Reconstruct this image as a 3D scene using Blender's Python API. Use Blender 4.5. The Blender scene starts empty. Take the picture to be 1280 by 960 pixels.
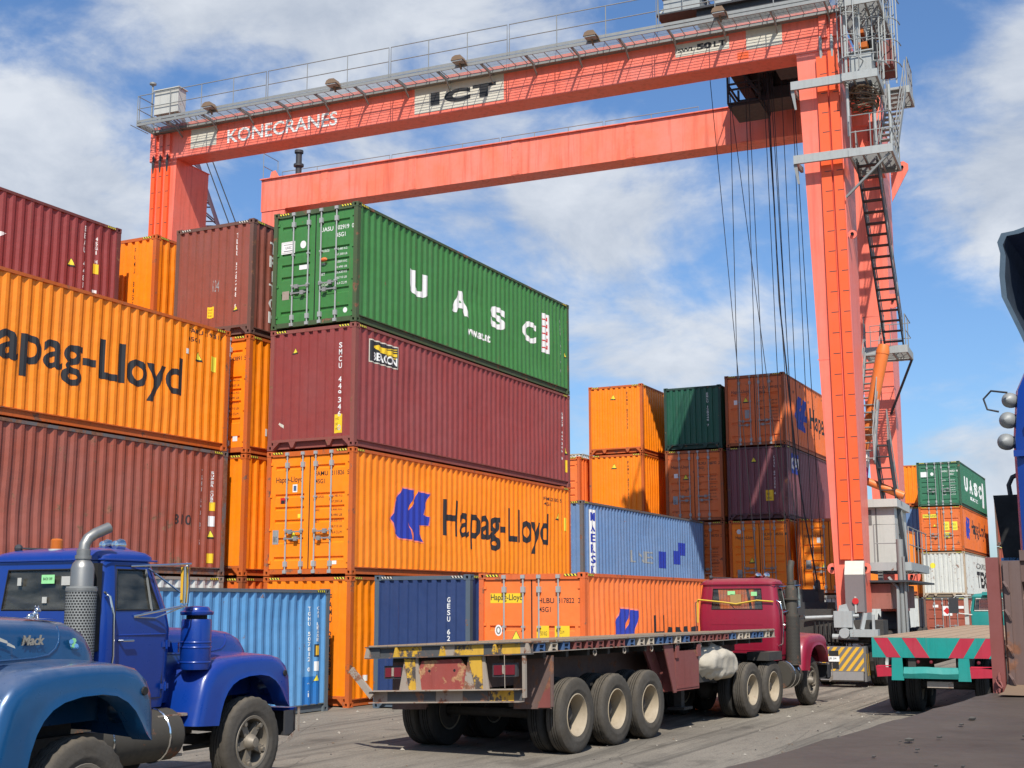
import bpy, math, random
from mathutils import Vector, Matrix
random.seed(7)
R = math.radians
scene = bpy.context.scene
COL = scene.collection

# ---------------------------------------------------------------- camera
CAM_POS = Vector((-24.644, -16.351, 2.258))
cam_d = bpy.data.cameras.new('camera')
cam_d.sensor_width = 36.0
cam_d.lens = 1615.6 / 1280.0 * 36.0
cam_d.clip_start = 0.1
cam_d.clip_end = 6000
cam = bpy.data.objects.new('camera', cam_d)
COL.objects.link(cam)
right = Vector((0.44694, -0.89456, -0.00202))
up = Vector((-0.14929, -0.07681, 0.98581))
fwd = Vector((0.88202, 0.44030, 0.16788))
cam.matrix_world = Matrix(((right.x, up.x, -fwd.x, CAM_POS.x), (right.y, up.y, -fwd.y, CAM_POS.y),
                           (right.z, up.z, -fwd.z, CAM_POS.z), (0, 0, 0, 1)))
scene.camera = cam

# ---------------------------------------------------------------- light
SUN = Vector((-0.594, -0.315, 0.743)).normalized()
sd = bpy.data.lights.new('sun', 'SUN')
sd.energy = 5.0
sd.angle = R(0.53)
sd.color = (1.0, 0.955, 0.88)
sun = bpy.data.objects.new('sun', sd)
sun.rotation_euler = SUN.to_track_quat('Z', 'Y').to_euler()
sun.location = (0, 0, 60)
COL.objects.link(sun)
scene.view_settings.view_transform = 'Standard'
scene.view_settings.look = 'None'
scene.view_settings.gamma = 1
scene.view_settings.exposure = 0.12
scene.render.engine = 'CYCLES'
scene.cycles.max_bounces = 6

# world: physical sky with broken cloud
world = bpy.data.worlds.new('World')
scene.world = world
world.use_nodes = True
wt = world.node_tree
wt.nodes.clear()
def wn(t, **k):
    n = wt.nodes.new(t)
    for a, b in k.items(): setattr(n, a, b)
    return n
wl = wt.links.new
sky = wn('ShaderNodeTexSky', sky_type='NISHITA', sun_disc=False)
sky.sun_elevation = math.asin(SUN.z)
sky.sun_rotation = math.atan2(SUN.x, SUN.y)
sky.air_density = 1.1
sky.dust_density = 0.6
sky.ozone_density = 2.2
tc = wn('ShaderNodeTexCoord')
sep = wn('ShaderNodeSeparateXYZ'); wl(tc.outputs['Generated'], sep.inputs[0])
def wmath(op, a, b=None, clamp=False):
    n = wn('ShaderNodeMath', operation=op, use_clamp=clamp)
    for i, q in enumerate((a, b)):
        if q is None: continue
        if isinstance(q, (int, float)): n.inputs[i].default_value = q
        else: wl(q, n.inputs[i])
    return n.outputs[0]
zz = wmath('ADD', wmath('MAXIMUM', sep.outputs['Z'], 0.0), 0.22)
comb = wn('ShaderNodeCombineXYZ')
wl(sep.outputs['X'], comb.inputs[0]); wl(sep.outputs['Y'], comb.inputs[1]); wl(wmath('MULTIPLY', sep.outputs['Z'], 1.9), comb.inputs[2])
def wnoise(scale, detail, rough, off=(0, 0, 0), dist=0.0):
    mp = wn('ShaderNodeMapping'); mp.inputs['Location'].default_value = off
    wl(comb.outputs[0], mp.inputs['Vector'])
    n = wn('ShaderNodeTexNoise'); n.inputs['Scale'].default_value = scale; n.inputs['Detail'].default_value = detail
    n.inputs['Roughness'].default_value = rough; n.inputs['Distortion'].default_value = dist
    wl(mp.outputs[0], n.inputs['Vector'])
    return n.outputs['Fac']
n1 = wnoise(3.4, 9, 0.56, (3.1, 1.7, 0.4), 0.3)
n2 = wnoise(9.0, 8, 0.6, (0.7, 5.2, 1.4), 0.3)
n3 = wnoise(1.3, 2, 0.5, (2.0, 8.0, 0))
dens = wmath('ADD', wmath('MULTIPLY', n1, 0.72), wmath('MULTIPLY', n2, 0.26))
dens = wmath('ADD', dens, wmath('MULTIPLY', wmath('SUBTRACT', n3, 0.5), 0.30))
# cloud banks and clearings at their directions in the sky: (direction, sharpness, amount)
BANKS = [((0.70, 0.58, 0.42), 45, 0.155), ((0.62, 0.76, 0.26), 60, 0.12), ((0.55, 0.76, 0.46), 300, -0.10), ((0.73, 0.62, 0.33), 200, -0.08), ((0.80, 0.46, 0.40), 40, 0.10),
         ((0.86, 0.41, 0.26), 120, 0.12), ((0.93, 0.30, 0.19), 90, 0.11), ((0.98, 0.10, 0.36), 30, 0.13), ((0.97, 0.02, 0.20), 60, 0.10),
         ((0.60, 0.70, 0.47), 300, -0.16), ((0.84, 0.50, 0.24), 110, -0.15), ((0.93, 0.33, 0.27), 150, -0.15), ((0.98, 0.14, 0.22), 160, -0.16),
         ((0.90, 0.26, 0.36), 200, -0.05), ((0.98, 0.19, 0.46), 200, -0.14), ((0.78, 0.52, 0.36), 160, -0.04), ((0.88, 0.44, 0.20), 200, -0.10)]
for d, k, a in BANKS:
    dv = Vector(d).normalized()
    dn = wn('ShaderNodeVectorMath', operation='DOT_PRODUCT'); wl(tc.outputs['Generated'], dn.inputs[0]); dn.inputs[1].default_value = dv
    e = wmath('EXPONENT', wmath('MULTIPLY', wmath('SUBTRACT', dn.outputs['Value'], 1.0), float(k)))
    dens = wmath('ADD', dens, wmath('MULTIPLY', e, a))
ramp = wn('ShaderNodeValToRGB'); wl(dens, ramp.inputs[0])
ramp.color_ramp.interpolation = 'EASE'
ramp.color_ramp.elements[0].position = 0.497; ramp.color_ramp.elements[0].color = (0, 0, 0, 1)
ramp.color_ramp.elements[1].position = 0.635; ramp.color_ramp.elements[1].color = (0.93, 0.93, 0.93, 1)
# cloud brightness follows its own thickness noise
cr = wn('ShaderNodeValToRGB'); wl(n2, cr.inputs[0])
cr.color_ramp.elements[0].position = 0.3; cr.color_ramp.elements[0].color = (4.8, 5.4, 6.4, 1)
cr.color_ramp.elements[1].position = 0.68; cr.color_ramp.elements[1].color = (7.8, 8.2, 8.8, 1)
skyg = wn('ShaderNodeMixRGB', blend_type='MULTIPLY'); skyg.inputs[0].default_value = 1; wl(sky.outputs[0], skyg.inputs[1]); skyg.inputs[2].default_value = (0.92, 1.18, 1.48, 1)
hz = wmath('MULTIPLY', wmath('EXPONENT', wmath('MULTIPLY', sep.outputs['Z'], -5.0)), 0.42)
hm = wn('ShaderNodeMixRGB', blend_type='MULTIPLY'); wl(hz, hm.inputs[0]); wl(skyg.outputs[0], hm.inputs[1]); hm.inputs[2].default_value = (0.50, 0.55, 0.66, 1); skyg = hm
mix = wn('ShaderNodeMixRGB'); wl(ramp.outputs[0], mix.inputs[0]); wl(skyg.outputs[0], mix.inputs[1]); wl(cr.outputs[0], mix.inputs[2])
bg = wn('ShaderNodeBackground'); wl(mix.outputs[0], bg.inputs[0]); bg.inputs[1].default_value = 0.092
out = wn('ShaderNodeOutputWorld'); wl(bg.outputs[0], out.inputs[0])

# ---------------------------------------------------------------- materials
def srgb(r, g, b):
    f = lambda c: ((c / 255) / 12.92) if c / 255 <= 0.04045 else (((c / 255) + 0.055) / 1.055) ** 2.4
    return (f(r), f(g), f(b), 1)
MATS = {}
def paint(name, col, rough=0.5, metal=0.0, fade=0.18, rust=0.0, rustcol=(0.13, 0.055, 0.028, 1), streak=0.25, scale=1.0,
          dust=0.0, dustcol=(0.32, 0.27, 0.21, 1), bump=0.15, coat=0.0, spec=0.5, dents=False):
    if name in MATS: return MATS[name]
    m = bpy.data.materials.new(name); m.use_nodes = True
    t = m.node_tree; t.nodes.clear(); L = t.links.new
    def N(k, **kw):
        n = t.nodes.new(k)
        for a, b in kw.items(): setattr(n, a, b)
        return n
    o = N('ShaderNodeOutputMaterial'); b = N('ShaderNodeBsdfPrincipled'); L(b.outputs[0], o.inputs[0])
    tc = N('ShaderNodeTexCoord'); oi = N('ShaderNodeObjectInfo')
    ad = N('ShaderNodeVectorMath', operation='ADD'); mu = N('ShaderNodeVectorMath', operation='SCALE')
    cb = N('ShaderNodeCombineXYZ')
    L(oi.outputs['Random'], cb.inputs[0]); L(oi.outputs['Random'], cb.inputs[1]); L(oi.outputs['Random'], cb.inputs[2])
    L(cb.outputs[0], mu.inputs[0]); mu.inputs['Scale'].default_value = 40
    L(tc.outputs['Object'], ad.inputs[0]); L(mu.outputs[0], ad.inputs[1])
    def noise(sc, det, ro, squash=(1, 1, 1)):
        mp = N('ShaderNodeMapping'); mp.inputs['Scale'].default_value = squash; L(ad.outputs[0], mp.inputs[0])
        n = N('ShaderNodeTexNoise'); n.inputs['Scale'].default_value = sc * scale; n.inputs['Detail'].default_value = det; n.inputs['Roughness'].default_value = ro
        L(mp.outputs[0], n.inputs[0]); return n.outputs['Fac']
    def ramp(f, p0, p1, c0=0.0, c1=1.0):
        r = N('ShaderNodeMapRange'); r.clamp = True; L(f, r.inputs[0]); r.inputs[1].default_value = p0; r.inputs[2].default_value = p1
        r.inputs[3].default_value = c0; r.inputs[4].default_value = c1; return r.outputs[0]
    def mixc(f, a, c):
        x = N('ShaderNodeMixRGB'); 
        if isinstance(f, float): x.inputs[0].default_value = f
        else: L(f, x.inputs[0])
        for i, q in ((1, a), (2, c)):
            if isinstance(q, tuple): x.inputs[i].default_value = q
            else: L(q, x.inputs[i])
        return x.outputs[0]
    lum = sum(col[:3]) / 3
    pale = tuple(min(1, c * 0.72 + lum * 0.22 + 0.03) for c in col[:3]) + (1,)
    dark = tuple(c * 0.62 for c in col[:3]) + (1,)
    nA = noise(0.9, 5, 0.6)
    c = mixc(ramp(nA, 0.35, 0.7, 0, fade * 2.2), col, pale)
    nS = noise(1.0, 6, 0.65, (7, 7, 0.35))
    c = mixc(ramp(nS, 0.5, 0.75, 0, streak), c, dark)
    nF = noise(9, 8, 0.7)
    c = mixc(ramp(nF, 0.45, 0.8, 0, 0.25), c, dark)
    rr = None
    if rust > 0:
        nR = noise(3.2, 10, 0.72)
        lo = 0.74 - rust * 0.38
        rf = ramp(nR, lo, lo + 0.05)
        nR2 = noise(14, 6, 0.7)
        rc = mixc(ramp(nR2, 0.35, 0.65), rustcol, tuple(min(1, q * 2.1 + 0.01) for q in rustcol[:3]) + (1,))
        c = mixc(rf, c, rc); rr = rf
    if dents:
        nV = noise(1.0, 5, 0.6, (11, 11, 0.45)); nW = noise(1.3, 3, 0.5)
        mv = N('ShaderNodeMath', operation='MULTIPLY'); L(ramp(nV, 0.60, 0.70), mv.inputs[0]); L(ramp(nW, 0.42, 0.65, 0.0, 0.55), mv.inputs[1])
        c = mixc(mv.outputs[0], c, tuple(q * 0.5 + p * 0.5 for p, q in zip((0.17, 0.09, 0.05), col[:3])) + (1,))
        nX = noise(6.0, 7, 0.8, (1, 1, 2.2)); c = mixc(ramp(nX, 0.69, 0.73, 0, 0.6), c, tuple(min(1, q * 0.5 + 0.22) for q in col[:3]) + (1,))
    if dust > 0:
        g = N('ShaderNodeNewGeometry'); sp = N('ShaderNodeSeparateXYZ'); L(g.outputs['Normal'], sp.inputs[0])
        df = ramp(sp.outputs[2], 0.35, 0.98, 0.0 if coat else dust * 0.25, dust)
        nd = noise(2.3, 7, 0.7)
        md = N('ShaderNodeMath', operation='MULTIPLY'); L(df, md.inputs[0]); L(ramp(nd, 0.3, 0.62, 0.35, 1.3), md.inputs[1])
        c = mixc(md.outputs[0], c, dustcol)
    L(c, b.inputs['Base Color'])
    r0 = ramp(nF, 0.3, 0.7, rough * 0.85, min(1, rough * 1.2))
    if rr is not None:
        mr = N('ShaderNodeMix'); L(rr, mr.inputs[0]); L(r0, mr.inputs[2]); mr.inputs[3].default_value = 0.9; r0 = mr.outputs[0]
    L(r0, b.inputs['Roughness'])
    b.inputs['Metallic'].default_value = metal
    b.inputs['Specular IOR Level'].default_value = spec
    b.inputs['Coat Weight'].default_value = coat
    b.inputs['Coat Roughness'].default_value = 0.12
    if bump:
        bp = N('ShaderNodeBump'); bp.inputs['Strength'].default_value = bump; bp.inputs['Distance'].default_value = 0.02
        nb = noise(2.2, 6, 0.6)
        if dents:
            nd_ = noise(1.1, 3, 0.5); mm = N('ShaderNodeMath', operation='MULTIPLY_ADD'); L(nd_, mm.inputs[0]); mm.inputs[1].default_value = 4.5; L(nb, mm.inputs[2]); nb = mm.outputs[0]
        L(nb, bp.inputs['Height']); L(bp.outputs[0], b.inputs['Normal'])
    MATS[name] = m
    return m
def body(name, col, rust=0.12, **k): return paint(name, col, rough=0.5, rust=rust + 0.07, dents=True, bump=0.35, **k)
K = {}
K['orange'] = body('orange_container_paint', srgb(252, 136, 4), 0.10, fade=0.05, streak=0.22)
K['orange_pale'] = body('pale_orange_container_paint', srgb(243, 120, 48), 0.06, fade=0.1, streak=0.12)
K['orange_old'] = body('old_orange_container_paint', srgb(222, 108, 34), 0.30, fade=0.2, streak=0.35)
K['green'] = body('green_container_paint', srgb(60, 122, 58), 0.16, fade=0.1, streak=0.35)
K['green_dark'] = body('dark_green_container_paint', srgb(26, 84, 62), 0.1, fade=0.1)
K['green_far'] = body('mid_green_container_paint', srgb(50, 112, 80), 0.15, fade=0.2)
K['maroon'] = body('maroon_container_paint', srgb(140, 60, 56), 0.14, fade=0.16, streak=0.2)
K['maroon_deep'] = body('deep_maroon_container_paint', srgb(138, 56, 52), 0.14, fade=0.12)
K['plum'] = body('plum_container_paint', srgb(116, 66, 72), 0.14, fade=0.15)
K['brown'] = body('brown_container_paint', srgb(140, 76, 60), 0.22, fade=0.2, streak=0.4)
K['brown_red'] = body('weathered_red_brown_paint', srgb(154, 76, 54), 0.30, fade=0.25, streak=0.7)
K['navy'] = body('navy_container_paint', srgb(40, 60, 104), 0.10, fade=0.1)
K['sky_blue'] = body('light_blue_container_paint', srgb(88, 148, 196), 0.24, fade=0.15, streak=0.35)
K['blue'] = body('faded_blue_container_paint', srgb(104, 136, 178), 0.2, fade=0.25, streak=0.3)
K['white'] = body('stained_white_container_paint', srgb(205, 205, 196), 0.34, fade=0.1, streak=0.6)
K['grey'] = body('grey_container_paint', srgb(150, 152, 150), 0.3, fade=0.1, streak=0.5)
K['rail_rust'] = paint('worn_steel_rail', (0.14, 0.12, 0.11, 1), 0.75, rust=0.75, streak=0.5)
K['rail_slate'] = paint('slate_frame_paint', srgb(78, 92, 104), 0.6, rust=0.3)
K['galv'] = paint('galvanised_steel', (0.27, 0.275, 0.26, 1), 0.55, metal=0.2, fade=0.2, streak=0.4, rust=0.15)
K['galv_light'] = paint('light_galvanised_steel', (0.36, 0.375, 0.36, 1), 0.6, metal=0.1, fade=0.15, streak=0.5, rust=0.26)
K['black'] = paint('black_gap', (0.012, 0.012, 0.012, 1), 0.8, fade=0, streak=0, bump=0)
K['black_paint'] = paint('black_lettering', (0.02, 0.02, 0.022, 1), 0.6, fade=0.02, streak=0.0, bump=0)
K['white_paint'] = paint('white_lettering', (0.78, 0.78, 0.74, 1), 0.6, fade=0.02, streak=0.25, bump=0)
K['cream_paint'] = paint('cream_sign', (0.60, 0.56, 0.46, 1), 0.7, fade=0.05, streak=0.2, bump=0)
K['yellow'] = paint('yellow_sticker', (0.85, 0.56, 0.02, 1), 0.6, fade=0.02, streak=0.1, bump=0)
K['yellow_lemon'] = paint('lemon_sticker', (0.80, 0.68, 0.05, 1), 0.6, fade=0.02, streak=0.1, bump=0)
K['logo_blue'] = paint('emblem_blue', srgb(38, 58, 158), 0.5, fade=0.02, streak=0.1, bump=0)
K['peach'] = paint('peach_outline', srgb(240, 130, 96), 0.5, fade=0.02, streak=0, bump=0)
K['red'] = paint('red_mark', (0.55, 0.02, 0.02, 1), 0.5, fade=0.02, streak=0.1, bump=0)
K['hazard_orange'] = paint('orange_tag', (0.8, 0.16, 0.02, 1), 0.5, bump=0)
K['crane'] = paint('coral_crane_paint', srgb(248, 118, 92), 0.42, fade=0.22, streak=0.8, scale=0.8, bump=0.15, rust=0.10)
K['crane_b'] = paint('bleached_coral_crane_paint', srgb(250, 122, 90), 0.45, fade=0.4, streak=1.0, scale=0.8, bump=0.15, rust=0.12)
K['tray'] = paint('orange_cable_tray', srgb(240, 92, 34), 0.45, fade=0.08, streak=0.1, bump=0)
K['boom_orange'] = paint('orange_duct_paint', srgb(228, 118, 40), 0.5, rust=0.12)
K['dark_steel'] = paint('dark_steel', (0.035, 0.035, 0.038, 1), 0.6, rust=0.1)
K['grime'] = paint('greasy_chassis', (0.022, 0.020, 0.018, 1), 0.75, dust=0.25, bump=0.3)
K['lavender'] = paint('grey_pink_panel', srgb(120, 110, 108), 0.5)
K['white_box'] = paint('off_white_enclosure', (0.50, 0.49, 0.44, 1), 0.5, rust=0.25, streak=0.5)
K['sill'] = paint('brown_coral_beam', srgb(150, 92, 78), 0.7, rust=0.35, streak=0.6)  # coral toned down to a dull brown, with rust and streaks
K['rubber'] = paint('dusty_tyre_rubber', (0.026, 0.025, 0.023, 1), 0.85, dust=0.2, dustcol=(0.16, 0.13, 0.10, 1), bump=0.5, scale=3, spec=0.2)
K['rubber_dusty'] = paint('very_dusty_tyre_rubber', (0.060, 0.052, 0.042, 1), 0.9, fade=0.35, streak=0.5, dust=0.3, dustcol=(0.22, 0.18, 0.13, 1), bump=0.5, scale=3.5, spec=0.15)
K['rim_cream'] = paint('cream_wheel_rim', (0.36, 0.285, 0.185, 1), 0.7, rust=0.3, dust=0.2, fade=0.3, streak=0.6)
K['rim_steel'] = paint('dusty_cast_wheel', (0.20, 0.17, 0.13, 1), 0.55, metal=0.3, dust=0.3)
K['hub_shade'] = paint('shaded_hub', (0.045, 0.036, 0.028, 1), 0.8, dust=0.2)  # dish floor and hub coloured dark for the shade deep inside the rim
K['chrome'] = paint('chrome', (0.75, 0.75, 0.74, 1), 0.12, metal=1.0, fade=0.0, streak=0.15, bump=0)
K['muffler'] = paint('brushed_muffler_steel', (0.30, 0.29, 0.265, 1), 0.42, metal=0.7, fade=0.1, streak=0.4, rust=0.06)
K['soot'] = paint('sooty_stack', (0.07, 0.06, 0.045, 1), 0.7, metal=0.3, rust=0.4)
K['truck_blue'] = paint('glossy_blue_lorry_paint', (0.003, 0.034, 0.235, 1), 0.30, fade=0.0, streak=0.15, coat=0.3, dust=0.10, dustcol=(0.35, 0.22, 0.22, 1), bump=0.03)
K['truck_teal'] = paint('metallic_blue_lorry_paint', (0.003, 0.060, 0.165, 1), 0.30, metal=0.15, fade=0.05, streak=0.25, coat=0.6, dust=0.55, dustcol=(0.20, 0.21, 0.27, 1), bump=0.10, rust=0.06, dents=True)
K['truck_red'] = paint('crimson_lorry_paint', (0.26, 0.006, 0.028, 1), 0.45, fade=0.05, coat=0.2, dust=0.45, dustcol=(0.30, 0.13, 0.10, 1), bump=0.10, rust=0.05, dents=True)
K['truck_green'] = paint('teal_lorry_paint', (0.0, 0.25, 0.23, 1), 0.5, fade=0.1, dust=0.2, bump=0.05)
K['plank'] = paint('dusty_deck_planks', (0.34, 0.245, 0.165, 1), 0.9, dust=0.5, spec=0.1, dustcol=(0.40, 0.29, 0.19, 1), streak=0.4, bump=0.05)
K['deck_dark'] = paint('worn_brown_steel_deck', (0.056, 0.039, 0.029, 1), 0.65, spec=0.2, fade=0.3, dust=0.75, dustcol=(0.10, 0.078, 0.060, 1), bump=0.08, rust=0.1)
K['safety_yellow'] = paint('chipped_yellow_paint', (0.62, 0.35, 0.02, 1), 0.65, streak=0.5, rust=0.62, rustcol=(0.05, 0.04, 0.035, 1))
K['hz_yellow'] = paint('hazard_yellow', (0.72, 0.40, 0.01, 1), 0.5, rust=0.05)
K['hz_grey'] = paint('hazard_grey', (0.16, 0.15, 0.14, 1), 0.5, fade=0.1)
K['black_rail'] = paint('slate_black_rail', (0.05, 0.055, 0.06, 1), 0.6, rust=0.5, dust=0.4)
K['rusty_red'] = paint('rusty_red_plate', (0.30, 0.045, 0.03, 1), 0.75, fade=0.3, rust=0.55, rustcol=(0.25, 0.13, 0.06, 1), streak=0.5)
K['oxide'] = paint('red_oxide_steel', (0.21, 0.055, 0.045, 1), 0.75, rust=0.4, streak=0.6)
K['oxide_dark'] = paint('dark_oxide_steel', (0.14, 0.085, 0.07, 1), 0.8, rust=0.5, streak=0.6)
K['pocket_blue'] = paint('blue_pocket', (0.05, 0.11, 0.24, 1), 0.7, rust=0.2)
K['pocket_cream'] = paint('cream_pocket', (0.50, 0.42, 0.32, 1), 0.7, rust=0.25)
K['steel_worn'] = paint('worn_bright_steel', (0.33, 0.27, 0.21, 1), 0.7, rust=0.5)
K['lamp_red'] = paint('red_tail_lens', (0.16, 0.012, 0.02, 1), 0.4, fade=0, bump=0)
K['amber'] = paint('amber_lens', (0.50, 0.12, 0.01, 1), 0.3, fade=0, bump=0)
K['sack'] = paint('white_woven_sack_cloth', (0.50, 0.44, 0.34, 1), 0.95, fade=0.2, dust=0.2, bump=0.6, scale=2)
K['rope'] = paint('greasy_wire_rope', (0.02, 0.02, 0.022, 1), 0.6, fade=0, streak=0, bump=0)
K['teal_paint'] = paint('teal_bumper_paint', (0.0, 0.25, 0.21, 1), 0.55, fade=0.2, streak=0.6, rust=0.12, dents=True)
K['crimson'] = paint('crimson_stripe_paint', (0.42, 0.012, 0.035, 1), 0.5, fade=0.15, streak=0.5, rust=0.1, dents=True)
K['nest'] = paint('dry_brown_cable_bundle', (0.20, 0.13, 0.08, 1), 0.95, bump=0.5)
K['magenta'] = paint('magenta_cloth', (0.45, 0.02, 0.2, 1), 0.8)
K['sheet_blue'] = paint('pale_blue_sheet', srgb(110, 170, 220), 0.7, streak=0.6)
K['concrete'] = paint('grey_concrete', (0.30, 0.29, 0.26, 1), 0.9, streak=0.6, bump=0.4)
K['sticker_green'] = paint('mint_sticker', srgb(150, 220, 150), 0.6, fade=0, bump=0)
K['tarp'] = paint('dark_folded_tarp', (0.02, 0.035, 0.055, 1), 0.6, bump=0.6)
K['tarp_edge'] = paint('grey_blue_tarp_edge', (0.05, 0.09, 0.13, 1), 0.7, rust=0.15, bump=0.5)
K['boom_purple'] = paint('dull_purple_lattice', (0.10, 0.05, 0.07, 1), 0.6)
K['dust_cloth'] = paint('yellow_strap', (0.62, 0.42, 0.03, 1), 0.7, bump=0)
K['cardboard'] = paint('brown_card', (0.35, 0.22, 0.08, 1), 0.8)

def glass_mat(name, tint, alpha):
    m = bpy.data.materials.new(name); m.use_nodes = True; t = m.node_tree; t.nodes.clear()
    o = t.nodes.new('ShaderNodeOutputMaterial'); mx = t.nodes.new('ShaderNodeMixShader')
    g = t.nodes.new('ShaderNodeBsdfGlossy'); g.inputs['Roughness'].default_value = 0.06; g.inputs['Color'].default_value = (0.8, 0.85, 0.85, 1)
    tr = t.nodes.new('ShaderNodeBsdfTransparent'); tr.inputs['Color'].default_value = tint
    d = t.nodes.new('ShaderNodeBsdfDiffuse'); d.inputs['Color'].default_value = (0.20, 0.19, 0.16, 1)
    m2 = t.nodes.new('ShaderNodeMixShader')
    nz = t.nodes.new('ShaderNodeTexNoise'); nz.inputs['Scale'].default_value = 3; nz.inputs['Detail'].default_value = 6
    mr = t.nodes.new('ShaderNodeMapRange'); t.links.new(nz.outputs['Fac'], mr.inputs[0]); mr.inputs[1].default_value = 0.3; mr.inputs[2].default_value = 0.75
    mr.inputs[3].default_value = 0.06; mr.inputs[4].default_value = alpha
    t.links.new(mr.outputs[0], m2.inputs[0]); t.links.new(tr.outputs[0], m2.inputs[1]); t.links.new(d.outputs[0], m2.inputs[2])
    fr = t.nodes.new('ShaderNodeFresnel'); fr.inputs[0].default_value = 1.5
    t.links.new(fr.outputs[0], mx.inputs[0]); t.links.new(m2.outputs[0], mx.inputs[1]); t.links.new(g.outputs[0], mx.inputs[2])
    t.links.new(mx.outputs[0], o.inputs[0]); return m
K['glass'] = glass_mat('dusty_window_glass', (0.82, 0.84, 0.80, 1), 0.42)

def frame_mat(k):
    c = K[k].node_tree
    return K[k]
FRAME = {}
for k, col in dict(orange=srgb(196, 92, 20), orange_pale=srgb(214, 98, 36), orange_old=srgb(150, 78, 34), green=srgb(66, 84, 50), green_dark=srgb(26, 60, 48),
                   green_far=srgb(44, 84, 60), maroon=srgb(136, 72, 62), maroon_deep=srgb(108, 54, 50), plum=srgb(84, 50, 54), brown=srgb(104, 72, 60),
                   brown_red=srgb(104, 84, 74), navy=srgb(62, 76, 92), sky_blue=srgb(96, 104, 108), blue=srgb(104, 98, 96), white=srgb(176, 156, 130), grey=srgb(130, 126, 120)).items():
    FRAME[k] = paint(k + '_frame_paint', col, 0.65, rust=0.42, streak=0.5, fade=0.15)

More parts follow.
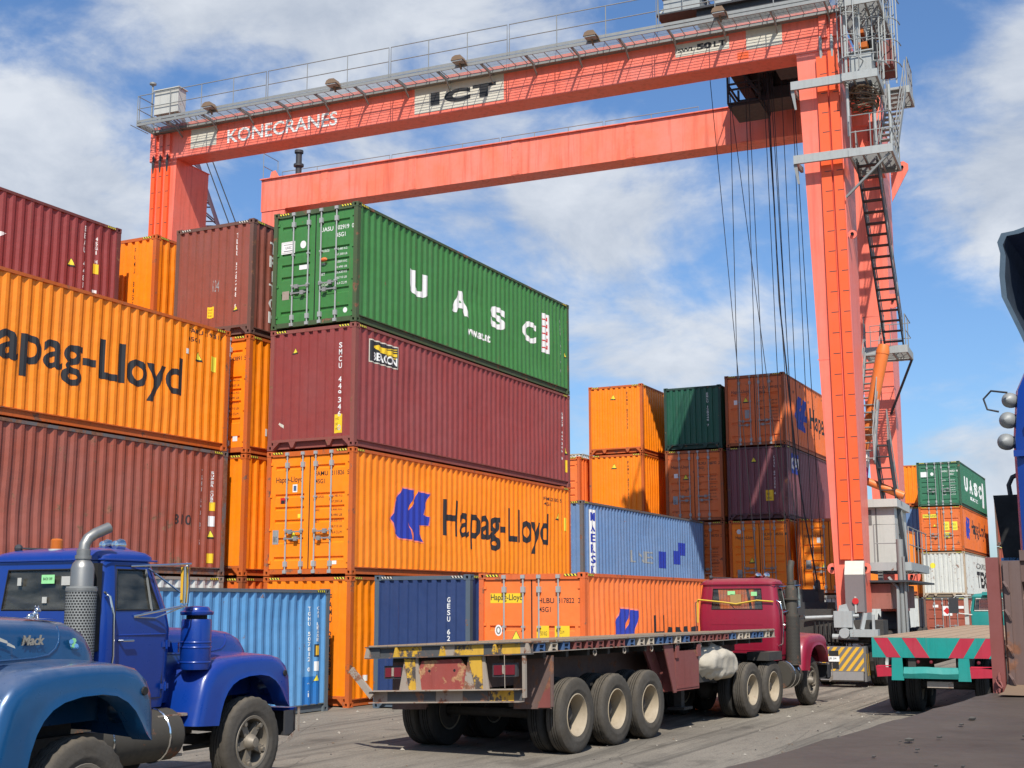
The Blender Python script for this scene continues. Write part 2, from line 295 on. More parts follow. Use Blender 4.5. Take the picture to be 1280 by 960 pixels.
# ---------------------------------------------------------------- mesh builder
class MB:
    def __init__(s): s.v = []; s.f = []; s.m = []
    def add(s, vs, fs, mi=0):
        o = len(s.v); s.v += [tuple(v) for v in vs]
        s.f += [tuple(i + o for i in f) for f in fs]; s.m += [mi] * len(fs); return s
    def box(s, x0, y0, z0, x1, y1, z1, mi=0):
        if x0 > x1: x0, x1 = x1, x0
        if y0 > y1: y0, y1 = y1, y0
        if z0 > z1: z0, z1 = z1, z0
        return s.add([(x0, y0, z0), (x1, y0, z0), (x1, y1, z0), (x0, y1, z0), (x0, y0, z1), (x1, y0, z1), (x1, y1, z1), (x0, y1, z1)],
              [(0, 3, 2, 1), (4, 5, 6, 7), (0, 1, 5, 4), (1, 2, 6, 5), (2, 3, 7, 6), (3, 0, 4, 7)], mi)
    def bar(s, p, q, w, h, mi=0, upv=(0, 0, 1)):
        p, q = Vector(p), Vector(q); d = (q - p).normalized(); u = Vector(upv)
        if abs(d.dot(u)) > 0.98: u = Vector((1, 0, 0))
        a = d.cross(u).normalized() * w / 2; b = a.cross(d).normalized() * h / 2
        return s.add([p - a - b, p + a - b, p + a + b, p - a + b, q - a - b, q + a - b, q + a + b, q - a + b],
              [(0, 3, 2, 1), (4, 5, 6, 7), (0, 1, 5, 4), (1, 2, 6, 5), (2, 3, 7, 6), (3, 0, 4, 7)][::1], mi)
    def prism(s, pts, axis, a, b, mi=0):
        # pts in the plane of the two other axes
        n = len(pts)
        def mk(p, t):
            return {0: (t, p[0], p[1]), 1: (p[0], t, p[1]), 2: (p[0], p[1], t)}[axis]
        vs = [mk(p, a) for p in pts] + [mk(p, b) for p in pts]
        fs = [tuple(range(n - 1, -1, -1)), tuple(range(n, 2 * n))] + [(i, (i + 1) % n, n + (i + 1) % n, n + i) for i in range(n)]
        return s.add(vs, fs, mi)
    def tube(s, pts, r, n=8, mi=0, caps=True, closed=False):
        P = [Vector(p) for p in pts]; k = len(P); rings = []
        rr = r if isinstance(r, (list, tuple)) else [r] * k
        prev = None
        for i in range(k):
            if closed: d = (P[(i + 1) % k] - P[i - 1]).normalized()
            else: d = ((P[min(i + 1, k - 1)] - P[max(i - 1, 0)])).normalized()
            if prev is None:
                u = Vector((0, 0, 1)) if abs(d.z) < 0.9 else Vector((1, 0, 0))
                a = d.cross(u).normalized()
            else:
                a = (prev - d * prev.dot(d)).normalized()
            prev = a; b = d.cross(a)
            rings.append([P[i] + (a * math.cos(2 * math.pi * j / n) + b * math.sin(2 * math.pi * j / n)) * rr[i] for j in range(n)])
        vs = [v for g in rings for v in g]; fs = []
        for i in range(k if closed else k - 1):
            o = i * n; q = ((i + 1) % k) * n
            for j in range(n): fs.append((o + j, o + (j + 1) % n, q + (j + 1) % n, q + j))
        if caps and not closed:
            fs.append(tuple(range(n - 1, -1, -1))); fs.append(tuple(range((k - 1) * n, k * n)))
        return s.add(vs, fs, mi)
    def lathe(s, prof, o, axis=(0, 0, 1), n=24, mi=0, rad=None):
        # prof: list of (radius, distance along axis)
        o = Vector(o); ax = Vector(axis).normalized()
        u = Vector((0, 0, 1)) if abs(ax.z) < 0.9 else Vector((1, 0, 0))
        a = ax.cross(u).normalized(); b = ax.cross(a)
        vs = []
        for k, (r, h) in enumerate(prof):
            for j in range(n):
                t = 2 * math.pi * j / n
                q = r + (rad(k, j) if rad else 0)
                vs.append(o + ax * h + (a * math.cos(t) + b * math.sin(t)) * q)
        fs = []
        for k in range(len(prof) - 1):
            for j in range(n):
                fs.append((k * n + j, k * n + (j + 1) % n, (k + 1) * n + (j + 1) % n, (k + 1) * n + j))
        return s.add(vs, fs, mi)
    def disc(s, o, axis, r, n=24, mi=0):
        s.lathe([(0.0001, 0), (r, 0)], o, axis, n, mi); return s
    def sphere(s, c, r, mi=0, n=10, sc=(1, 1, 1)):
        c = Vector(c); vs = []; fs = []
        m = n // 2 + 1
        for i in range(m + 1):
            th = math.pi * i / m
            for j in range(n):
                ph = 2 * math.pi * j / n
                vs.append((c.x + r * sc[0] * math.sin(th) * math.cos(ph), c.y + r * sc[1] * math.sin(th) * math.sin(ph), c.z + r * sc[2] * math.cos(th)))
        for i in range(m):
            for j in range(n): fs.append((i * n + j, (i + 1) * n + j, (i + 1) * n + (j + 1) % n, i * n + (j + 1) % n))
        return s.add(vs, fs, mi)
    def grid(s, rows, mi=0, close=False):
        n = len(rows[0]); vs = [v for r in rows for v in r]; fs = []
        for i in range(len(rows) - 1):
            for j in range(n if close else n - 1):
                fs.append((i * n + j, i * n + (j + 1) % n, (i + 1) * n + (j + 1) % n, (i + 1) * n + j))
        return s.add(vs, fs, mi)
    def map(s, fn):
        s.v = [tuple(fn(Vector(v))) for v in s.v]; return s
    def mesh(s, name, smooth=None):
        me = bpy.data.meshes.new(name)
        me.from_pydata(s.v, [], s.f)
        me.polygons.foreach_set('material_index', s.m)
        if smooth is not None:
            me.polygons.foreach_set('use_smooth', [True] * len(s.f))
            import bmesh
            bm = bmesh.new(); bm.from_mesh(me)
            bmesh.ops.remove_doubles(bm, verts=bm.verts, dist=0.0004)
            bmesh.ops.recalc_face_normals(bm, faces=bm.faces)
            bm.to_mesh(me); bm.free()
            me.set_sharp_from_angle(angle=R(smooth))
        me.update(); return me

def link(name, me, mats, parent=None, loc=(0, 0, 0), rot=(0, 0, 0), label=None):
    if not isinstance(mats, (list, tuple)): mats = [mats]
    o = bpy.data.objects.new(name, me); COL.objects.link(o)
    while len(me.materials) < len(mats): me.materials.append(None)
    for i, m in enumerate(mats):
        o.material_slots[i].link = 'OBJECT'; o.material_slots[i].material = m
    o.location = loc; o.rotation_euler = rot
    if parent: o.parent = parent
    if label: o['label'] = label
    return o
def B(name, mb, mats, parent=None, smooth=None, label=None, **k):
    return link(name, mb.mesh(name, smooth), mats, parent, label=label, **k)
def thing(name, label, cat, loc=(0, 0, 0), rz=0.0, group=None):
    o = bpy.data.objects.new(name, None); COL.objects.link(o); o.location = loc; o.rotation_euler = (0, 0, rz)
    o.empty_display_size = 0.3
    o['label'] = label; o['category'] = cat
    if group: o['group'] = group
    return o
def tag(o, label, cat, group=None):
    o['label'] = label; o['category'] = cat
    if group: o['group'] = group
    return o
def structure(o): o['kind'] = 'structure'; return o

# ---------------------------------------------------------------- text
_tx = {}
def text_geo(body, bold=0.0, stack=False, spacing=1.0, shear=0.0, res=6):
    key = (body, bold, stack, spacing, shear)
    if key in _tx: return _tx[key]
    cu = bpy.data.curves.new('text', 'FONT'); cu.body = '\n'.join(body) if stack else body
    cu.offset = bold; cu.space_character = spacing; cu.shear = shear; cu.resolution_u = res; cu.space_line = 0.86 if stack else 1.0
    cu.align_x = 'CENTER' if stack else 'LEFT'
    ob = bpy.data.objects.new('text', cu)
    me = ob.to_mesh()
    vs = [(v.co.x, v.co.y) for v in me.vertices]; fs = [tuple(p.vertices) for p in me.polygons]
    ob.to_mesh_clear(); bpy.data.objects.remove(ob); bpy.data.curves.remove(cu)
    x0 = min(v[0] for v in vs); x1 = max(v[0] for v in vs); y0 = min(v[1] for v in vs); y1 = max(v[1] for v in vs)
    vs = [((x - x0) / (x1 - x0), (y - y0) / (y1 - y0)) for x, y in vs]
    _tx[key] = (vs, fs); return _tx[key]
def text_flat(body, u0, v0, w, h, **k):
    vs, fs = text_geo(body, **k)
    return [(u0 + x * w, v0 + y * h) for x, y in vs], fs
def rect2(u0, v0, u1, v1): return [(u0, v0), (u1, v0), (u1, v1), (u0, v1)], [(0, 1, 2, 3)]
def poly2(pts): return list(pts), [tuple(range(len(pts)))]
def slice_u(geo, cuts, vcuts=()):
    import bmesh
    vs, fs = geo
    me = bpy.data.meshes.new('tmp'); me.from_pydata([(a, b, 0) for a, b in vs], [], fs)
    bm = bmesh.new(); bm.from_mesh(me); bpy.data.meshes.remove(me)
    for c in cuts:
        bmesh.ops.bisect_plane(bm, geom=bm.verts[:] + bm.edges[:] + bm.faces[:], plane_co=(c, 0, 0), plane_no=(1, 0, 0), dist=1e-5)
    for c in vcuts:
        bmesh.ops.bisect_plane(bm, geom=bm.verts[:] + bm.edges[:] + bm.faces[:], plane_co=(0, c, 0), plane_no=(0, 1, 0), dist=1e-5)
    bm.verts.index_update()
    r = ([(v.co.x, v.co.y) for v in bm.verts], [tuple(v.index for v in f.verts) for f in bm.faces])
    bm.free(); return r

# ---------------------------------------------------------------- shipping containers
L40 = 12.192; L20 = 6.058; W = 2.438; HC = 2.896; HS = 2.591; GAP = 0.024
PITCH = 0.278; DEP = 0.040
def side_cuts(L):
    x = 0.17; out = [(x, 0)]
    n = int(round((L - 0.34) / PITCH)); p = (L - 0.34) / n
    for i in range(n):
        a = 0.17 + i * p
        out += [(a + 0.26 * p, 0), (a + 0.5 * p, 1), (a + 0.76 * p, 1), (a + p, 0)]
    return out
def end_cuts():
    n = 9; a0 = 0.13; p = (W - 0.26) / n; out = [(a0, 0)]
    for i in range(n):
        a = a0 + i * p
        out += [(a + 0.47 * p, 0), (a + 0.56 * p, 1), (a + 0.92 * p, 1), (a + p, 0)]
    return out
def interp(cuts, x):
    if x <= cuts[0][0]: return cuts[0][1]
    for (a, p), (b, q) in zip(cuts, cuts[1:]):
        if x <= b: return p + (q - p) * (x - a) / (b - a)
    return cuts[-1][1]
_mc = {}
def casting(mb, cx, cy, cz, sx, sy, sz):
    # block with an oval-ish pocket on its two outer vertical faces; s* point outward
    lx, ly, lz = 0.178, 0.162, 0.118
    x0, x1 = (cx, cx - sx * lx) ; y0, y1 = (cy, cy - sy * ly); z0, z1 = (cz, cz - sz * lz)
    zl, zh = min(z0, z1), max(z0, z1)
    # face at x0 with pocket
    def face(fix, axis, a0, a1):
        lo, hi = min(a0, a1), max(a0, a1); m = 0.052; mz = 0.028; d = 0.05 * (-1 if fix[1] > 0 else 1)
        def P(a, z, dd=0): return (fix[0] + dd, a, z) if axis == 0 else (a, fix[0] + dd, z)
        o = [P(lo, zl), P(hi, zl), P(hi, zh), P(lo, zh)]
        i = [P(lo + m, zl + mz), P(hi - m, zl + mz), P(hi - m, zh - mz), P(lo + m, zh - mz)]
        b = [P(lo + m, zl + mz, d), P(hi - m, zl + mz, d), P(hi - m, zh - mz, d), P(lo + m, zh - mz, d)]
        mb.add(o + i + b, [(0, 1, 5, 4), (1, 2, 6, 5), (2, 3, 7, 6), (3, 0, 4, 7), (4, 5, 9, 8), (5, 6, 10, 9), (6, 7, 11, 10), (7, 4, 8, 11)], 0)
        mb.add(b, [(0, 1, 2, 3)], 1)
    face((x0, sx), 0, y0, y1); face((y0, sy), 1, x0, x1)
    X0, X1 = min(x0, x1), max(x0, x1); Y0, Y1 = min(y0, y1), max(y0, y1)
    mb.add([(X0, Y0, zl), (X1, Y0, zl), (X1, Y1, zl), (X0, Y1, zl), (X0, Y0, zh), (X1, Y0, zh), (X1, Y1, zh), (X0, Y1, zh)],
           [(0, 3, 2, 1), (4, 5, 6, 7)] + ([(1, 2, 6, 5)] if sx < 0 else [(0, 4, 7, 3)]) + ([(2, 3, 7, 6)] if sy < 0 else [(0, 1, 5, 4)]), 0)
def cmesh(key, fn, smooth=None):
    if key not in _mc: _mc[key] = fn().mesh(key[0], smooth)
    return _mc[key]
def m_frame(L, H, door):
    mb = MB()
    for x in (0.0, L):
        sx = 1 if x == 0 else -1
        for y in (0.0, W):
            sy = 1 if y == 0 else -1
            mb.box(x + sx * 0.006, y + sy * 0.006, 0.119, x + sx * 0.135, y + sy * 0.115, H - 0.119)
    for y, sy in ((0, 1), (W, -1)):
        mb.box(0.179, y + sy * 0.004, H - 0.085, L - 0.179, y + sy * 0.062, H - 0.018)
        mb.box(0.179, y + sy * 0.050, 0.02, L - 0.179, y + sy * 0.085, 0.158)
        mb.box(0.136, y + sy * 0.014, 0.159, L - 0.136, y + sy * 0.060, 0.182)
    for x, sx, dr in ((0, 1, door), (L, -1, False)):
        if dr:
            mb.box(x + sx * 0.012, 0.163, H - 0.135, x + sx * 0.11, W - 0.163, H - 0.022)
            mb.box(x + sx * 0.012, 0.163, 0.03, x + sx * 0.11, W - 0.163, 0.142)
        else:
            mb.box(x + sx * 0.008, 0.163, H - 0.105, x + sx * 0.09, W - 0.163, H - 0.022)
            mb.box(x + sx * 0.008, 0.116, 0.185, x + sx * 0.10, W - 0.116, 0.245)
            mb.box(x + sx * 0.10, 0.163, 0.03, x + sx * 0.12, W - 0.163, 0.185)
            for yc in (0.70, W - 0.70):
                mb.prism([(yc - 0.10, 0.185), (yc - 0.03, 0.05), (yc + 0.03, 0.05), (yc + 0.10, 0.185)], 0, x + sx * 0.010, x + sx * 0.098)
            for yc, q in ((0.163, 1), (W - 0.163, -1)):
                mb.prism([(yc, 0.185), (yc, 0.03), (yc + q * 0.17, 0.185)] if q < 0 else [(yc, 0.03), (yc, 0.185), (yc + q * 0.17, 0.185)], 0, x + sx * 0.010, x + sx * 0.098)
    return mb
_dn = {}
def dent(seed, L, x, z):
    if (seed, L) not in _dn:
        rg = random.Random(seed * 31 + int(L)); _dn[(seed, L)] = [(rg.uniform(0.5, L - .5), rg.uniform(0.4, 2.5), rg.uniform(.35, 1.1), rg.uniform(.3, .7), rg.choice((1, 1, -.5)) * rg.uniform(.008, .024)) for _ in range(14)]
    return sum(a * math.exp(-((x - u) / r) ** 2 - ((z - v) / q) ** 2) for u, v, r, q, a in _dn[(seed, L)]) * min(1, max(0, (z - .2) * 3)) * min(1, max(0, (2.75 - z) * 3))
def m_side(L, H, seed=0):
    mb = MB(); c = [(0.136, 0)] + side_cuts(L) + [(L - 0.136, 0)]
    z0, z1 = 0.183, H - 0.086
    mb.grid([[(x, 0.013 + d * DEP + dent(seed, L, x, z0 + (z1 - z0) * k / 9), z0 + (z1 - z0) * k / 9) for x, d in c] for k in range(10)])
    # lower and upper closing ledges of the corrugation
    return mb
def m_roof(L, H):
    mb = MB(); mb.box(0.11, 0.063, H - 0.05, L - 0.11, W - 0.063, H - 0.03); mb.box(0.12, 0.086, 0.08, L - 0.12, W - 0.086, 0.14); return mb
def m_wall_end(H):
    mb = MB(); c = [(0.116, 0)] + end_cuts() + [(W - 0.116, 0)]
    z0, z1 = 0.246, H - 0.106
    mb.grid([[(0.014 + d * 0.045, y, z0) for y, d in c], [(0.014 + d * 0.045, y, z1) for y, d in c]][::-1])
    return mb
def m_door(H, bands):
    # local: y from 0 (hinge side) to w, front at x=0
    w = 1.085; z0 = 0.15; z1 = H - 0.143; hh = z1 - z0; mb = MB(); d = 0.034; ym = 0.13
    zs = []
    cur = z0
    prof = [(0.0, z0)]
    for f, bh in bands:
        zc = z0 + f * hh
        prof += [(0, zc - bh / 2 - 0.02), (d, zc - bh / 2), (d, zc + bh / 2 - 0.0), (0, zc + bh / 2 + 0.02)]
    prof.append((0.0, z1))
    mb.grid([[(x, ym, z) for x, z in prof], [(x, w - ym, z) for x, z in prof]])
    mb.add([(0, 0, z0), (0, ym, z0), (0, ym, z1), (0, 0, z1)], [(0, 3, 2, 1)])
    mb.add([(0, w - ym, z0), (0, w, z0), (0, w, z1), (0, w - ym, z1)], [(0, 3, 2, 1)])
    for f, bh in bands:
        zc = z0 + f * hh; q = [(0, zc - bh / 2 - 0.02), (d, zc - bh / 2), (d, zc + bh / 2), (0, zc + bh / 2 + 0.02)]
        for y in (ym, w - ym): mb.add([(a, y, b) for a, b in q], [(0, 1, 2, 3)])
    mb.add([(0, 0, z0), (0.05, 0, z0), (0.05, 0, z1), (0, 0, z1)], [(0, 1, 2, 3)])
    mb.add([(0, w, z0), (0.05, w, z0), (0.05, w, z1), (0, w, z1)], [(0, 3, 2, 1)])
    mb.add([(0, 0, z0), (0.05, 0, z0), (0.05, w, z0), (0, w, z0)], [(0, 3, 2, 1)])
    mb.add([(0, 0, z1), (0.05, 0, z1), (0.05, w, z1), (0, w, z1)], [(0, 1, 2, 3)])
    for f in (0.06, 0.35, 0.65, 0.94):
        zc = z0 + f * hh; mb.box(-0.022, -0.055, zc - 0.028, 0.002, 0.05, zc + 0.028)
    mb.box(0.004, w + 0.0, z0 + 0.002, 0.03, w + 0.018, z1 - 0.002, 1)
    return mb
def m_rod(H):
    mb = MB(); z0, z1 = 0.075, H - 0.06
    mb.tube([(0, 0, z0), (0, 0, z1)], 0.019, 8)
    for z in (0.085, H - 0.075): mb.box(-0.03, -0.045, z - 0.04, 0.045, 0.045, z + 0.035)
    for z in (0.26, H - 0.34): mb.box(-0.022, -0.045, z - 0.06, 0.04, 0.045, z + 0.06)
    for f in (0.36, 0.62): mb.box(-0.02, -0.035, H * f - 0.02, 0.04, 0.035, H * f + 0.02)
    return mb
def m_handle(sg):
    mb = MB(); mb.bar((-0.035, 0, 0), (-0.04, sg * 0.42, 0.0), 0.016, 0.032); mb.box(-0.055, sg * 0.30 - 0.05, -0.05, 0.0, sg * 0.30 + 0.05, 0.05)
    mb.box(-0.04, -0.03, -0.035, 0.0, 0.03, 0.035); return mb
BANDS = {'five': [(0.09, 0.05), (0.25, 0.10), (0.42, 0.05), (0.535, 0.05), (0.65, 0.05), (0.90, 0.05)],
         'three': [(0.02 + 0.13, 0.07), (0.46, 0.06), (0.62, 0.07)],
         'four': [(0.09, 0.05), (0.30, 0.06), (0.52, 0.06), (0.74, 0.06)]}
def m_hazard(sg):
    # slanted light stripes lying just proud of the header at a top corner; u runs along +y
    mb = MB()
    mb.add([(0, 0, 0), (0, 0.30, 0), (0, 0.30, 0.048), (0, 0, 0.048)], [(0, 3, 2, 1)], 1)
    for i in range(4):
        y = 0.012 + i * 0.074
        mb.add([(-0.0015, y, 0.002), (-0.0015, y + 0.036, 0.002), (-0.0015, y + 0.036 + 0.028 * sg, 0.046), (-0.0015, y + 0.028 * sg, 0.046)], [(0, 3, 2, 1)], 0)
    return mb

_seeds = []
def container(label, col, x, y, z, L=L40, H=HC, end='wall', bands='five', frame=None, hazard=True, detail=True, group=None, rz=0.0):
    t = thing('shipping_container', label, 'shipping container', (x, y, z), rz, group or 'stacked shipping containers')
    cm = K[col]; fm = frame or FRAME[col]
    door = end == 'door'
    fo = link('frame', cmesh(('frame', L, H, door), lambda: m_frame(L, H, door)), fm, t)
    if detail:
        for zc, sz in ((0, -1), (H, 1)):
            for xc, sx in ((0, -1), (L, 1)):
                for yc, sy in ((0, -1), (W, 1)):
                    me = cmesh(('corner_casting', sx, sy), lambda: (lambda m: (casting(m, 0, 0, 0.118, sx, sy, 1), m)[1])(MB()))
                    link('corner_casting', me, [fm, K['black']], fo, (xc, yc, zc if sz < 0 else H - 0.118))
    seed = (len(_seeds) * 3 + 1) % 5; _seeds.append(seed); t['_seed'] = seed
    link('side_panel', cmesh(('side_panel', L, H, seed), lambda: m_side(L, H, seed)), cm, t)
    link('side_panel', cmesh(('side_panel', L, H, 0), lambda: m_side(L, H, 0)), cm, t, (L, W, 0), (0, 0, math.pi))
    link('roof_panel', cmesh(('roof_panel', L, H), lambda: m_roof(L, H)), cm, t)
    link('end_panel', cmesh(('end_panel', H), lambda: m_wall_end(H)), cm, t, (L, W, 0), (0, 0, math.pi))
    if not door:
        link('end_panel', cmesh(('end_panel', H), lambda: m_wall_end(H)), cm, t)
    else:
        for side in (0, 1):
            me = cmesh(('door', H, bands, side), lambda: (m_door(H, BANDS[bands]) if side == 0 else m_door(H, BANDS[bands]).map(lambda v: (v.x, -v.y, v.z))))
            d = link('door', me, [cm, K['black']], t, (0.045, 0.118 if side == 0 else W - 0.118, 0))
            if detail:
                sg = 1 if side == 0 else -1
                for q, fy in enumerate((0.48, 0.92)):
                    link('lock_rod', cmesh(('lock_rod', H), lambda: m_rod(H), 40), K['galv_light'], d, (-0.045, sg * fy * 1.0, 0))
                    hg = sg if q == 0 else -sg
                    link('door_handle', cmesh(('door_handle', hg), lambda: m_handle(hg)), K['galv'], d, (-0.04, sg * fy, 0.84 if q == 0 else 1.0))
    if hazard and detail:
        hz_ = H - 0.075
        for yy, sg in ((0.17, 1), (W - 0.47, 1)):
            link('hazard_stripe', cmesh(('hazard_stripe', 1), lambda: m_hazard(1)), [K['cream_paint'] if col in ('navy', 'brown') else K['yellow_lemon'], K['black_paint']], t, (0.005, yy, hz_))
        link('hazard_stripe', cmesh(('hazard_stripe', 1), lambda: m_hazard(1)), [K['yellow_lemon'], K['black_paint']], t, (0.47, 0.001, hz_), (0, 0, math.pi / 2))
        link('hazard_stripe', cmesh(('hazard_stripe', 1), lambda: m_hazard(1)), [K['yellow_lemon'], K['black_paint']], t, (L - 0.19, 0.001, hz_), (0, 0, math.pi / 2))
    t['_L'] = L; t['_H'] = H
    return t
SMALL_PRINT = ('container_number', 'weight_table')
def printed(o, name):
    if name in SMALL_PRINT: o['kind'] = 'stuff'
    return o
def on_side(t, name, geos, mats, L=L40, off=0.003):
    """paint following the corrugated long side; u = local x, v = local z"""
    cuts = side_cuts(L); mb = MB()
    for i, g in enumerate(geos):
        if len(geos) > 0:
            us = [p[0] for p in g[0]]; lo, hi = min(us), max(us)
            vl = [p[1] for p in g[0]]
            vs, fs = slice_u(g, [c for c, _ in cuts if lo < c < hi], [k * .2 for k in range(1, 14) if min(vl) < k * .2 < max(vl)])
        mb.add([(u, 0.013 + interp(cuts, u) * DEP + dent(t['_seed'], L, u, v) - off - .003 - (0.0015 * i if len(mats) > 1 else 0), v) for u, v in vs], fs, min(i, len(mats) - 1))
    return printed(B(name, mb, mats, t), name)
def on_end(t, name, geos, mats, off=0.003, door=False, corr=True):
    """u = distance from the left edge (y=W) towards y=0 as seen from in front"""
    cuts = end_cuts(); mb = MB()
    for i, g in enumerate(geos):
        vs, fs = g
        if corr and not door:
            us = [W - p[0] for p in vs]; lo, hi = min(us), max(us)
            g2 = slice_u(([(W - a, b) for a, b in vs], fs), [c for c, _ in cuts if lo < c < hi]); vs = [(W - a, b) for a, b in g2[0]]; fs = g2[1]
        base = 0.045 if door else 0.014
        mb.add([(base + (0 if door or not corr else interp(cuts, W - u) * 0.045) - off - 0.0015 * (i if len(mats) > 1 else 0), W - u, v) for u, v in vs], fs, min(i, len(mats) - 1))
    return printed(B(name, mb, mats, t), name)
def vtext(body, uc, v_top, w, h):
    n = len(body); ch = h / n; V = []; F = []
    for i, c in enumerate(body):
        if c == ' ': continue
        vs, fs = text_flat(c, uc - w / 2 if c not in '1I' else uc - w / 5, v_top - (i + 0.88) * ch, w if c not in '1I' else w * 0.4, ch * 0.80, bold=0.02)
        o = len(V); V += vs; F += [tuple(k + o for k in f) for f in fs]
    return V, F
def tri(u, v, s=0.24): return poly2([(u - s / 2, v), (u + s / 2, v), (u, v + s * 0.92)])
def merge2(*gs):
    V = []; F = []
    for vs, fs in gs:
        o = len(V); V += vs; F += [tuple(k + o for k in f) for f in fs]
    return V, F
def warn_side(t, u, v, L=L40, s=0.26):
    o = on_side(t, 'warning_sticker', [tri(u, v, s), tri(u, v + 0.045 * s / 0.26, s * 0.72)], [K['black_paint'], K['yellow_lemon']], L); return o
def warn_end(t, u, v, door=False, s=0.26):
    return on_end(t, 'warning_sticker', [tri(u, v, s), tri(u, v + 0.045 * s / 0.26, s * 0.72)], [K['black_paint'], K['yellow_lemon']], door=door)
def plate_end(t, u, v, w, h, mat='yellow', door=False, lines=3):
    gs = [rect2(u, v, u + w, v + h)]
    ln = merge2(*[text_flat(random.choice(['30480 KG', '3750 KG', '67200 LB', '76.4 CU.M', 'CU.CAP.']), u + 0.1 * w, v + h * (0.15 + 0.8 * i / lines), w * random.uniform(.45, .8), h * 0.4 / lines) for i in range(lines)])
    return on_end(t, 'sticker', gs + [ln], [K[mat], K['black_paint']], door=door)
def door_text(t, number, code, mat, brand=None, brand_mat='black_paint', u2=1.36, H=HC, tare=True):
    a, b, c = number.split(' ')
    on_end(t, 'container_number', [merge2(text_flat(a, u2, H - 0.62, 0.36, 0.105, bold=0.01), text_flat(b, u2 + 0.45, H - 0.62, 0.36, 0.105, bold=0.01), text_flat(c, u2 + 0.89, H - 0.62, 0.055, 0.105),
            text_flat(code, u2 + 0.45 if 'A' in mat else u2 + 0.02, H - 0.80, 0.26, 0.105, bold=0.01))], [K[mat.strip('A')]], door=True)
    if tare:
        rows = [('MAX.GROSS', '30,480 KG'), ('', '67,200 LB'), ('TARE', '3,850 KG'), ('', '8,490 LB'), ('NET', '26,630 KG'), ('', '58,710 LB'), ('CU.CAP.', '76.4 CU.M')]
        gs = []
        for i, (p, q) in enumerate(rows):
            z = H - 1.13 - i * 0.13 - (0.05 if i > 1 else 0)
            if p: gs.append(text_flat(p, u2, z, 0.26 if len(p) > 4 else 0.15, 0.06))
            gs.append(text_flat(q, u2 + 0.47, z, 0.30, 0.06))
        on_end(t, 'weight_table', [merge2(*gs)], [K[mat.strip('A')]], door=True, off=0.004)
    if brand: on_end(t, 'lettering', [text_flat(brand, 0.26, H - 0.78, 0.75, 0.17, bold=0.008)], [K[brand_mat]], door=True)
LOGO_A = [(.27, 1.0), (.60, .985), (.55, .84), (.44, .62), (.40, .55), (.40, .44), (.50, .22), (.53, .03), (.20, .04), (.10, .16), (.05, .32), (0, .40), (.05, .50), (.08, .72), (.19, .88)]
LOGO_B = [(.68, .975), (1.0, .955), (.90, .76), (.84, .60), (.82, .53), (.99, .50), (.97, .33), (.70, .32), (.74, .18), (.82, .0), (.57, .02), (.55, .16), (.42, .40), (.38, .44), (.38, .56), (.47, .60), (.60, .80)]
def logo(u, v, w, h, grow=0.0):
    def P(pts):
        cx = sum(p[0] for p in pts) / len(pts); cy = sum(p[1] for p in pts) / len(pts)
        return poly2([(u + (p[0] + (p[0] - cx) * grow) * w, v + (p[1] + (p[1] - cy) * grow * 0.55) * h) for p in pts])
    return merge2(P(LOGO_A), P(LOGO_B))

# ---------------------------------------------------------------- ground
gm = bpy.data.materials.new('yard_paving'); gm.use_nodes = True
t_ = gm.node_tree; t_.nodes.clear(); GL = t_.links.new
go = t_.nodes.new('ShaderNodeOutputMaterial'); gb = t_.nodes.new('ShaderNodeBsdfPrincipled'); GL(gb.outputs[0], go.inputs[0])
gt = t_.nodes.new('ShaderNodeTexCoord')
def gnoise(sc, det, ro, squash, rot=0.0):
    mp = t_.nodes.new('ShaderNodeMapping'); mp.inputs['Scale'].default_value = squash; mp.inputs['Rotation'].default_value = (0, 0, rot); GL(gt.outputs['Object'], mp.inputs[0])
    n = t_.nodes.new('ShaderNodeTexNoise'); n.inputs['Scale'].default_value = sc; n.inputs['Detail'].default_value = det; n.inputs['Roughness'].default_value = ro
    GL(mp.outputs[0], n.inputs[0]); return n.outputs['Fac']
def gmr(f, a, b, c, d):
    r = t_.nodes.new('ShaderNodeMapRange'); GL(f, r.inputs[0])
    for i, q in enumerate((a, b, c, d)): r.inputs[i + 1].default_value = q
    return r.outputs[0]
def gmix(f, a, b, bt='MIX'):
    x = t_.nodes.new('ShaderNodeMixRGB'); x.blend_type = bt; GL(f, x.inputs[0])
    for i, q in ((1, a), (2, b)):
        if isinstance(q, tuple): x.inputs[i].default_value = q
        else: GL(q, x.inputs[i])
    return x.outputs[0]
c = gmix(gmr(gnoise(0.25, 6, 0.6, (1, 1, 1)), 0.3, 0.7, 0, 1), (0.23, 0.202, 0.162, 1), (0.345, 0.302, 0.24, 1))
c = gmix(gmr(gnoise(1.0, 8, 0.65, (0.10, 1.6, 1), 0.06), 0.5, 0.68, 0, 0.65), c, (0.085, 0.078, 0.068, 1))     # tyre-dirtied lanes
c = gmix(gmr(gnoise(1.0, 8, 0.7, (1.4, 0.25, 1), 0.9), 0.56, 0.7, 0, 0.4), c, (0.30, 0.26, 0.205, 1))
c = gmix(gmr(gnoise(0.7, 4, 0.5, (1, 1, 1)), 0.66, 0.72, 0, 0.5), c, (0.06, 0.055, 0.05, 1))                        # oil
c = gmix(gmr(gnoise(30, 6, 0.8, (1, 1, 1)), 0.38, 0.72, 0, 0.75), c, (0.075, 0.065, 0.052, 1))
c = gmix(gmr(gnoise(3.0, 9, 0.75, (0.5, 1.3, 1)), 0.52, 0.66, 0, 0.55), c, (0.12, 0.105, 0.088, 1))
vm = t_.nodes.new('ShaderNodeMapping'); vm.inputs['Scale'].default_value = (0.35, 0.8, 1); GL(gt.outputs['Object'], vm.inputs[0])
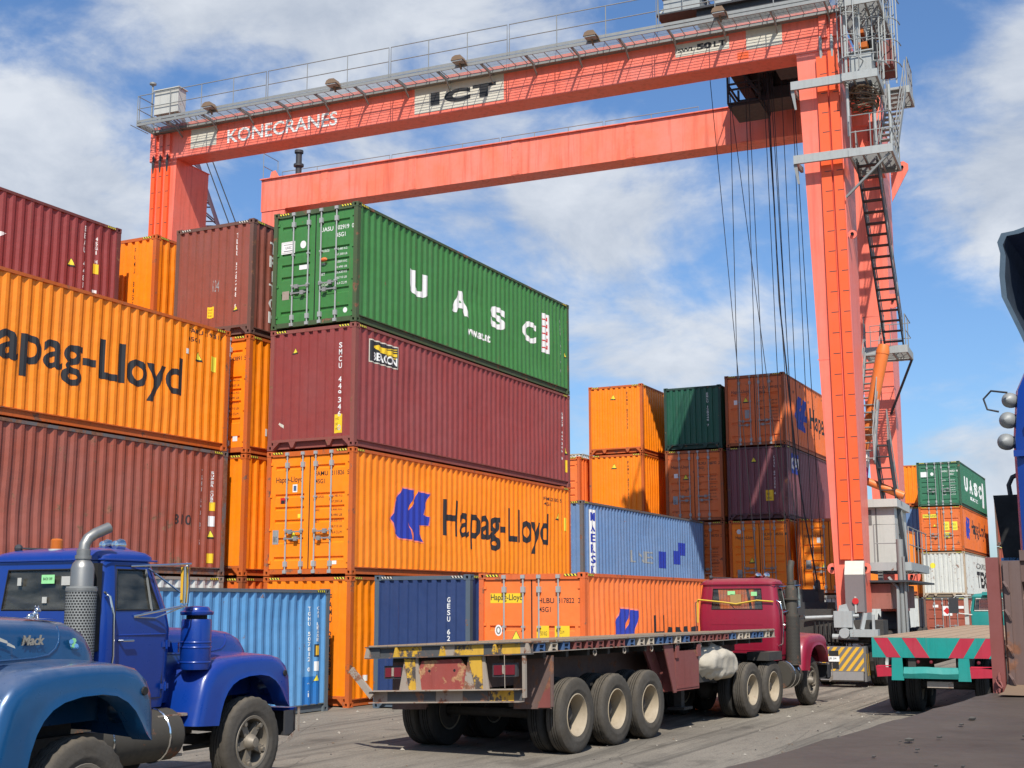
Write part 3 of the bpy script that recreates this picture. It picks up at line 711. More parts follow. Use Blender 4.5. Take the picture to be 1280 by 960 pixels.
vn = t_.nodes.new('ShaderNodeTexVoronoi'); vn.feature = 'DISTANCE_TO_EDGE'; vn.inputs['Scale'].default_value = 0.55
va = t_.nodes.new('ShaderNodeMixRGB'); va.inputs[0].default_value = 0.18; GL(vm.outputs[0], va.inputs[1]); GL(gnoise(1.5, 6, 0.7, (1, 1, 1)), va.inputs[2]); GL(va.outputs[0], vn.inputs['Vector'])
c = gmix(gmr(vn.outputs['Distance'], 0.0, 0.006, 0.5, 0.0), c, (0.06, 0.052, 0.045, 1))
c = gmix(gmr(gnoise(1.0, 10, 0.7, (0.055, 3.2, 1), -0.07), 0.53, 0.62, 0, 0.6), c, (0.07, 0.063, 0.054, 1))
c = gmix(gmr(gnoise(0.45, 5, 0.6, (1, 1.6, 1)), 0.60, 0.68, 0, 0.55), c, (0.085, 0.073, 0.06, 1))
GL(c, gb.inputs['Base Color']); gb.inputs['Roughness'].default_value = 0.85; gb.inputs['Specular IOR Level'].default_value = 0.1
bpn = t_.nodes.new('ShaderNodeBump'); bpn.inputs['Strength'].default_value = 0.5; bpn.inputs['Distance'].default_value = 0.02
GL(gnoise(12, 8, 0.75, (1, 1, 1)), bpn.inputs['Height']); GL(bpn.outputs[0], gb.inputs['Normal'])
g = MB(); g.add([(-1500, -1500, 0), (1500, -1500, 0), (1500, 1500, 0), (-1500, 1500, 0)], [(0, 1, 2, 3)])
structure(B('ground', g, gm))
random.seed(21)
dbm = MB()
for i in range(900):
    x = random.uniform(-22, 14); y = random.uniform(-15, -.5); r = random.uniform(.006, .03) * (1 if i % 9 else 1.8)
    a = random.uniform(0, 6.28); pts = [(x + r * math.cos(a + k * 1.57) * random.uniform(.6, 1.2), y + r * math.sin(a + k * 1.57) * random.uniform(.6, 1.2), .006) for k in range(4)]
    dbm.add(pts + [(x, y, .006 + r * .7)], [(0, 1, 4), (1, 2, 4), (2, 3, 4), (3, 0, 4)], i % 3)
gd_ = B('grit', dbm, [paint('pale_grit', (0.34, 0.30, 0.24, 1), 0.9), paint('dark_grit', (0.06, 0.05, 0.045, 1), 0.9), paint('brown_grit', (0.16, 0.11, 0.07, 1), 0.9)]); gd_['kind'] = 'stuff'; gd_['label'] = 'grit and small litter scattered over the yard paving'; gd_['category'] = 'grit'

# ---------------------------------------------------------------- the stacks
S_ = HC + GAP
Z = [0.0, S_, 2 * S_, 3 * S_]
# --- row nearest the lane, centre of the picture
c = container('orange container with closed ribbed end at the foot of the green-topped stack', 'orange', 0, 0, 0)
on_end(c, 'container_number', [vtext('FAMU 211288 2', 1.86, 2.50, 0.075, 2.15)], [K['black_paint']])
on_side(c, 'sticker', [rect2(0.62, 0.55, 0.76, 0.68)], [K['white_paint']])
c = container('orange container with double doors, blue emblem and lettering, second in the green-topped stack', 'orange', 0, 0, Z[1], end='door')
on_side(c, 'emblem', [logo(1.71, 0.84, 1.82, 1.30, 0.05), logo(1.73, 0.86, 1.78, 1.26)], [K['peach'], K['logo_blue']])
on_side(c, 'lettering', [text_flat('Hapag-Lloyd', 4.24, 0.78, 6.36, 1.22, bold=0.018)], [K['black_paint']])
on_side(c, 'container_number', [merge2(text_flat('FAMU 211826 5', 10.3, 2.40, 1.2, 0.10, bold=0.01), text_flat('45G1', 10.3, 2.24, 0.4, 0.1, bold=0.01))], [K['black_paint']])
warn_side(c, 11.25, 1.85); on_side(c, 'sticker', [rect2(11.72, 1.55, 11.94, 1.95)], [K['yellow_lemon']])
door_text(c, 'FAMU 211826 5', '45G1', 'black_paint', 'Hapag-Lloyd')
warn_end(c, 0.80, 0.80, door=True); plate_end(c, 0.20, 0.72, 0.17, 0.33, 'grey' if 'grey' in K else 'yellow', True, 1)
on_end(c, 'sticker', [rect2(0.74, 1.92, 0.87, 2.10), rect2(0.765, 1.95, 0.845, 2.07)], [K['white_paint'], K['pocket_blue']], door=True)
on_end(c, 'sticker', [rect2(0.40, 1.66, 0.56, 1.80), rect2(0.42, 1.66, 0.52, 1.74)], [K['red'], K['black_paint']], door=True)
on_end(c, 'sticker', [rect2(0.90, 1.32, 0.98, 1.41)], [K['yellow_lemon']], door=True)
on_end(c, 'sticker', [rect2(1.30, 0.22, 1.40, 0.33), rect2(1.86, 0.24, 2.0, 0.32)], [K['white_paint']], door=True)
c = container('maroon container with black and yellow sign, directly under the bright green one', 'maroon', 0, 0, Z[2])
on_end(c, 'container_number', [vtext('SMCU 449346 0', 2.02, 2.46, 0.085, 2.10)], [K['white_paint']])
warn_end(c, 0.72, 2.28, s=0.2); plate_end(c, 1.86, 0.32, 0.22, 0.44)
on_end(c, 'sticker', [poly2([(0.30, 0.62), (0.42, 0.52), (0.42, 0.60), (0.33, 0.66)])], [K['cream_paint']])
on_side(c, 'sign', [rect2(0.64, 2.06, 1.90, 2.62), rect2(0.67, 2.09, 1.87, 2.59),
    merge2(*[poly2([(0.98 + 0.02 * i, 2.46 - 0.02 * i), (1.84, 2.55 - 0.058 * i), (1.84, 2.53 - 0.058 * i), (1.02 + 0.02 * i, 2.45 - 0.02 * i)]) for i in range(5)] + [poly2([(0.80, 2.46), (1.0, 2.52), (1.84, 2.42), (1.84, 2.36), (1.1, 2.36)])])],
    [K['cream_paint'], K['black_paint'], K['yellow']])
on_side(c, 'lettering', [text_flat('BEACON', 0.80, 2.13, 1.04, 0.20, bold=0.03)], [K['white_paint']], off=0.012)
on_side(c, 'container_number', [vtext('SMCU 449346 0', 11.66, 2.3, 0.07, 1.5)], [K['white_paint']])
on_side(c, 'sticker', [rect2(11.80, 0.45, 12.0, 0.83)], [K['yellow']]); warn_side(c, 11.9, 1.0)
on_side(c, 'sticker', [rect2(5.5, 1.62, 5.72, 1.95)], [K['maroon_deep']])
c = container('bright green container with large white letters and doors, topmost of the front stack', 'green', 0, 0, Z[3], end='door')
for ch, u, w in (('U', 2.42, .92), ('A', 4.60, .98), ('S', 6.80, .92), ('C', 8.90, .90)): on_side(c, 'letter', [text_flat(ch, u, 1.18, w, 0.64, bold=0.045)], [K['white_paint']])
on_side(c, 'lettering', [text_flat('www.uasc.net', 5.48, 0.70, 1.30, 0.22, bold=0.03)], [K['white_paint']])
on_side(c, 'placard', [rect2(10.18, 1.05, 10.72, 2.27), merge2(*[rect2(10.26, 1.18 + i * 0.22, 10.60, 1.22 + i * 0.22) for i in range(5)] + [rect2(10.56, 1.18 + i * 0.22, 10.61, 1.30 + i * 0.22) for i in range(5)])], [K['white_paint'], K['red']])
on_side(c, 'container_number', [vtext('UASU 102919 0', 11.55, 2.3, 0.06, 1.7)], [K['white_paint']]); warn_side(c, 11.92, 1.15, s=0.2)
on_side(c, 'lettering', [vtext('CAUTION', 11.86, 2.25, 0.06, 0.8)], [K['white_paint']])
door_text(c, 'UASU 102919 0', '45G1', 'white_paintA')
on_end(c, 'placard', [rect2(0.22, 1.86, 0.62, 2.16), rect2(0.245, 1.885, 0.595, 2.135), rect2(0.25, 1.89, 0.59, 2.13), merge2(text_flat('UASC', 0.34, 1.98, 0.18, 0.06), rect2(0.29, 1.92, 0.55, 1.935), rect2(0.29, 2.08, 0.55, 2.09))],
    [K['white_paint'], K['black_paint'], K['white_paint'], K['black_paint']], door=True)
on_end(c, 'sticker', [poly2([(0.86 + 0.085 * math.cos(i * math.pi / 8), 2.04 + 0.095 * math.sin(i * math.pi / 8)) for i in range(16)])], [K['white_paint']], door=True)
on_end(c, 'sticker', [rect2(0.76, 1.42, 1.04, 1.53)], [K['white_paint']], door=True)
on_end(c, 'sticker', [poly2([(2.10 + 0.06 * math.cos(i * math.pi / 6), 0.30 + 0.065 * math.sin(i * math.pi / 6)) for i in range(12)])], [K['white_paint']], door=True)
on_end(c, 'plate', [rect2(0.28, 0.72, 0.48, 0.93)], [K['steel_worn']], door=True)
sl = MB(); sl.sphere((0, 0, 0), 0.07, 0, 8, (0.8, 1.3, 0.7)); B('door_seal', sl, K['hazard_orange'], c, 40, loc=(-0.02, 0.92, 1.57))

c = container('navy blue container with closed end on the ground behind the flatbed trailer', 'navy', 0.22, -2.92, 0, frame=K['rail_slate'])
on_end(c, 'container_number', [vtext('GESU 628830 45G1', 1.88, 2.42, 0.075, 2.2)], [K['white_paint']])
c = container('pale orange container on the ground with yellow name strip on its doors', 'orange_pale', -0.30, -5.84, 0, end='door', bands='three')
door_text(c, 'HLBU 317822 2', '45G1', 'black_paint', None, u2=1.37, tare=False)
on_end(c, 'lettering', [rect2(0.26, 2.28, 1.02, 2.48), text_flat('Hapag-Lloyd', 0.27, 2.30, 0.74, 0.16, bold=0.012)], [K['yellow'], K['black_paint']], door=True)
plate_end(c, 1.33, 1.20, 0.28, 0.62, 'yellow', True, 3); plate_end(c, 1.74, 1.20, 0.33, 0.62, 'yellow', True, 4)
warn_end(c, 0.86, 1.50, door=True, s=0.25)
on_end(c, 'sticker', [poly2([(0.45 + 0.085 * math.cos(i * math.pi / 8), 1.72 + 0.115 * math.sin(i * math.pi / 8)) for i in range(16)]), poly2([(0.45 + 0.055 * math.cos(i * math.pi / 8), 1.72 + 0.08 * math.sin(i * math.pi / 8)) for i in range(16)]),
     poly2([(0.45 + 0.03 * math.cos(i * math.pi / 8), 1.72 + 0.055 * math.sin(i * math.pi / 8)) for i in range(16)])], [K['white_paint'], K['hz_grey'], K['white_paint']], door=True)
on_side(c, 'emblem', [logo(1.50, 0.90, 1.60, 1.28, 0.05), logo(1.52, 0.92, 1.56, 1.24)], [K['peach'], K['logo_blue']])
on_side(c, 'lettering', [text_flat('Hapag-Lloyd', 4.0, 0.82, 6.2, 1.18, bold=0.018)], [K['black_paint']])
# --- second row
c = container('brown-red container with vertical white lettering, on top just left of the green one', 'brown', 0, 3.05, Z[3])
on_end(c, 'container_number', [vtext('TLLU 528268 8', 1.92, 2.60, 0.075, 1.95)], [K['white_paint']])
warn_end(c, 1.94, 0.60, s=0.2); plate_end(c, 1.08, 0.50, 0.20, 0.28)
on_end(c, 'lettering', [text_flat('G 24', 1.18, 1.15, 0.2, 0.3)], [K['grey']])
on_side(c, 'lettering', [vtext('TRITON', 0.92, 2.50, 0.42, 2.15)], [K['white_paint']])
c = container('orange container seen edge on in the gap under the brown-red one', 'orange', 0, 3.05, Z[2], end='door')
door_text(c, 'HLXU 843891 5', '45G1', 'black_paint', 'Hapag-Lloyd')
on_end(c, 'sticker', [rect2(1.98, 0.30, 2.12, 0.42)], [K['white_paint']], door=True); on_side(c, 'sticker', [rect2(0.72, 0.48, 0.86, 0.66)], [K['white_paint']])
c = container('orange ribbed container squeezed between the weathered brown one and the orange doors with blue emblem', 'orange', 0, 3.05, Z[1])
c = container('rusty orange container on the ground, mostly hidden by the light blue one', 'orange_old', 0, 3.05, 0)
c = container('orange container with closed end on top, between the maroon and the brown-red ones', 'orange', 0, 6.15, Z[3])
on_end(c, 'container_number', [vtext('FAMU 845629 1', 1.72, 2.62, 0.07, 2.3)], [K['black_paint']]); warn_end(c, 0.55, 1.75, s=0.26)
for k, cc in enumerate(('brown', 'orange', 'grey')):
    container('%s container hidden %s under the top orange one' % (('brown', 'orange', 'grey')[k], ('at the bottom', 'second from the ground', 'third from the ground')[k]), cc, 0, 6.15, Z[k], detail=False)
# --- block on the left, seen along its sides
XL = -L40 - 0.42
c = container('light blue container standing on the ground behind the blue lorry', 'sky_blue', -0.80 - L40, 0.0, 0, H=HS, frame=FRAME['sky_blue'])
on_side(c, 'container_number', [vtext('TGHU 507812 0 22G1', L40 - 0.72, 2.22, 0.065, 1.9)], [K['white_paint']])
on_side(c, 'lettering', [vtext('CAI LEASE', L40 - 0.42, 2.22, 0.07, 0.75)], [K['white_paint']])
on_side(c, 'sticker', [rect2(L40 - 0.50, 1.16, L40 - 0.34, 1.42), rect2(L40 - 0.47, 1.19, L40 - 0.37, 1.39)], [K['black_paint'], K['hz_yellow']])
on_side(c, 'sticker', [rect2(L40 - 0.50, 0.86, L40 - 0.34, 1.06)], [K['white_paint']]); warn_side(c, L40 - 0.43, 0.62, s=0.2)
on_side(c, 'patch', [rect2(L40 - 0.95, 0.17, L40 - 0.28, 0.75)], [paint('deep_sky_blue_patch', srgb(24, 112, 184), 0.5)])
c = container('whitish container with rusty top rail just showing above the light blue one', 'white', XL, 3.25, 0, frame=K['steel_worn'])
c = container('long weathered red-brown container above the blue lorry cab', 'brown_red', XL, 3.25, Z[1], frame=K['rail_rust'])
on_side(c, 'container_number', [vtext('TGHU 493187 5', L40 - 0.88, 2.42, 0.07, 1.75)], [K['white_paint']])
on_side(c, 'lettering', [vtext('SUPER CUBE', L40 - 0.50, 2.40, 0.07, 0.75)], [K['white_paint']])
on_side(c, 'sticker', [rect2(L40 - 0.56, 1.48, L40 - 0.40, 1.68)], [K['yellow']]); on_side(c, 'sticker', [rect2(L40 - 0.58, 1.12, L40 - 0.40, 1.36)], [K['white_paint']])
warn_side(c, L40 - 0.50, 0.84, s=0.22); on_side(c, 'sticker', [rect2(L40 - 0.62, 0.28, L40 - 0.40, 0.50)], [K['yellow']]); on_side(c, 'sticker', [rect2(L40 - 1.3, 0.19, L40 - 1.16, 0.27)], [K['white_paint']])
on_side(c, 'lettering', [text_flat('81 0', L40 - 1.72, 1.12, 0.5, 0.22, bold=0.01)], [K['black_paint']])

c = container('long orange container with large black lettering cut by the left edge', 'orange', XL, 3.30, Z[2])
on_side(c, 'lettering', [text_flat('Hapag-Lloyd', 4.48, 0.84, 6.10, 1.12, bold=0.018)], [K['black_paint']])
on_side(c, 'emblem', [logo(0.9, 0.84, 1.82, 1.30, 0.05), logo(0.92, 0.86, 1.78, 1.26)], [K['peach'], K['logo_blue']])
on_side(c, 'container_number', [merge2(text_flat('FAMU 219281 7', L40 - 1.45, 2.62, 1.2, 0.10, bold=0.01), text_flat('45G1', L40 - 1.48, 2.42, 0.42, 0.1, bold=0.01))], [K['black_paint']])
warn_side(c, L40 - 1.10, 1.98, s=0.26); on_side(c, 'sticker', [rect2(L40 - 0.68, 1.82, L40 - 0.48, 2.18)], [K['yellow_lemon']]); on_side(c, 'sticker', [rect2(L40 - 1.55, 2.10, L40 - 1.43, 2.22)], [K['white_paint']])
c = container('long maroon container at the top left with a white emblem tip', 'maroon_deep', -L40 - 0.72, 6.65, Z[3])
warn_side(c, L40 - 1.60, 1.55, s=0.24); on_side(c, 'sticker', [rect2(L40 - 0.86, 1.55, L40 - 0.72, 1.80)], [K['yellow']]); on_side(c, 'sticker', [rect2(L40 - 0.88, 0.92, L40 - 0.74, 1.14)], [K['white_paint']])
on_side(c, 'container_number', [vtext('BEAU 448160 5', L40 - 1.20, 2.68, 0.07, 2.3)], [K['white_paint']]); on_side(c, 'lettering', [vtext('45G1 H', L40 - 0.78, 2.5, 0.06, 0.7)], [K['white_paint']])
on_side(c, 'emblem', [poly2([(5.9, 1.86), (8.62, 1.86), (8.16, 1.60), (5.9, 1.60)]), poly2([(5.9, 1.64), (8.25, 1.64), (8.16, 1.58), (5.9, 1.58)])], [K['white_paint'], K['logo_blue']])
for k, cc in enumerate(('brown', 'blue', 'orange')):
    container('%s container hidden %s under the top left maroon one' % (('brown', 'blue', 'orange')[k], ('at the bottom', 'second from the ground', 'third from the ground')[k]), cc, -L40 - 0.72, 6.65, Z[k], detail=False)
# --- second bay
c = container('pale orange container on the ground under the faded blue one', 'orange_old', 13.12, 0.0, 0)
c = container('faded blue container with a white lettered band, behind the tall front stack', 'blue', 13.12, 0.0, Z[1], H=HS)
on_side(c, 'lettering_band', [rect2(0.55, 0.18, 1.15, 2.34), vtext('MAERSK', 0.85, 2.28, 0.34, 2.05)], [K['white_paint'], K['logo_blue']])
on_side(c, 'emblem', [merge2(rect2(8.5, 0.80, 9.3, 1.30), rect2(9.1, 1.15, 10.0, 1.62))], [K['logo_blue']])
on_side(c, 'emblem', [rect2(7.0, 0.62, 7.75, 1.22)], [K['logo_blue']])
on_side(c, 'lettering', [text_flat('LINES', 4.2, 0.75, 2.2, 0.42)], [K['grey']])
on_end(c, 'container_number', [vtext('MSKU 088182 45G', 1.98, 2.25, 0.075, 1.9)], [K['white_paint']])
# --- third bay
X3 = 25.42
Z3 = [0.0, HS + GAP, HS + GAP + S_, HS + GAP + 2 * S_]
def ribbed_marks(c, H=HC, u=1.75):
    on_end(c, 'container_number', [vtext('FAMU 827711', u, H - 0.3, 0.06, 1.6)], [K['black_paint']]); warn_end(c, 1.12, H - 0.62, s=0.26)
for z, lb in ((3, 'orange container with closed end, topmost at the left of the far block'), (2, 'orange container with closed end, second from the top left in the far block')):
    c = container(lb, 'orange', X3, 2.57, Z3[z]); ribbed_marks(c)
c = container('orange container second from the ground behind the faded blue one', 'orange', X3, 2.57, Z3[1])
c = container('grey container on the ground at the left of the far block', 'grey', X3, 2.57, 0, H=HS, detail=False)
c = container('dark green container with closed end on top of the far block', 'green_dark', X3, -0.81, Z3[3], H=HS, hazard=False)
on_end(c, 'container_number', [vtext('EMCU 128340 7', 1.86, 2.3, 0.07, 1.4)], [K['white_paint']])
for z, lb in ((2, 'orange container with doors directly under the dark green one'), (1, 'orange container with doors second from the ground in the middle of the far block')):
    c = container(lb, 'orange_old', X3, -0.81, Z3[z], end='door', bands='five')
    door_text(c, 'HLXU 64573%d 2' % z, '45G1', 'black_paint', 'Hapag-Lloyd'); warn_end(c, 0.86, 1.68, door=True); plate_end(c, 0.3, 0.7, 0.2, 0.34, 'grey', True, 1); on_end(c, 'sticker', [rect2(0.36, 1.78, 0.52, 1.95)], [K['white_paint']], door=True)
c = container('orange container on the ground in the middle of the far block', 'orange_old', X3, -0.81, 0, H=HS, detail=False)
c = container('orange container with double doors and blue emblem, topmost beside the crane leg', 'orange_old', X3, -3.42, Z3[3], end='door', bands='four')
door_text(c, 'HLXU 649103 8', '45G1', 'black_paint', 'Hapag-Lloyd'); warn_end(c, 0.85, 1.75, door=True); on_end(c, 'sticker', [rect2(0.80, 1.12, 0.98, 1.46)], [K['grey']], door=True); on_end(c, 'sticker', [rect2(0.36, 1.70, 0.50, 1.88)], [K['white_paint']], door=True)
on_side(c, 'emblem', [logo(1.7, 0.80, 2.0, 1.42)], [K['logo_blue']]); on_side(c, 'lettering', [text_flat('Hapag-Lloyd', 4.2, 0.82, 6.4, 1.18, bold=0.018)], [K['black_paint']])
c = container('dark plum container with small blue and white emblem left of the crane leg', 'plum', X3, -3.42, Z3[2])
warn_end(c, 1.1, 2.25, s=0.24); plate_end(c, 1.55, 0.72, 0.30, 0.42, 'yellow', False, 2); on_end(c, 'container_number', [vtext('CAIU 894356 6', 1.92, 2.50, 0.07, 1.55)], [K['white_paint']])
on_side(c, 'emblem', [rect2(0.75, 1.85, 2.0, 2.65), text_flat('CAI', 0.85, 2.0, 1.05, 0.5, bold=0.04)], [K['logo_blue'], K['white_paint']])
c = container('orange doors directly under the dark plum container, behind the crimson cab', 'orange', X3, -3.42, Z3[1], end='door')
door_text(c, 'HLXU 645702 1', '45G1', 'black_paint', 'Hapag-Lloyd', tare=False); warn_end(c, 0.9, 1.2, door=True); plate_end(c, 0.3, 0.62, 0.2, 0.34, 'grey', True, 1); on_end(c, 'sticker', [poly2([(0.40 + 0.09 * math.cos(i * math.pi / 6), 2.45 + 0.1 * math.sin(i * math.pi / 6)) for i in range(12)])], [K['white_paint']], door=True)
c = container('grey container on the ground behind the crimson lorry cab', 'grey', X3, -3.42, 0, end='door', bands='four', H=HS)
c = container('orange container with double doors half hidden by the crane leg', 'orange', X3, -6.15, Z3[1], end='door')
door_text(c, 'FAMU 217733 0', '45G1', 'black_paint', 'Hapag-Lloyd', tare=False); warn_end(c, 1.0, 0.95, door=True); plate_end(c, 0.3, 0.95, 0.2, 0.34, 'grey', True, 1); on_end(c, 'sticker', [rect2(0.75, 1.95, 0.9, 2.15)], [K['white_paint']], door=True)
c = container('grey container on the ground under the doors half hidden by the crane leg', 'white', X3, -6.15, 0, end='door', bands='four', H=HS)
for z, cc, lb in ((2, 'orange_pale', 'pale orange container with doors glimpsed in the gap behind the tall front stack'), (1, 'brown', 'brown container hidden in the gap behind the tall front stack'), (0, 'orange', 'orange container at the bottom of the gap behind the tall front stack')):
    c = container(lb, cc, X3, 5.45, Z3[z], end='door', H=HS if z == 0 else HC)
for z in range(4):
    container(['grey container at the bottom of the farthest stack in the gap', 'brown container second from the ground in the farthest stack in the gap', 'orange container third from the ground in the farthest stack in the gap', 'whitish container on top of the farthest stack seen in the gap'][z], ['grey', 'brown', 'orange', 'white'][z], 50.0, 16.0, Z[z], detail=False)
# --- far block right of the crane
SH = HS + GAP
XF = 54.0
c = container('far red-brown container with a red diamond placard near the ground', 'brown_red', XF, -6.17, 0, H=HS, end='door', bands='four')
on_end(c, 'placard', [rect2(1.0, 1.55, 1.55, 2.1), poly2([(1.275, 1.62), (1.48, 1.825), (1.275, 2.03), (1.07, 1.825)])], [K['white_paint'], K['red']], door=True)
on_end(c, 'sticker', [rect2(0.5, 2.02, 0.8, 2.17), rect2(1.9, 1.95, 2.2, 2.1)], [K['white_paint']], door=True)
c = container('far stained white container with closed ribbed end and a yellow spot', 'white', XF, -6.17, SH, H=HS)
on_end(c, 'sticker', [poly2([(0.62 + 0.16 * math.cos(i * math.pi / 6), 1.8 + 0.16 * math.sin(i * math.pi / 6)) for i in range(12)])], [K['yellow_lemon']])
on_side(c, 'lettering', [merge2(text_flat('TEX', 5.2, 0.55, 4.6, 1.0, bold=0.04), text_flat('CARU', 5.2, 1.7, 4.4, 0.35))], [K['black_paint']])
c = container('far orange container with doors and yellow name strip, under the far green one', 'orange_old', XF, -6.17, 2 * SH, H=HS, end='door', bands='four', frame=FRAME['orange'])
plate_end(c, 1.35, 1.2, 0.32, 0.5, 'yellow_lemon', True, 2); plate_end(c, 1.80, 1.2, 0.32, 0.5, 'yellow_lemon', True, 2); plate_end(c, 1.35, 0.75, 0.32, 0.35, 'yellow_lemon', True, 2); warn_end(c, 0.85, 1.4, door=True, s=0.22)
on_end(c, 'lettering', [rect2(0.2, 1.95, 1.0, 2.15), text_flat('Hapag-Lloyd', 0.22, 1.97, 0.76, 0.15, bold=0.01)], [K['yellow_lemon'], K['black_paint']], door=True)
on_side(c, 'lettering', [text_flat('Hapag-Lloyd', 3.8, 0.9, 6.6, 1.1, bold=0.018)], [K['black_paint']]); on_side(c, 'emblem', [logo(1.3, 0.75, 1.9, 1.3)], [K['logo_blue']])
c = container('far green container with white lettering, topmost of the far right stack', 'green_far', XF, -6.17, 3 * SH, H=HS, end='door')
door_text(c, 'UASU 443821 1', '45G1', 'white_paintA', H=HS); on_end(c, 'placard', [rect2(0.22, 1.72, 0.62, 2.02)], [K['white_paint']], door=True)
on_end(c, 'sticker', [poly2([(0.86 + 0.09 * math.cos(i * math.pi / 8), 1.88 + 0.1 * math.sin(i * math.pi / 8)) for i in range(16)])], [K['white_paint']], door=True)
on_side(c, 'lettering', [merge2(text_flat('U', 1.8, 1.0, 1.5, 0.85, bold=0.06), text_flat('A', 4.0, 1.0, 1.5, 0.85, bold=0.06), text_flat('S', 6.2, 1.0, 1.5, 0.85, bold=0.06), text_flat('C', 8.4, 1.0, 1.5, 0.85, bold=0.06), text_flat('uasc.net', 4.2, 0.6, 3.5, 0.25, bold=0.02), rect2(10.1, 0.5, 10.9, 2.1))], [K['white_paint']])
for k, (cc, w) in enumerate((('grey', 'of grey paint at the bottom'), ('orange', 'of orange paint, second up,'), ('blue', 'of blue paint, third up,'), ('orange', 'of orange paint on top'))):
    container('container %s in the narrow far stack right of the crane' % w, cc, XF + 4, -3.30, [0, SH, 2 * SH + 0.1, 3 * SH + 0.1][k] if k < 2 else [0, 0, 2 * SH + 0.3, 3 * SH + 0.3][k], H=HS + (0.3 - GAP if k == 1 else 0), detail=(k != 0))
for k, cc in enumerate(('grey', 'brown_red', 'brown_red')):
    c = container(('grey container at the foot of the farthest right stack', 'red-brown container in the middle of the farthest right stack', 'red-brown container with red and white bars behind the black mirror')[k], cc, XF + 9, -9.4, [0, SH + 0.3, 2 * SH + 0.6][k], H=HS + 0.3 - (GAP if k else 0))
    if k == 2: on_end(c, 'emblem', [rect2(0.5, 0.4, 1.8, 0.9), rect2(0.5, 0.9, 1.8, 1.2), rect2(0.5, 1.4, 1.8, 1.7), rect2(0.5, 1.7, 1.8, 2.0)], [K['white_paint'], K['red'], K['white_paint'], K['red']])

# ---------------------------------------------------------------- gantry crane (local x = travel, y = span away from the lane)
CR = thing('gantry_crane', 'tall coral red rubber tyred gantry crane straddling the container stacks', 'gantry crane', (13.08, -8.72, 0), R(3.11))
def P(name, mb, mats, parent=CR, smooth=None, label=None): return B(name, mb, mats, parent, smooth, label)
def leg(s0t, s1t, s0b, s1b, t0, dt_top, dt_bot, ztop=19.0, zbot=2.0, mat='crane'):
    mb = MB()
    zs = [zbot, zbot + 1.6, 8.9, 15.4, ztop]
    rows = []
    for z in zs:
        f = (z - zbot) / (ztop - zbot)
        a = s0b + (s0t - s0b) * f; b = s1b + (s1t - s1b) * f; d = dt_bot + (dt_top - dt_bot) * min(1, f * 1.35)
        rows.append([(t0, a, z), (t0 + d, a, z), (t0 + d, b, z), (t0, b, z)])
    mb.grid(rows, 0, close=True)
    mb.add(rows[0], [(0, 1, 2, 3)]); mb.add(rows[-1], [(3, 2, 1, 0)])
    mb.box(t0 - 0.03, s0t - 0.03, ztop - 0.03, t0 + dt_top + 0.03, s1t + 0.03, ztop - 0.001)     # flange under the girder
    mb.box(t0 - 0.008, s0b + (s0t - s0b) * .5 + 0.0, 9.35, t0 + 0.01, s1b + (s1t - s1b) * .5, 9.38)
    return P('leg', mb, K[mat])
l1 = leg(0.05, 1.32, 0.0, 0.80, 0.0, 2.1, 1.1)
l2 = leg(24.80, 25.97, 25.20, 25.97, 0.0, 2.0, 1.1)
l3 = leg(-0.25, 1.0, -0.25, 0.55, 7.0, 2.0, 1.2)
l4 = leg(24.55, 25.72, 24.9, 25.72, 7.0, 2.0, 1.2)
# girders
mb = MB(); mb.box(-0.02, -0.02, 19.0, 0.9, 26.06, 20.38)
for s in [k * 2.6 + 1.6 for k in range(10)]: mb.box(-0.026, s, 19.02, -0.018, s + 0.012, 20.36)
g1 = P('girder', mb, K['crane'], label='front coral girder with lettering')
mb = MB(); mb.box(6.98, -0.28, 19.0, 7.9, 25.76, 20.40); mb.box(6.90, -0.3, 20.402, 7.98, 25.8, 20.44, 0)
mb.prism([(25.0, 20.44), (25.6, 20.44), (25.5, 20.85), (25.3, 20.9)], 0, 7.3, 7.35)
for s in [k * 2.6 + 1.6 for k in range(10)]: mb.box(6.972, s, 19.02, 6.982, s + 0.012, 20.38)
g2 = P('girder', mb, K['crane_b'], label='back coral girder')
mb = MB(); mb.bar((7.44, -0.2, 20.47), (7.44, 25.6, 20.47), 0.09, 0.06); P('rail', mb, K['dark_steel'], g2)
mb = MB(); mb.bar((0.55, -0.2, 20.44), (0.55, 25.9, 20.44), 0.09, 0.10); P('rail', mb, K['dark_steel'], g1)
for s_, z_ in ((4.4, 19.0), (8.8, 19.0), (13.6, 19.0), (18.2, 19.0), (22.4, 19.0)):
    mb = MB(); mb.box(6.966, s_, 19.03, 6.979, s_ + .35, 20.36)
    for k in range(8): mb.lathe([(.022, 0), (.022, .012), (.001, .014)], (6.966, s_ + .06 + .23 * (k % 2), 19.15 + .3 * (k // 2)), (-1, 0, 0), 6)
    P('splice_plate', mb, K['crane_b'], g2)
# end ties at the top joining both girders
for s in (0.3,):
    mb = MB(); mb.box(0.9, s - 0.3, 19.5, 6.98, s + 0.4, 20.1); P('end_tie', mb, K['crane'])
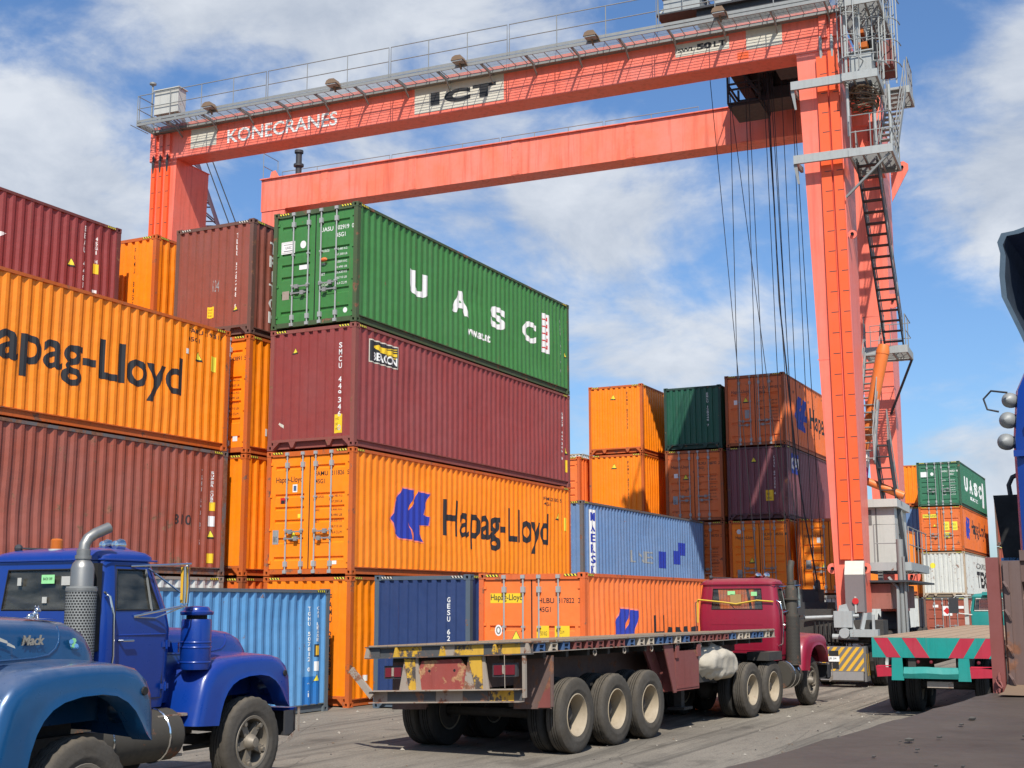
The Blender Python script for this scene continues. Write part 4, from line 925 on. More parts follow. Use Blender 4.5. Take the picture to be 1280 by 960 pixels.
# walkway on the front girder
ZW = 20.19
mb = MB()
for k in range(13): mb.box(-1.050 + k * 0.078, -0.3, ZW - 0.020, -1.045 + k * 0.078, 25.85, ZW - 0.002)
for s in [k * 0.42 - 0.28 for k in range(64)]: mb.box(-1.055, s, ZW - 0.028, -0.02, s + 0.018, ZW - 0.006)
gr = P('walkway_grating', mb, K['galv']); gr['kind'] = 'stuff'
mb = MB(); mb.box(-1.075, -0.32, ZW + 0.005, -1.065, 25.85, ZW + 0.10); mb.box(-1.085, -0.32, ZW - 0.13, -1.055, 25.85, ZW - 0.03); mb.box(-1.085, 25.852, ZW - 0.13, 0.9, 25.882, ZW + 0.10); mb.box(-0.10, -0.3, ZW - 0.14, -0.022, 25.85, ZW - 0.04)
mb.box(-0.24, -0.3, ZW - 0.13, -0.12, 25.8, ZW - 0.04)
P('walkway_edge', mb, K['galv'])
for s in [k * 1.62 + 0.25 for k in range(16)]:
    mb = MB(); mb.bar((-1.070, s, ZW - 0.10), (-0.02, s, ZW - 0.12), 0.05, 0.09); mb.bar((-0.42, s, ZW - 0.14), (-0.02, s, ZW - 0.40), 0.04, 0.05)
    P('walkway_bracket', mb, K['galv'])
def rail_run(pts, h=1.07, post=1.6, mat='galv', parent=None, mid=True, name='handrail', r=0.019):
    """tubular handrail made of one frame along a polyline"""
    mb = MB()
    pts = [Vector(p) for p in pts]
    up_ = Vector((0, 0, h))
    top = [pts[0]] + [p + up_ for p in pts] + [pts[-1]]
    mb.tube(top, r, 6)
    if mid: mb.tube([p + up_ * 0.52 for p in pts], r * 0.85, 6)
    for a, b in zip(pts, pts[1:]):
        n = max(1, int(round((b - a).length / post)))
        for i in range(1, n): q = a.lerp(b, i / n); mb.tube([q, q + up_], r * 0.9, 6)
    return P(name, mb, K[mat], parent or CR, 50)
e = [25.82, 20.06, 15.03, 10.57, 5.42, -0.1]
for a, b in zip(e, e[1:]):
    rail_run([(-1.070, a - 0.04, ZW), (-1.070, b + 0.04, ZW)])
rail_run([(-1.070, 25.87, ZW), (0.85, 25.87, ZW)], post=1.0)
for k, (a, b) in enumerate(((25.5, 20.1), (20.0, 15.0), (14.9, 10.5), (10.4, 6.6))): rail_run([(8.15, a, 20.05), (8.15, b, 20.05)])
rail_run([(7.0, 25.7, 20.42), (8.1, 25.7, 20.42)], h=1.2)
for s in (22.4, 17.16, 12.28, 7.57, 3.38):
    mb = MB(); mb.prism([(s - 0.22, ZW - 0.02), (s + 0.22, ZW - 0.02), (s + 0.17, ZW + 0.10), (s + 0.06, ZW + 0.15), (s - 0.13, ZW + 0.14)], 0, -1.470, -1.110)
    mb.bar((-1.250, s, ZW - 0.02), (-1.100, s, ZW - 0.22), 0.05, 0.06); mb.bar((-1.350, s - .22, ZW - 0.02), (-1.090, s - .22, ZW - 0.12), 0.03, 0.04)
    f = P('floodlight', mb, K['nest'])
    m2 = MB(); m2.box(-1.450, s - 0.19, ZW - 0.06, -1.150, s + 0.19, ZW - 0.022); P('lens', m2, K['galv_light'], f)
mb = MB(); mb.box(-1.0, 24.05, 20.42, -0.55, 25.15, 21.35); mb.box(-1.03, 24.0, 21.352, -0.5, 25.2, 21.39); mb.box(-0.9, 24.2, ZW, -0.8, 24.3, 20.42); mb.box(-0.9, 24.9, ZW, -0.8, 25.0, 20.42); P('control_box', mb, K['white_box'])
mb = MB(); mb.tube([(-0.8, 25.42, ZW), (-0.8, 25.42, 21.75)], 0.035, 8); mb.lathe([(0.001, 0.1), (0.13, 0.06), (0.13, 0), (0.04, -0.05)], (-0.8, 25.42, 21.75), (0, 0, 1), 12); P('anemometer', mb, K['galv'], smooth=50)
mb = MB(); mb.tube([(7.3, 24.1, 20.4), (7.3, 24.1, 21.55)], 0.13, 10); mb.lathe([(0.19, 0), (0.19, 0.12), (0.001, 0.12)], (7.3, 24.1, 21.5), (0, 0, 1), 12); mb.lathe([(0.13, 0), (0.22, 0), (0.22, 0.1), (0.13, 0.1)], (7.3, 24.1, 20.9), (0, 0, 1), 12); P('warning_horn', mb, K['dark_steel'], smooth=50)
# lettering and panels on the front girder; text runs towards -s
def on_girder(name, geos, mats):
    mb = MB()
    for i, (vs, fs) in enumerate(geos): mb.add([(-0.031 - 0.003 * i, -u, v) for u, v in vs], fs, min(i, len(mats) - 1))
    return B(name, mb, mats, g1)
on_girder('lettering', [text_flat('KONECRANES', -22.48, 19.24, 4.75, 0.52, bold=0.016, spacing=1.0)], [K['white_paint']])
on_girder('panel', [rect2(-24.15, 19.27, -22.97, 20.02)], [K['cream_paint']])
on_girder('panel', [rect2(-14.60, 19.12, -11.19, 20.06)], [K['cream_paint']])
on_girder('lettering', [rect2(-14.6, 19.2, -14.59, 19.21), merge2(rect2(-13.98, 19.34, -13.62, 19.80), text_flat('C', -13.44, 19.33, 1.00, 0.48, bold=0.07), rect2(-12.10, 19.34, -11.78, 19.70), rect2(-12.36, 19.70, -11.48, 19.82))], [K['cream_paint'], K['logo_navy'] if 'logo_navy' in K else K['black_paint']])
on_girder('panel', [rect2(-5.16, 19.56, -3.40, 19.98)], [K['cream_paint']])
on_girder('lettering', [rect2(-5.1, 19.7, -5.09, 19.71), merge2(text_flat('SWL', -5.08, 19.69, 0.56, 0.14, bold=0.03), text_flat('50', -4.46, 19.68, 0.50, 0.21, bold=0.06), text_flat('LT', -3.90, 19.69, 0.40, 0.19, bold=0.035))], [K['cream_paint'], K['black_paint']])
on_girder('panel', [rect2(-2.86, 19.40, -1.73, 20.08)], [K['cream_paint']])
on_girder('patch', [rect2(-3.15, 19.12, -2.80, 19.36)], [K['tray']])
# cable trays up the legs
def tray(s0, w, z0, z1, lean, t=-0.10, mat='tray'):
    mb = MB(); ns = int((z1 - z0) / 0.62)
    mb.bar((t + 0.03, s0, z0), (t + 0.03, s0 + lean, z1), w, 0.10, 0, (1, 0, 0))
    tr = P('cable_tray', mb, K[mat])
    m2 = MB()
    for i in range(ns):
        z = z0 + 0.4 + i * 0.62; s = s0 + lean * (z - z0) / (z1 - z0); m2.box(t - 0.024, s - w / 2, z, t - 0.019, s + w / 6, z + 0.022)
    P('tray_slots', m2, K['dark_steel'], tr)
tray(0.50, 0.30, 3.5, 18.75, 0.06); tray(0.13, 0.27, 3.5, 18.95, 0.09)
tray(0.46, 0.24, 19.35, 20.1, 0.0, mat='crane'); tray(0.13, 0.22, 19.35, 20.15, 0.0, mat='crane')
for s in (25.80, 25.48, 25.15):
    tray(s, 0.17, 8.0, 18.7, 0.0, mat='tray'); tray(s, 0.17, 19.1, 20.0, 0.0, mat='crane')
for s in (0.56, 0.22):
    mb = MB(); mb.tube([(-0.08, s, 18.7), (-0.12, s, 19.0), (-0.08, s, 19.4)], 0.05, 6); P('cable', mb, K['galv_light'])
for s in (25.80, 25.48, 25.15):
    mb = MB(); mb.tube([(-0.08, s, 18.5), (-0.14, s, 18.85), (-0.08, s, 19.2)], 0.05, 6); P('cable', mb, K['dark_steel'])
# grey service arms on the front right leg, platforms, stairs
def beam(a, b, w, h, mat='galv_light', name='bracket_arm'): mb = MB(); mb.bar(a, b, w, h); return P(name, mb, K[mat])
beam((-0.42, 1.45, 17.80), (-0.42, -0.2, 17.80), 0.10, 0.26); beam((-0.42, 1.45, 15.45), (-0.42, -0.3, 15.45), 0.10, 0.26)
for z in (17.80, 15.45):
    mb = MB(); mb.prism([(1.36, z - 0.13), (1.47, z - 0.13), (1.36, z - 0.75), (1.30, z - 0.75)], 0, -0.40, -0.36); mb.bar((-0.40, 1.40, z - 0.1), (0.3, 1.34, z - 0.1), 0.08, 0.16); P('arm_bracket', mb, K['galv'])
def platform(t0, t1, s0, s1, z, name='platform'):
    mb = MB(); mb.box(t0, s0, z - 0.14, t0 + 0.06, s1, z + 0.1); mb.box(t1 - 0.06, s0, z - 0.14, t1, s1, z + 0.1); mb.box(t0 + 0.06, s0, z - 0.14, t1 - 0.06, s0 + 0.06, z + 0.1); mb.box(t0 + 0.06, s1 - 0.06, z - 0.14, t1 - 0.06, s1, z + 0.1)
    n = int((t1 - t0) / 0.07)
    for k in range(1, n): mb.box(t0 + k * (t1 - t0) / n, s0 + 0.06, z - 0.03, t0 + k * (t1 - t0) / n + 0.02, s1 - 0.06, z, 1)
    for q in (0.33, 0.66): mb.box(t0 + 0.06, s0 + (s1 - s0) * q, z - 0.12, t1 - 0.06, s0 + (s1 - s0) * q + 0.05, z - 0.032, 1)
    return P(name, mb, [K['galv_light'], K['galv']])
def stairs(a, b, w, n, hand=True, mat='dark_steel', name='staircase'):
    """flight from a (top) to b (foot); treads span +-w/2 in s"""
    a, b = Vector(a), Vector(b); mb = MB()
    for q in (-w / 2, w / 2): mb.bar(a + Vector((0, q, 0)), b + Vector((0, q, 0)), 0.035, 0.20, 0)
    st = P(name, mb, K[mat])
    m2 = MB()
    for i in range(n):
        p = a.lerp(b, (i + 0.5) / n); m2.box(p.x - 0.11, p.y - w / 2 + .02, p.z - 0.015, p.x + 0.11, p.y + w / 2 - .02, p.z + 0.015)
    P('treads', m2, K[mat], st)
    if hand:
        for q in (-w / 2, w / 2):
            m3 = MB(); o = Vector((0, q, 0)); h = Vector((0, 0, 0.95)); m3.tube([a + o, a + o + h, b + o + h, b + o], 0.018, 6); m3.tube([a + o + h * .5, b + o + h * .5], 0.015, 6)
            for i in range(1, 5): p = a.lerp(b, i / 5) + o; m3.tube([p, p + h], 0.015, 6)
            P('handrail', m3, K['galv'], st, 50)
    return st
platform(-0.5, 1.5, -1.45, -0.18, 15.45); rail_run([(1.45, -1.42, 15.5), (-0.47, -1.42, 15.5), (-0.47, -0.25, 15.5)], post=0.6)
platform(-0.7, 0.9, -1.15, -0.12, 17.75); rail_run([(0.85, -1.12, 17.8), (-0.67, -1.12, 17.8), (-0.67, -0.15, 17.8)], post=0.5)
platform(-0.7, 2.2, -1.3, -0.1, 20.1)
rail_run([(2.1, -1.27, 20.1), (-0.67, -1.27, 20.1)], post=0.5)
platform(4.3, 5.9, -1.05, 0.35, 10.35); rail_run([(5.85, 0.3, 10.4), (5.85, -1.0, 10.4), (4.35, -1.0, 10.4)], post=0.6); rail_run([(4.35, -0.35, 10.4), (4.35, 0.3, 10.4)], post=0.5)
beam((5.8, -1.0, 10.2), (7.0, -0.1, 8.6), 0.06, 0.06, 'dark_steel', 'strut'); beam((-0.4, -1.35, 15.3), (-0.1, 0.0, 14.2), 0.06, 0.06, 'galv', 'strut')
stairs((0.1, -0.62, 15.35), (4.5, -0.62, 10.45), 0.58, 17)
stairs((4.4, 0.02, 10.3), (1.4, 0.02, 6.4), 0.5, 15, mat='galv')
stairs((2.6, -0.3, 7.2), (3.4, -0.55, 3.5), 0.42, 11)
stairs((5.0, -1.1, 19.4), (1.0, -1.1, 15.6), 0.55, 14, mat='galv')
platform(4.9, 6.4, -1.5, -0.5, 19.3); rail_run([(6.3, -1.45, 19.35), (4.95, -1.45, 19.35)], post=0.4)
def ladder(t, s, z0, z1, cage=True):
    mb = MB()
    for q in (-0.2, 0.2): mb.bar((t, s + q, z0), (t, s + q, z1), 0.04, 0.03)
    n = int((z1 - z0) / 0.3)
    for i in range(n): mb.tube([(t, s - .2, z0 + .15 + i * .3), (t, s + .2, z0 + .15 + i * .3)], 0.014, 5)
    ld = P('caged_ladder', mb, K['galv_light'])
    if cage:
        n = int((z1 - z0) / 0.7)
        for i in range(n):
            z = z0 + 0.5 + i * 0.7; m = MB(); m.tube([(t - 0.72 * math.sin(a), s + 0.38 * math.cos(a), z) for a in [math.pi * k / 8 for k in range(9)]], 0.018, 5); P('cage_hoop', m, K['galv_light'], ld)
        m = MB()
        for a in (0.5, 1.1, 1.57, 2.1, 2.6): m.bar((t - 0.72 * math.sin(a), s + 0.38 * math.cos(a), z0 + .5), (t - 0.72 * math.sin(a), s + 0.38 * math.cos(a), z1), 0.03, 0.012)
        P('cage_strips', m, K['galv_light'], ld)
ladder(-0.12, -0.35, 17.8, 21.4); ladder(0.5, -1.0, 17.8, 22.4); ladder(1.6, -1.25, 18.2, 22.4)
for (t, s, z0, z1, r) in ((-0.3, -0.2, 16.0, 21.0, .05), (0.2, -0.9, 15.6, 18.5, .05), (1.2, -0.75, 15.6, 20.0, .05), (0.6, -1.3, 15.6, 17.8, .05), (-0.2, -0.55, 17.9, 20.3, .07)):
    mb = MB(); mb.tube([(t, s, z0), (t, s, z1)], r, 8); P('post', mb, K['galv_light'], smooth=50)
mb = MB(); mb.box(-0.3, -0.95, 17.9, 0.6, -0.3, 18.6); mb.box(-0.35, -1.0, 18.602, 0.65, -0.25, 18.64); P('cable_reel_housing', mb, K['galv_light'])
mb = MB(); mb.lathe([(0.001, 0), (0.42, 0), (0.42, 0.12), (0.2, 0.12), (0.2, 0.4), (0.42, 0.4), (0.42, 0.5), (0.001, 0.5)], (0.4, -1.0, 19.0), (0, 1, 0), 20); P('cable_reel', mb, K['black'], smooth=40)
mb = MB(); mb.box(1.2, -1.4, 18.7, 2.4, -0.6, 19.5); P('hydraulic_box', mb, K['oxide'])
mb = MB(); mb.box(-0.28, -0.85, 18.75, 0.1, -0.6, 18.92); mb.box(-0.2, -0.75, 19.25, 0.2, -0.6, 19.40); P('warning_beacon', mb, K['amber'])
random.seed(11)
mb = MB()
for i in range(70):
    a = random.uniform(0, 6.28); r = random.uniform(0.25, 0.6); z = 17.2 + random.uniform(-0.25, 0.4); c0 = Vector((0.15, -0.62, z)); r *= 1 - abs(z - 17.35) * 0.7
    pts = [c0 + Vector((0.9 * r * math.cos(a + k * 0.4), 0.9 * r * math.sin(a + k * 0.4), 0.05 * math.sin(k * 1.3 + i))) for k in range(6)]
    mb.tube(pts, random.uniform(0.012, 0.03), 4, caps=False)
cb = P('cable_coil', mb, K['nest']); cb['kind'] = 'stuff'
# gusset lugs
def lug(t, s, z, r, big=False):
    mb = MB()
    if big: pts = [(s + 0.4, z - 1.2), (s + 0.4, z + 0.15), (s - 0.05, z + 0.22), (s - 0.2, z + 0.1), (s - 0.2, z - 0.1)]
    else: pts = [(s + r * math.cos(a), z + r * math.sin(a)) for a in [k * math.pi / 8 for k in range(16)]]
    mb.prism(pts, 0, t, t + 0.05); mb.lathe([(0.001, 0), (0.05, 0), (0.05, 0.06)], (t - 0.01, s, z), (-1, 0, 0), 10, 1); return P('lifting_lug', mb, [K['crane'], K['dark_steel']])
lug(0.05, 0.90, 3.25, 0.15); lug(0.05, -0.03, 3.25, 0.15); lug(0.1, -0.10, 13.1, 0.13); lug(7.1, -0.9, 17.3, 0.2, True); lug(7.05, -0.35, 12.55, 0.25); lug(7.05, -0.5, 3.15, 0.28)
mb = MB(); mb.prism([(-0.3, 15.9), (-0.85, 17.6), (-0.3, 17.6)], 0, 3.0, 3.1); mb.bar((3.0, -0.25, 17.2), (7.0, -0.25, 17.2), 0.2, 0.5); P('top_tie', mb, K['crane'])
# orange duct and elbow
mb = MB(); mb.tube([(3, -0.42, 9.95), (3, 0.2, 7.3), (3, 0.27, 7.0), (3, 0.33, 6.4)], [0.20, 0.16, 0.13, 0.10], 14); mb.lathe([(0.001, 0.3), (0.16, 0.3), (0.21, 0.1), (0.21, 0)], (3, -0.42, 9.95), (0, -0.2, 1), 14); P('exhaust_duct', mb, K['boom_orange'], smooth=40)
mb = MB(); mb.tube([(3, 0.36, 6.05), (3, -0.85, 5.5)], 0.12, 12); mb.tube([(3, 0.34, 5.95), (3, 0.32, 6.5)], 0.09, 10); P('exhaust_duct', mb, K['boom_orange'], smooth=40)
mb = MB(); mb.tube([(2.9, 0.2, 6.95), (2.9, 0.22, 6.6), (2.92, 0.24, 6.3)], [0.09, 0.12, 0.07], 8); P('cloth_wrap', mb, K['white_paint'])
mb = MB(); mb.tube([(2.9, 0.22, 6.55), (2.9, 0.25, 6.3), (2.9, 0.33, 5.6), (2.9, 0.3, 5.2)], [0.07, 0.09, 0.07, 0.08], 8); P('cloth_wrap', mb, K['magenta'])
# power pack house and its platform
mb = MB(); mb.box(2.3, -0.62, 3.42, 5.2, 0.5, 5.12); mb.box(2.1, -0.74, 5.122, 5.3, 0.6, 5.36)
mb.box(2.285, -0.10, 3.5, 2.302, -0.06, 5.1, 1); mb.box(2.285, 0.05, 4.6, 2.299, 0.42, 5.05, 1)
P('power_house', mb, [K['white_box'], K['hz_grey']])
platform(1.3, 6.2, -1.15, 0.5, 3.34); rail_run([(1.35, -0.12, 3.4), (1.35, -0.80, 3.4)], h=1.15, post=2); rail_run([(1.35, -1.1, 3.4), (6.1, -1.1, 3.4)], post=1.2)
for s in (-0.9, -0.2): beam((1.8, s, 3.2), (1.8, s, 2.6), 0.14, 0.14, 'galv', 'strut')
mb = MB(); mb.box(1.15, -0.55, 2.10, 7.0, 0.42, 2.82); P('sill_beam', mb, K['sill'])
mb = MB(); mb.box(0.9, -1.15, 2.86, 7.6, 0.50, 2.92); P('sill_cover', mb, K['dark_steel'])
mb = MB(); mb.tube([(1.25, -0.85, 0.9), (1.25, -0.85, 4.1)], 0.10, 8); mb.tube([(1.1, -0.72, 0.9), (1.1, -0.75, 2.7), (1.2, -0.5, 3.0)], 0.05, 6); mb.tube([(1.15, -0.98, 0.8), (1.15, -0.95, 3.6)], 0.04, 6); P('pipe_bundle', mb, K['galv'], smooth=50)
# grey junction box on the leg
mb = MB(); mb.box(-0.42, -0.02, 2.02, -0.03, 0.50, 3.06); mb.add([(-0.42, -0.02, 3.062), (-0.42, 0.50, 3.062), (-0.2, 0.50, 3.45), (-0.2, -0.02, 3.45), (-0.03, 0.5, 3.45), (-0.03, -0.02, 3.45), (-0.03, -0.02, 3.062), (-0.03, 0.5, 3.062)], [(0, 1, 2, 3), (3, 2, 4, 5), (0, 3, 5, 6), (1, 7, 4, 2)], 1)
jb = P('junction_box', mb, [K['lavender'], K['cream_paint']])
mb = MB(); mb.lathe([(0.001, 0.03), (0.09, 0.03), (0.09, 0)], (-0.44, 0.22, 2.32), (-1, 0, 0), 14); mb.bar((-0.45, 0.22, 2.0), (-0.45, 0.22, 2.45), 0.05, 0.02, 1); P('stop_button', mb, [K['red'], K['white_box']], jb)
# bogies
def wheel_geo(Rr, w, n=48, lug_d=0.0):
    # tyre about the y axis, centred on the origin
    h = w / 2
    prof = [(Rr * 0.56, -h * 0.80), (Rr * 0.66, -h * 0.97), (Rr * 0.70, -h * 1.01), (Rr * 0.72, -h * 0.985), (Rr * 0.82, -h * 1.0), (Rr * 0.93, -h * 0.93), (Rr * 0.985, -h * 0.80), (Rr, -h * 0.62), (Rr, -h * 0.34), (Rr - 0.028, -h * 0.33), (Rr - 0.028, -h * 0.24), (Rr, -h * 0.23),
            (Rr, -h * 0.05), (Rr - 0.028, -h * 0.04), (Rr - 0.028, h * 0.04), (Rr, h * 0.05), (Rr, h * 0.23), (Rr - 0.028, h * 0.24), (Rr - 0.028, h * 0.33), (Rr, h * 0.34), (Rr, h * 0.62), (Rr * 0.985, h * 0.80), (Rr * 0.93, h * 0.93), (Rr * 0.82, h * 1.0), (Rr * 0.72, h * 0.985), (Rr * 0.70, h * 1.01), (Rr * 0.66, h * 0.97), (Rr * 0.56, h * 0.80)]
    def rad(k, j): return -lug_d if (lug_d and k in (6, 7, 8, 19, 20, 21) and (j + (k > 13)) % 2) else 0.0
    mb = MB(); mb.lathe(prof, (0, 0, 0), (0, 1, 0), n, 0, rad); return mb
def rim_dish(Rr, w, out=-1, deep=0.2, hub=0.12):
    # deep dish seen from the side; opening faces out*y
    h = w / 2 * 0.80; r = Rr * 0.575; mb = MB(); o = out
    mb.lathe([(r + 0.012, o * h), (r - 0.012, o * (h + 0.012)), (r - 0.028, o * (h - 0.02)), (r - 0.035, o * (h - deep))], (0, 0, 0), (0, 1, 0), 28)
    mb.lathe([(r - 0.035, o * (h - deep)), (r * 0.55, o * (h - deep - 0.01)), (hub, o * (h - deep + 0.0)), (hub * 0.95, o * (h - deep + 0.10)), (hub * 0.6, o * (h - deep + 0.13)), (0.001, o * (h - deep + 0.13))], (0, 0, 0), (0, 1, 0), 28, 1)
    for k in range(8):
        a = k * math.pi / 4; c0 = Vector((math.cos(a) * r * 0.70, o * (h - deep - 0.005), math.sin(a) * r * 0.70)); mb.lathe([(0.022, 0), (0.022, 0.03), (0.001, 0.03)], c0, (0, o, 0), 6, 1)
    mb.lathe([(r + 0.012, -o * h), (r - 0.03, -o * (h - 0.02)), (r - 0.03, o * (h - deep))], (0, 0, 0), (0, 1, 0), 28)
    return mb
def rim_spoke(Rr, w, out=-1):
    h = w / 2 * 0.80; r = Rr * 0.575; mb = MB(); o = out
    mb.lathe([(r + 0.014, o * (h - 0.005)), (r, o * (h + 0.014)), (r - 0.03, o * (h + 0.008)), (r - 0.04, o * (h - 0.05)), (r - 0.05, o * (h - 0.16)), (r * 0.4, o * (h - 0.17)), (0.001, o * (h - 0.17))], (0, 0, 0), (0, 1, 0), 30)
    mb.lathe([(0.11, o * (h - 0.17)), (0.10, o * (h + 0.0)), (0.075, o * (h + 0.035)), (0.06, o * (h + 0.06)), (0.001, o * (h + 0.065))], (0, 0, 0), (0, 1, 0), 16)
    for k in range(5):
        a = k * 2 * math.pi / 5 + 0.35; d = Vector((math.cos(a), 0, math.sin(a)))
        p = Vector((0, o * (h - 0.07), 0)); q = p + d * (r - 0.03); mb.bar(p + d * 0.07, q, 0.10, 0.06, 0, (0, 1, 0))
        e = p + d * (r - 0.06) + Vector((0, o * 0.03, 0)); mb.lathe([(0.03, 0), (0.03, 0.045), (0.001, 0.045)], e, (0, o, 0), 6); mb.box(e.x - 0.045, e.y - 0.012, e.z - 0.045, e.x + 0.045, e.y + 0.012, e.z + 0.045)
    return mb
_wm = {}
def wheel(parent, x, y, z, Rr, w, kind='dish', out=-1, tyre='rubber', rim='rim_cream', lug_d=0.0, deep=0.2, n=48):
    k = (Rr, w, kind, out, lug_d, deep, n)
    if k not in _wm: _wm[k] = (wheel_geo(Rr, w, n, lug_d).mesh('tyre', 35), (rim_dish(Rr, w, out, deep) if kind == 'dish' else rim_spoke(Rr, w, out)).mesh('rim', 35))
    a = random.uniform(0, 6.28)
    t = link('wheel', _wm[k][0], K[tyre], parent, (x, y, z), (0, a, 0))
    link('rim', _wm[k][1], [K[rim], K['hub_shade']] if kind == 'dish' else [K[rim]], t)
    return t
def bogie(t0, s0, striped):
    mb = MB(); mb.box(t0 - 0.55, s0 - 0.15, 1.15, t0 + 1.6, s0 + 0.95, 1.42); mb.prism([(t0 - 0.2, 1.42), (t0 + 1.2, 1.42), (t0 + 1.0, 2.0), (t0 + 0.0, 2.0)], 1, s0 + 0.0, s0 + 0.8)
    mb.box(t0 - 0.65, s0 + 0.1, 1.425, t0 - 0.2, s0 + 0.55, 1.62)
    bg_ = P('bogie', mb, K['galv_light'] if striped else K['dark_steel'])
    for sx in (t0 - 0.1, t0 + 1.35):
        for sy in (s0 - 0.32, s0 + 1.12): wheel(bg_, sx, sy, 0.74, 0.74, 0.42, 'dish', -1 if sy < s0 else 1, 'rubber', 'galv', 0.035, 0.15, 36)
    return bg_
b1 = bogie(0.0, 0.0, True); b2 = bogie(7.4, -0.2, False); bogie(0.0, 24.9, False); bogie(7.4, 24.7, False)
# steering gear on the near bogie
mb = MB(); mb.tube([(-0.9, 1.55, 1.86), (-0.75, 0.1, 1.92)], 0.05, 8); mb.box(-1.0, 0.25, 1.60, -0.5, 0.75, 2.05); mb.prism([(0.18, 1.5), (0.75, 1.5), (0.62, 2.2), (0.42, 2.25)], 0, -0.82, -0.78); mb.box(-1.15, -0.45, 1.35, -0.5, 0.3, 1.55)
mb.lathe([(0.001, 0), (0.14, 0), (0.14, 0.25), (0.001, 0.25)], (-1.2, 0.45, 1.45), (1, 0, 0), 12); mb.tube([(-1.0, 0.8, 1.35), (-1.0, 0.1, 1.33)], 0.08, 10); mb.bar((-1.0, 0.0, 1.55), (-0.95, -0.1, 2.0), 0.1, 0.1); mb.box(-0.98, -0.35, 1.55, -0.9, -0.28, 1.95)
P('steering_gear', mb, K['galv_light'], b1)
mb = MB(); mb.box(-0.75, -0.55, 1.2, 0.2, 1.75, 1.8); mb.box(-0.2, 0.95, 1.8, 0.6, 1.7, 2.1); mb.tube([(-0.7, -0.3, 1.1), (-0.8, 0.4, 1.0), (-0.7, 1.2, 1.15)], 0.06, 6); P('hose_box', mb, K['grime'], b1)
mb = MB()
for k in range(9): mb.tube([(-0.85, 1.3 - k * 0.12, 1.75), (-0.95 - 0.03 * (k % 3), 1.25 - k * 0.12, 1.4), (-0.8, 1.2 - k * 0.11, 1.05)], 0.018, 5)
P('hoses', mb, K['black'], b1)['kind'] = 'stuff'
# hazard striped guard: a closed plate with dark patches laid over it, stripes painted on
mb = MB(); mb.box(-1.36, -0.08, 0.42, -1.30, 1.12, 1.10); mb.prism([(-1.30, 0.42), (-1.36, 0.42), (-1.44, 0.20), (-1.38, 0.16)], 1, -0.05, 1.10); mb.box(-1.30, -0.12, 0.16, -0.3, -0.06, 1.10)
gd = P('wheel_guard', mb, K['hz_grey'], b1)
mb = MB()
for i in range(9):
    y0 = 1.62 - i * 0.20; pts = []
    def cl(y, z): return (y, z)
    # stripe leaning: from lower left to upper right in view (towards -s)
    a = [(y0, 0.44), (y0 - 0.10, 0.44), (y0 - 0.10 - 0.5, 1.08), (y0 - 0.5, 1.08)]
    # clip to plate
    import itertools
    def clip(poly, axis, lim, keep_less):
        o = []
        for p, q in zip(poly, poly[1:] + poly[:1]):
            ip = (p[axis] <= lim) if keep_less else (p[axis] >= lim); iq = (q[axis] <= lim) if keep_less else (q[axis] >= lim)
            if ip: o.append(p)
            if ip != iq: f = (lim - p[axis]) / (q[axis] - p[axis]); o.append((p[0] + (q[0] - p[0]) * f, p[1] + (q[1] - p[1]) * f))
        return o
    a = clip(clip(a, 0, 1.11, True), 0, -0.07, False)
    if len(a) > 2: mb.add([(-1.364, y, z) for y, z in a], [tuple(range(len(a)))])
for i in range(3):
    mb.add([(-1.1 + i * 0.3, -0.124, 0.3), (-0.98 + i * 0.3, -0.124, 0.3), (-1.14 + i * 0.3, -0.124, 0.9), (-1.26 + i * 0.3, -0.124, 0.9)], [(0, 1, 2, 3)])
P('hazard_stripes', mb, K['hz_yellow'], b1)
mb = MB(); mb.box(-1.372, 0.60, 0.50, -1.366, 0.86, 0.68); mb.box(-1.372, 0.60, 0.84, -1.366, 0.86, 0.98); P('guard_dark_patch', mb, K['black'], b1)  # black patches standing for the shaded inside of openings
mb = MB(); mb.box(-1.376, 0.58, 0.69, -1.367, 0.88, 0.83); mb.add([(-1.379, -y, z) for y, z in text_flat('JR 04', -0.86, 0.73, 0.2, 0.07)[0]], text_flat('JR 04', -0.86, 0.73, 0.2, 0.07)[1], 1); P('number_plate', mb, [K['white_paint'], K['black_paint']], b1)
mb = MB(); mb.prism([(0.95, 1.15), (0.45, 1.15), (0.52, 2.0), (0.78, 2.05)], 0, 4.5, 4.6); mb.prism([(0.42, 1.15), (0.12, 1.15), (0.15, 1.7), (0.3, 1.95)], 0, 4.5, 4.56, 1); P('cover_sheet', mb, [K['sheet_blue'], K['galv_light']])
# trolley
mb = MB()
for t in (-0.15, 7.25): mb.box(t, 0.7, 20.50, t + 0.5, 4.4, 20.95)
for s in (0.7, 1.8, 2.9, 4.0): mb.box(0.35, s, 20.45, 7.25, s + 0.4, 20.93)
mb.box(-0.3, 0.6, 20.952, 7.9, 4.5, 21.02); mb.box(-0.3, 4.5, 20.97, 0.9, 5.7, 21.02)
tr = P('trolley', mb, K['dark_steel'])
for (a, b, c0, d, z0, z1, m, nm) in ((0.6, 3.4, 1.0, 3.2, 21.03, 22.7, 'oxide', 'machinery_house'), (4.0, 7.4, 1.0, 3.6, 21.03, 22.6, 'galv_light', 'machinery_house'), (-0.1, 0.8, 4.3, 5.5, 21.03, 21.6, 'galv_light', 'electric_cabinet'), (5.0, 7.2, 3.65, 4.4, 21.03, 22.2, 'galv', 'electric_cabinet')):
    mb = MB(); mb.box(a, c0, z0, b, d, z1); mb.box(a - 0.06, c0 - 0.06, z1 + 0.001, b + 0.06, d + 0.06, z1 + 0.05); P(nm, mb, K[m], tr)
